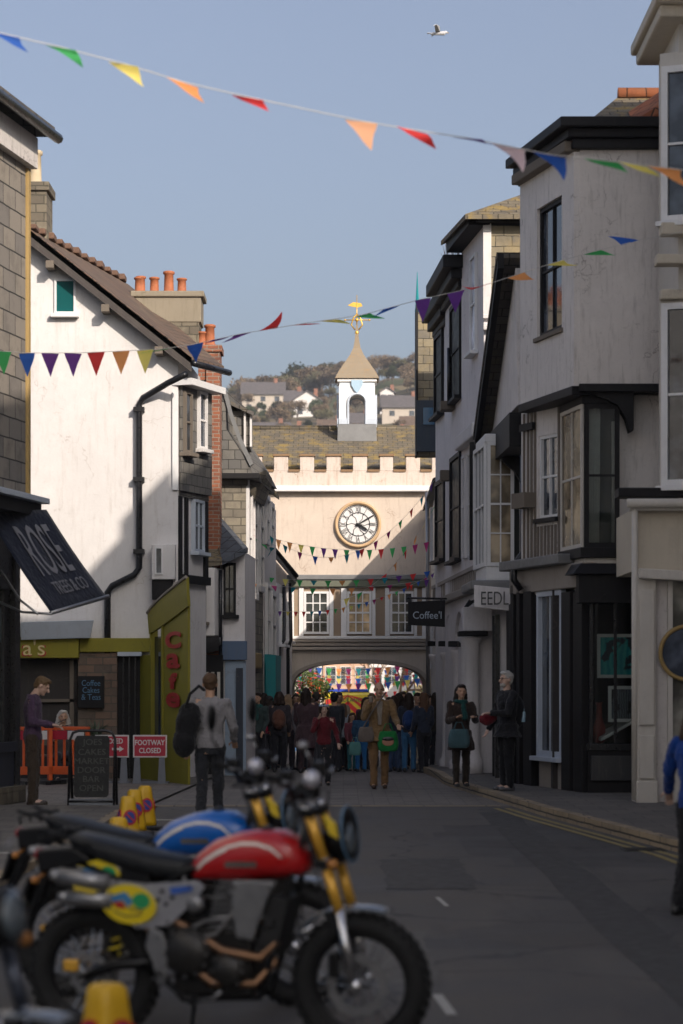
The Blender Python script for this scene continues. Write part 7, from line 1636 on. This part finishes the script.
    def oval(cx_,cy_,rx,ry,y0,y1,rot=R(8)): 
        m=MB(); pts=[q(cx_+rx*math.cos(a)*math.cos(rot)-ry*math.sin(a)*math.sin(rot),cy_+rx*math.cos(a)*math.sin(rot)+ry*math.sin(a)*math.cos(rot),y0) for a in [2*PI*i/36 for i in range(36)]]; m.slab(pts,(0,y1-y0,0)); return m
    ov=oval(143,907,28,20,-.166,-.178).build('oval_number_board',M_plain('board_yellow',(.66,.5,.01),.35,0,.1,4,coat=.5),t,bev=.002)
    oval(156,903,9,8,-.1785,-.181).build('green_emblem',M_plain('emblem_green',(.02,.28,.1),.4),ov); 
    m=MB(); m.slab([q(x,y_,-.1785) for x,y_ in ((124,899),(140,894),(148,903),(143,910),(137,903),(126,905))],(0,-.002,0)); m.build('blue_emblem',M_plain('emblem_blue',(.05,.2,.4),.4),ov)
    m=MB(); m.slab([q(x,y_,-.1785) for x,y_ in ((126,905),(137,904),(141,911),(132,911))],(0,-.002,0)); m.build('red_emblem',M_plain('emblem_red',(.4,.02,.02),.4),ov)
    m=MB(); m.tube([q(128,914,-.18),q(140,919,-.18),(q(156,917,-.18))],.004,5); m.tube([q(144,911,-.18),q(158,913,-.18)],.004,5); m.build('emblem_lines',BLACKG,ov)
    # exhaust
    for (x0_,y0_,x1_,y1_,r) in ((72,880,122,886,.044),(80,902,126,904,.042)):
        m=MB(); a_,b_=q(x0_,y0_,-.17),q(x1_,y1_,-.165); m.cyl(a_,b_,r,r,20); m.cyl(a_-(b_-a_).normalized()*.05,a_,r*.55,r*.95,20); m.build('silencer',AL,t,True)
    m=MB(); m.slab([q(90,888,-.217),(q(112,892,-.216)),q(112,897,-.214),q(90,893,-.214)],(0,.004,0)); m.build('silencer_sticker',M_plain('plate_yellow',(.6,.45,.05),.5),t)
    m=MB(); m.tube([q(268,920,-.06),q(285,945,-.1),q(272,958,-.14),q(235,952,-.15),q(205,935,-.12),q(150,905,-.11),q(124,895,-.15)],.024,12); m.tube([q(262,935,-.03),q(282,965,-.06),q(265,985,-.12),q(225,985,-.15),q(180,955,-.12),q(140,915,-.11)],.022,12); m.build('exhaust_pipe',BRZ,t,True)
    # frame and engine
    m=MB()
    for s in (-1,1):
        y=s*.09
        m.tube([q(312,830,s*.03),q(300,880,y),q(285,940,y),q(268,1000,y),q(190,1005,y),q(165,975,y),q(150,900,y),q(200,872,y),q(306,850,s*.03)],.016,8); m.tube([q(155,905,y),q(60,868,y*.8)],.013,8); m.tube([q(165,940,y),q(90,880,y)],.012,8)
    m.build('frame',BK,t,True)
    m=MB(); m.box(uu(183),uu(262),-.13,.13,vv(1000),vv(930)); m.cyl(q(200,955,-.17),q(200,955,.16),.13,.13,28); m.cyl(q(240,972,-.16),q(240,972,.15),.1,.1,24); m.build('crankcase',M_plain('engine_dark',(.014,.013,.013),.45,.4,.4),t,bev=.02)
    m=MB(); m.cyl(q(200,955,-.185),q(200,955,-.17),.1,.11,28); m.cyl(q(240,972,-.175),q(240,972,-.16),.07,.08,24); m.build('engine_cover',M_plain('engine_cover_grey',(.045,.043,.042),.4,.6,.4),t,True)
    m=MB()
    for k in range(8): c=q(232+k*1.6,930-k*6.5); m.box(c.x-.1,c.x+.1,-.1,.1,c.z-.006,c.z+.006)
    c=q(238,905); m.box(c.x-.08,c.x+.08,-.085,.085,vv(932),vv(880)); m.build('cylinder_fins',M_plain('engine_dark'),t)
    m=MB(); m.slab([q(163,930,-.17),q(176,935,-.17),q(182,955,-.17),q(178,985,-.17),q(170,990,-.17),q(165,965,-.17),(q(158,950,-.17))],(0,.02,0)); m.build('footpeg_plate',AL,t,bev=.006)
    m=MB(); m.tube([q(172,975,-.17),q(172,982,-.26)],.012); m.tube([q(178,985,-.18),q(205,1005,-.19),q(218,1000,-.2)],.009); m.build('footpeg',BK,t,True)
    def bolt(p0,p1,r): m=MB(); m.cyl(p0,p1,r,r,6); m.build('bolt',CH,t)
    for k in range(12): a=2*PI*k/12; c=q(200,955); bolt(c+Vector((.115*math.cos(a),-.19,.115*math.sin(a))),c+Vector((.115*math.cos(a),-.165,.115*math.sin(a))),.008)
    for k in range(8): a=2*PI*k/8; c=q(240,972); bolt(c+Vector((.085*math.cos(a),-.175,.085*math.sin(a))),c+Vector((.085*math.cos(a),-.15,.085*math.sin(a))),.007)
    for x_,y_ in ((130,884),(205,886),(182,924),(151,928),(250,886),(284,886),(256,934),(170,940),(176,975)): bolt(q(x_,y_,-.18),q(x_,y_,-.15),.009)
    rr_=random.Random(8)
    for k in range(11):
        a_=q(rr_.uniform(150,300),rr_.uniform(875,960),rr_.uniform(-.13,-.04)); b_=q(rr_.uniform(150,300),rr_.uniform(890,1000),rr_.uniform(-.15,-.05)); mid=(a_+b_)/2+Vector((rr_.uniform(-.05,.05),-.03,rr_.uniform(-.06,.06)))
        m=MB(); m.tube([a_,(a_+mid)/2+Vector((0,-.01,.02)),mid,(b_+mid)/2,b_],rr_.choice([.005,.007,.01]),6); m.build('hose',BLACKG if k%3 else AL,t,True)
    m=MB()
    for k in range(9): c=q(236+k*1.2,928-k*5.6); m.box(c.x-.085,c.x+.075,-.135,.135,c.z-.004,c.z+.004)
    m.build('cooling_fins',AL,t)
    m=MB(); m.slab([q(150,962,.11),q(96,952,.12),q(96,946,.12),q(150,955,.11)],(0,.03,0)); m.build('chain_guard',BK,t)
    m=MB(); m.tube([q(215,1000,-.2),q(230,998,-.22),q(238,990,-.22)],.008,6); m.build('brake_pedal',AL,t,True)
    m=MB(); m.lathe([(.04,0),(.045,.05),(.02,.06)],q(210,905,-.13),(0,-1,0),16); m.build('air_valve',AL,t,True)
    for (x_,y_) in ((62,846),(50,850),(74,846)): m=MB(); m.tube([q(x_,y_,-.13),q(x_-2,y_-9,-.13),q(x_-2,y_-9,.13),q(x_,y_,.13)],.007,6); m.build('rack_tube',BK,t,True)
    for s in (-1,1):
        m=MB(); y=s*.15; m.slab([q(247,880,y),q(290,880,y),q(280,900,y),q(266,940,y),q(250,938,y),q(246,908,y)],(0,s*.014,0)); m.build('radiator_shroud',AL,t,bev=.006)
    m=MB(); m.hexa([q(262,958,-.12),q(284,958,-.12),q(284,958,.12),q(262,958,.12)],[q(280,898,-.12),q(300,898,-.12),q(300,898,.12),q(280,898,.12)]); m.build('radiator',M_plain('radiator_black',(.012,.012,.013),.7,0,.3,30),t,bev=.006)
    m=MB()
    for s in (-1,1): m.tube([q(172,965,s*.1),q(120,972,s*.12),(Vector((RWu,s*.12,.345)))],[.035,.028,.024],10)
    m.build('swingarm',BK,t,True)
    m=MB(); 
    sp0,sp1=q(112,965,0),q(138,885,0)
    for k in range(40):
        pass
    pts=[sp0+(sp1-sp0)*(k/60)+Vector((.032*math.cos(k*.85),.032*math.sin(k*.85),0)) for k in range(61)]; m.tube(pts,.0065,6); m.build('shock_spring',M_plain('board_yellow'),t,True)
    m=MB(); m.cyl(sp0,sp1,.02,.02,10); m.build('shock_damper',BK,t,True)
    m=MB(); m.box(RWu-.12,RWu-.04,-.13,-.09,.37,.43); m.build('rear_caliper',GF,t,bev=.01)
    m=MB(); rr=[]
    for k in range(9):
        a=R(-35+k*12); sec=[Vector((RWu+math.sin(a)*(.38+o_),y,.345+math.cos(a)*(.38+o_))) for o_ in (0,.008) for y in ((-.07,-.04,0,.04,.07) if o_==0 else (.07,.04,0,-.04,-.07))]; rr.append(sec)
    m.loft(rr); m.build('rear_mudguard',BK,t,True)
    m=MB(); m.box(uu(128),uu(160),-.11,.11,vv(900),vv(868)); m.box(uu(165),uu(245),-.09,.09,vv(930),vv(886)); m.build('airbox',BK,t,bev=.02)
    m=MB(); m.tube([q(190,1000,.1),q(170,1060,.28)],.011); m.tube([q(172,1052,.25),q(165,1052,.33)],.012); m.build('side_stand',BK,t,True)
    m=MB()
    for yy_ in (.085,): m.tube([Vector((RWu,yy_,.345+.09)),q(180,955,yy_)],.008,5); m.tube([Vector((RWu,yy_,.345-.09)),q(180,985,yy_)],.008,5); m.torus((RWu,yy_,.345),(0,1,0),.09,.008,24,5)
    m.build('chain',M_plain('oily_chain',(.12,.1,.08),.4,.8),t,True)
    return t
def place_bike(t,x,y,rz,lean=0): t.location=(x,y,-.0); t.rotation_euler=(R(lean),0,rz)
HB=math.atan2(-.42,1.35)
b1=bike('red scrambler motorcycle with gold forks and yellow oval number board, nearest in the row',(.42,.008,.01)); place_bike(b1,PX(362,11.85),11.85,HB,3)
b2=bike('bright blue scrambler motorcycle with a tall mirror, parked behind the red one',(.0,.1,.42),mirror=True,stripe=(.6,.6,.6)); place_bike(b2,PX(362,11.85)-.33,13.55,HB,3)
b3=bike('dark navy motorcycle cut off by the bottom left corner of the picture',(.01,.03,.09),seatc=(.012,.014,.02),lowbar=True,yellow=False,fork=M_plain('grey_fork',(.08,.09,.12),.35,.6,.2,10)); place_bike(b3,-1.04,8.1,HB-.05,3)
m=MB(); m.box(-700,700,-60,1600,-30,120); hzb=m.build('haze',[],None); 
hm=bpy.data.materials.new('air_haze'); hm.use_nodes=True; hn=hm.node_tree; hn.nodes.clear(); ho=hn.nodes.new('ShaderNodeOutputMaterial'); pv=hn.nodes.new('ShaderNodeVolumePrincipled'); pv.inputs['Density'].default_value=.0003; pv.inputs['Color'].default_value=(.9,.93,1,1); pv.inputs['Anisotropy'].default_value=.2
hn.links.new(pv.outputs[0],ho.inputs['Volume']); hzb.data.materials.append(hm); hzb['kind']='stuff'
# ================================================================ LIGHT, SKY, CAMERA
w=bpy.data.worlds.new('World'); sc.world=w; w.use_nodes=True; nt=w.node_tree
sky=nt.nodes.new('ShaderNodeTexSky'); sky.sky_type='NISHITA'; sky.sun_disc=False
EL,AZ=R(27.7),R(30)
sky.sun_elevation=EL; sky.sun_rotation=PI-AZ; sky.air_density=1.0; sky.dust_density=5; sky.ozone_density=3.5; sky.altitude=20
hs=nt.nodes.new('ShaderNodeHueSaturation'); hs.inputs['Saturation'].default_value=.74; hs.inputs['Hue'].default_value=.508; nt.links.new(sky.outputs[0],hs.inputs['Color']); nt.links.new(hs.outputs[0],nt.nodes['Background'].inputs[0]); nt.nodes['Background'].inputs[1].default_value=.07
L=bpy.data.lights.new('sun','SUN'); L.energy=2.15; L.angle=R(.53); L.color=(1,.89,.78); lo=bpy.data.objects.new('sun',L); COL.objects.link(lo)
sd=Vector((math.sin(AZ)*math.cos(EL),-math.cos(AZ)*math.cos(EL),math.sin(EL))); lo.rotation_euler=(sd).to_track_quat('Z','Y').to_euler(); lo.location=(20,-20,40)
cam=bpy.data.cameras.new('camera'); co=bpy.data.objects.new('camera',cam); COL.objects.link(co); sc.camera=co
co.location=(0,0,CH); co.rotation_euler=(PI/2,0,0); cam.sensor_fit='AUTO'; cam.sensor_width=36; cam.lens=FP/1024*36; cam.shift_y=(HY-512)/1024.0; cam.clip_start=.1; cam.clip_end=4000
cam.dof.use_dof=True; cam.dof.focus_distance=52; cam.dof.aperture_fstop=2.0; cam.dof.aperture_blades=9
sc.view_settings.view_transform='Standard'; sc.view_settings.look='None'; sc.view_settings.gamma=1; sc.view_settings.exposure=1.12; sc.view_settings.use_curve_mapping=False
sc.cycles.max_bounces=6

bpy.data.scenes.remove(TMP)
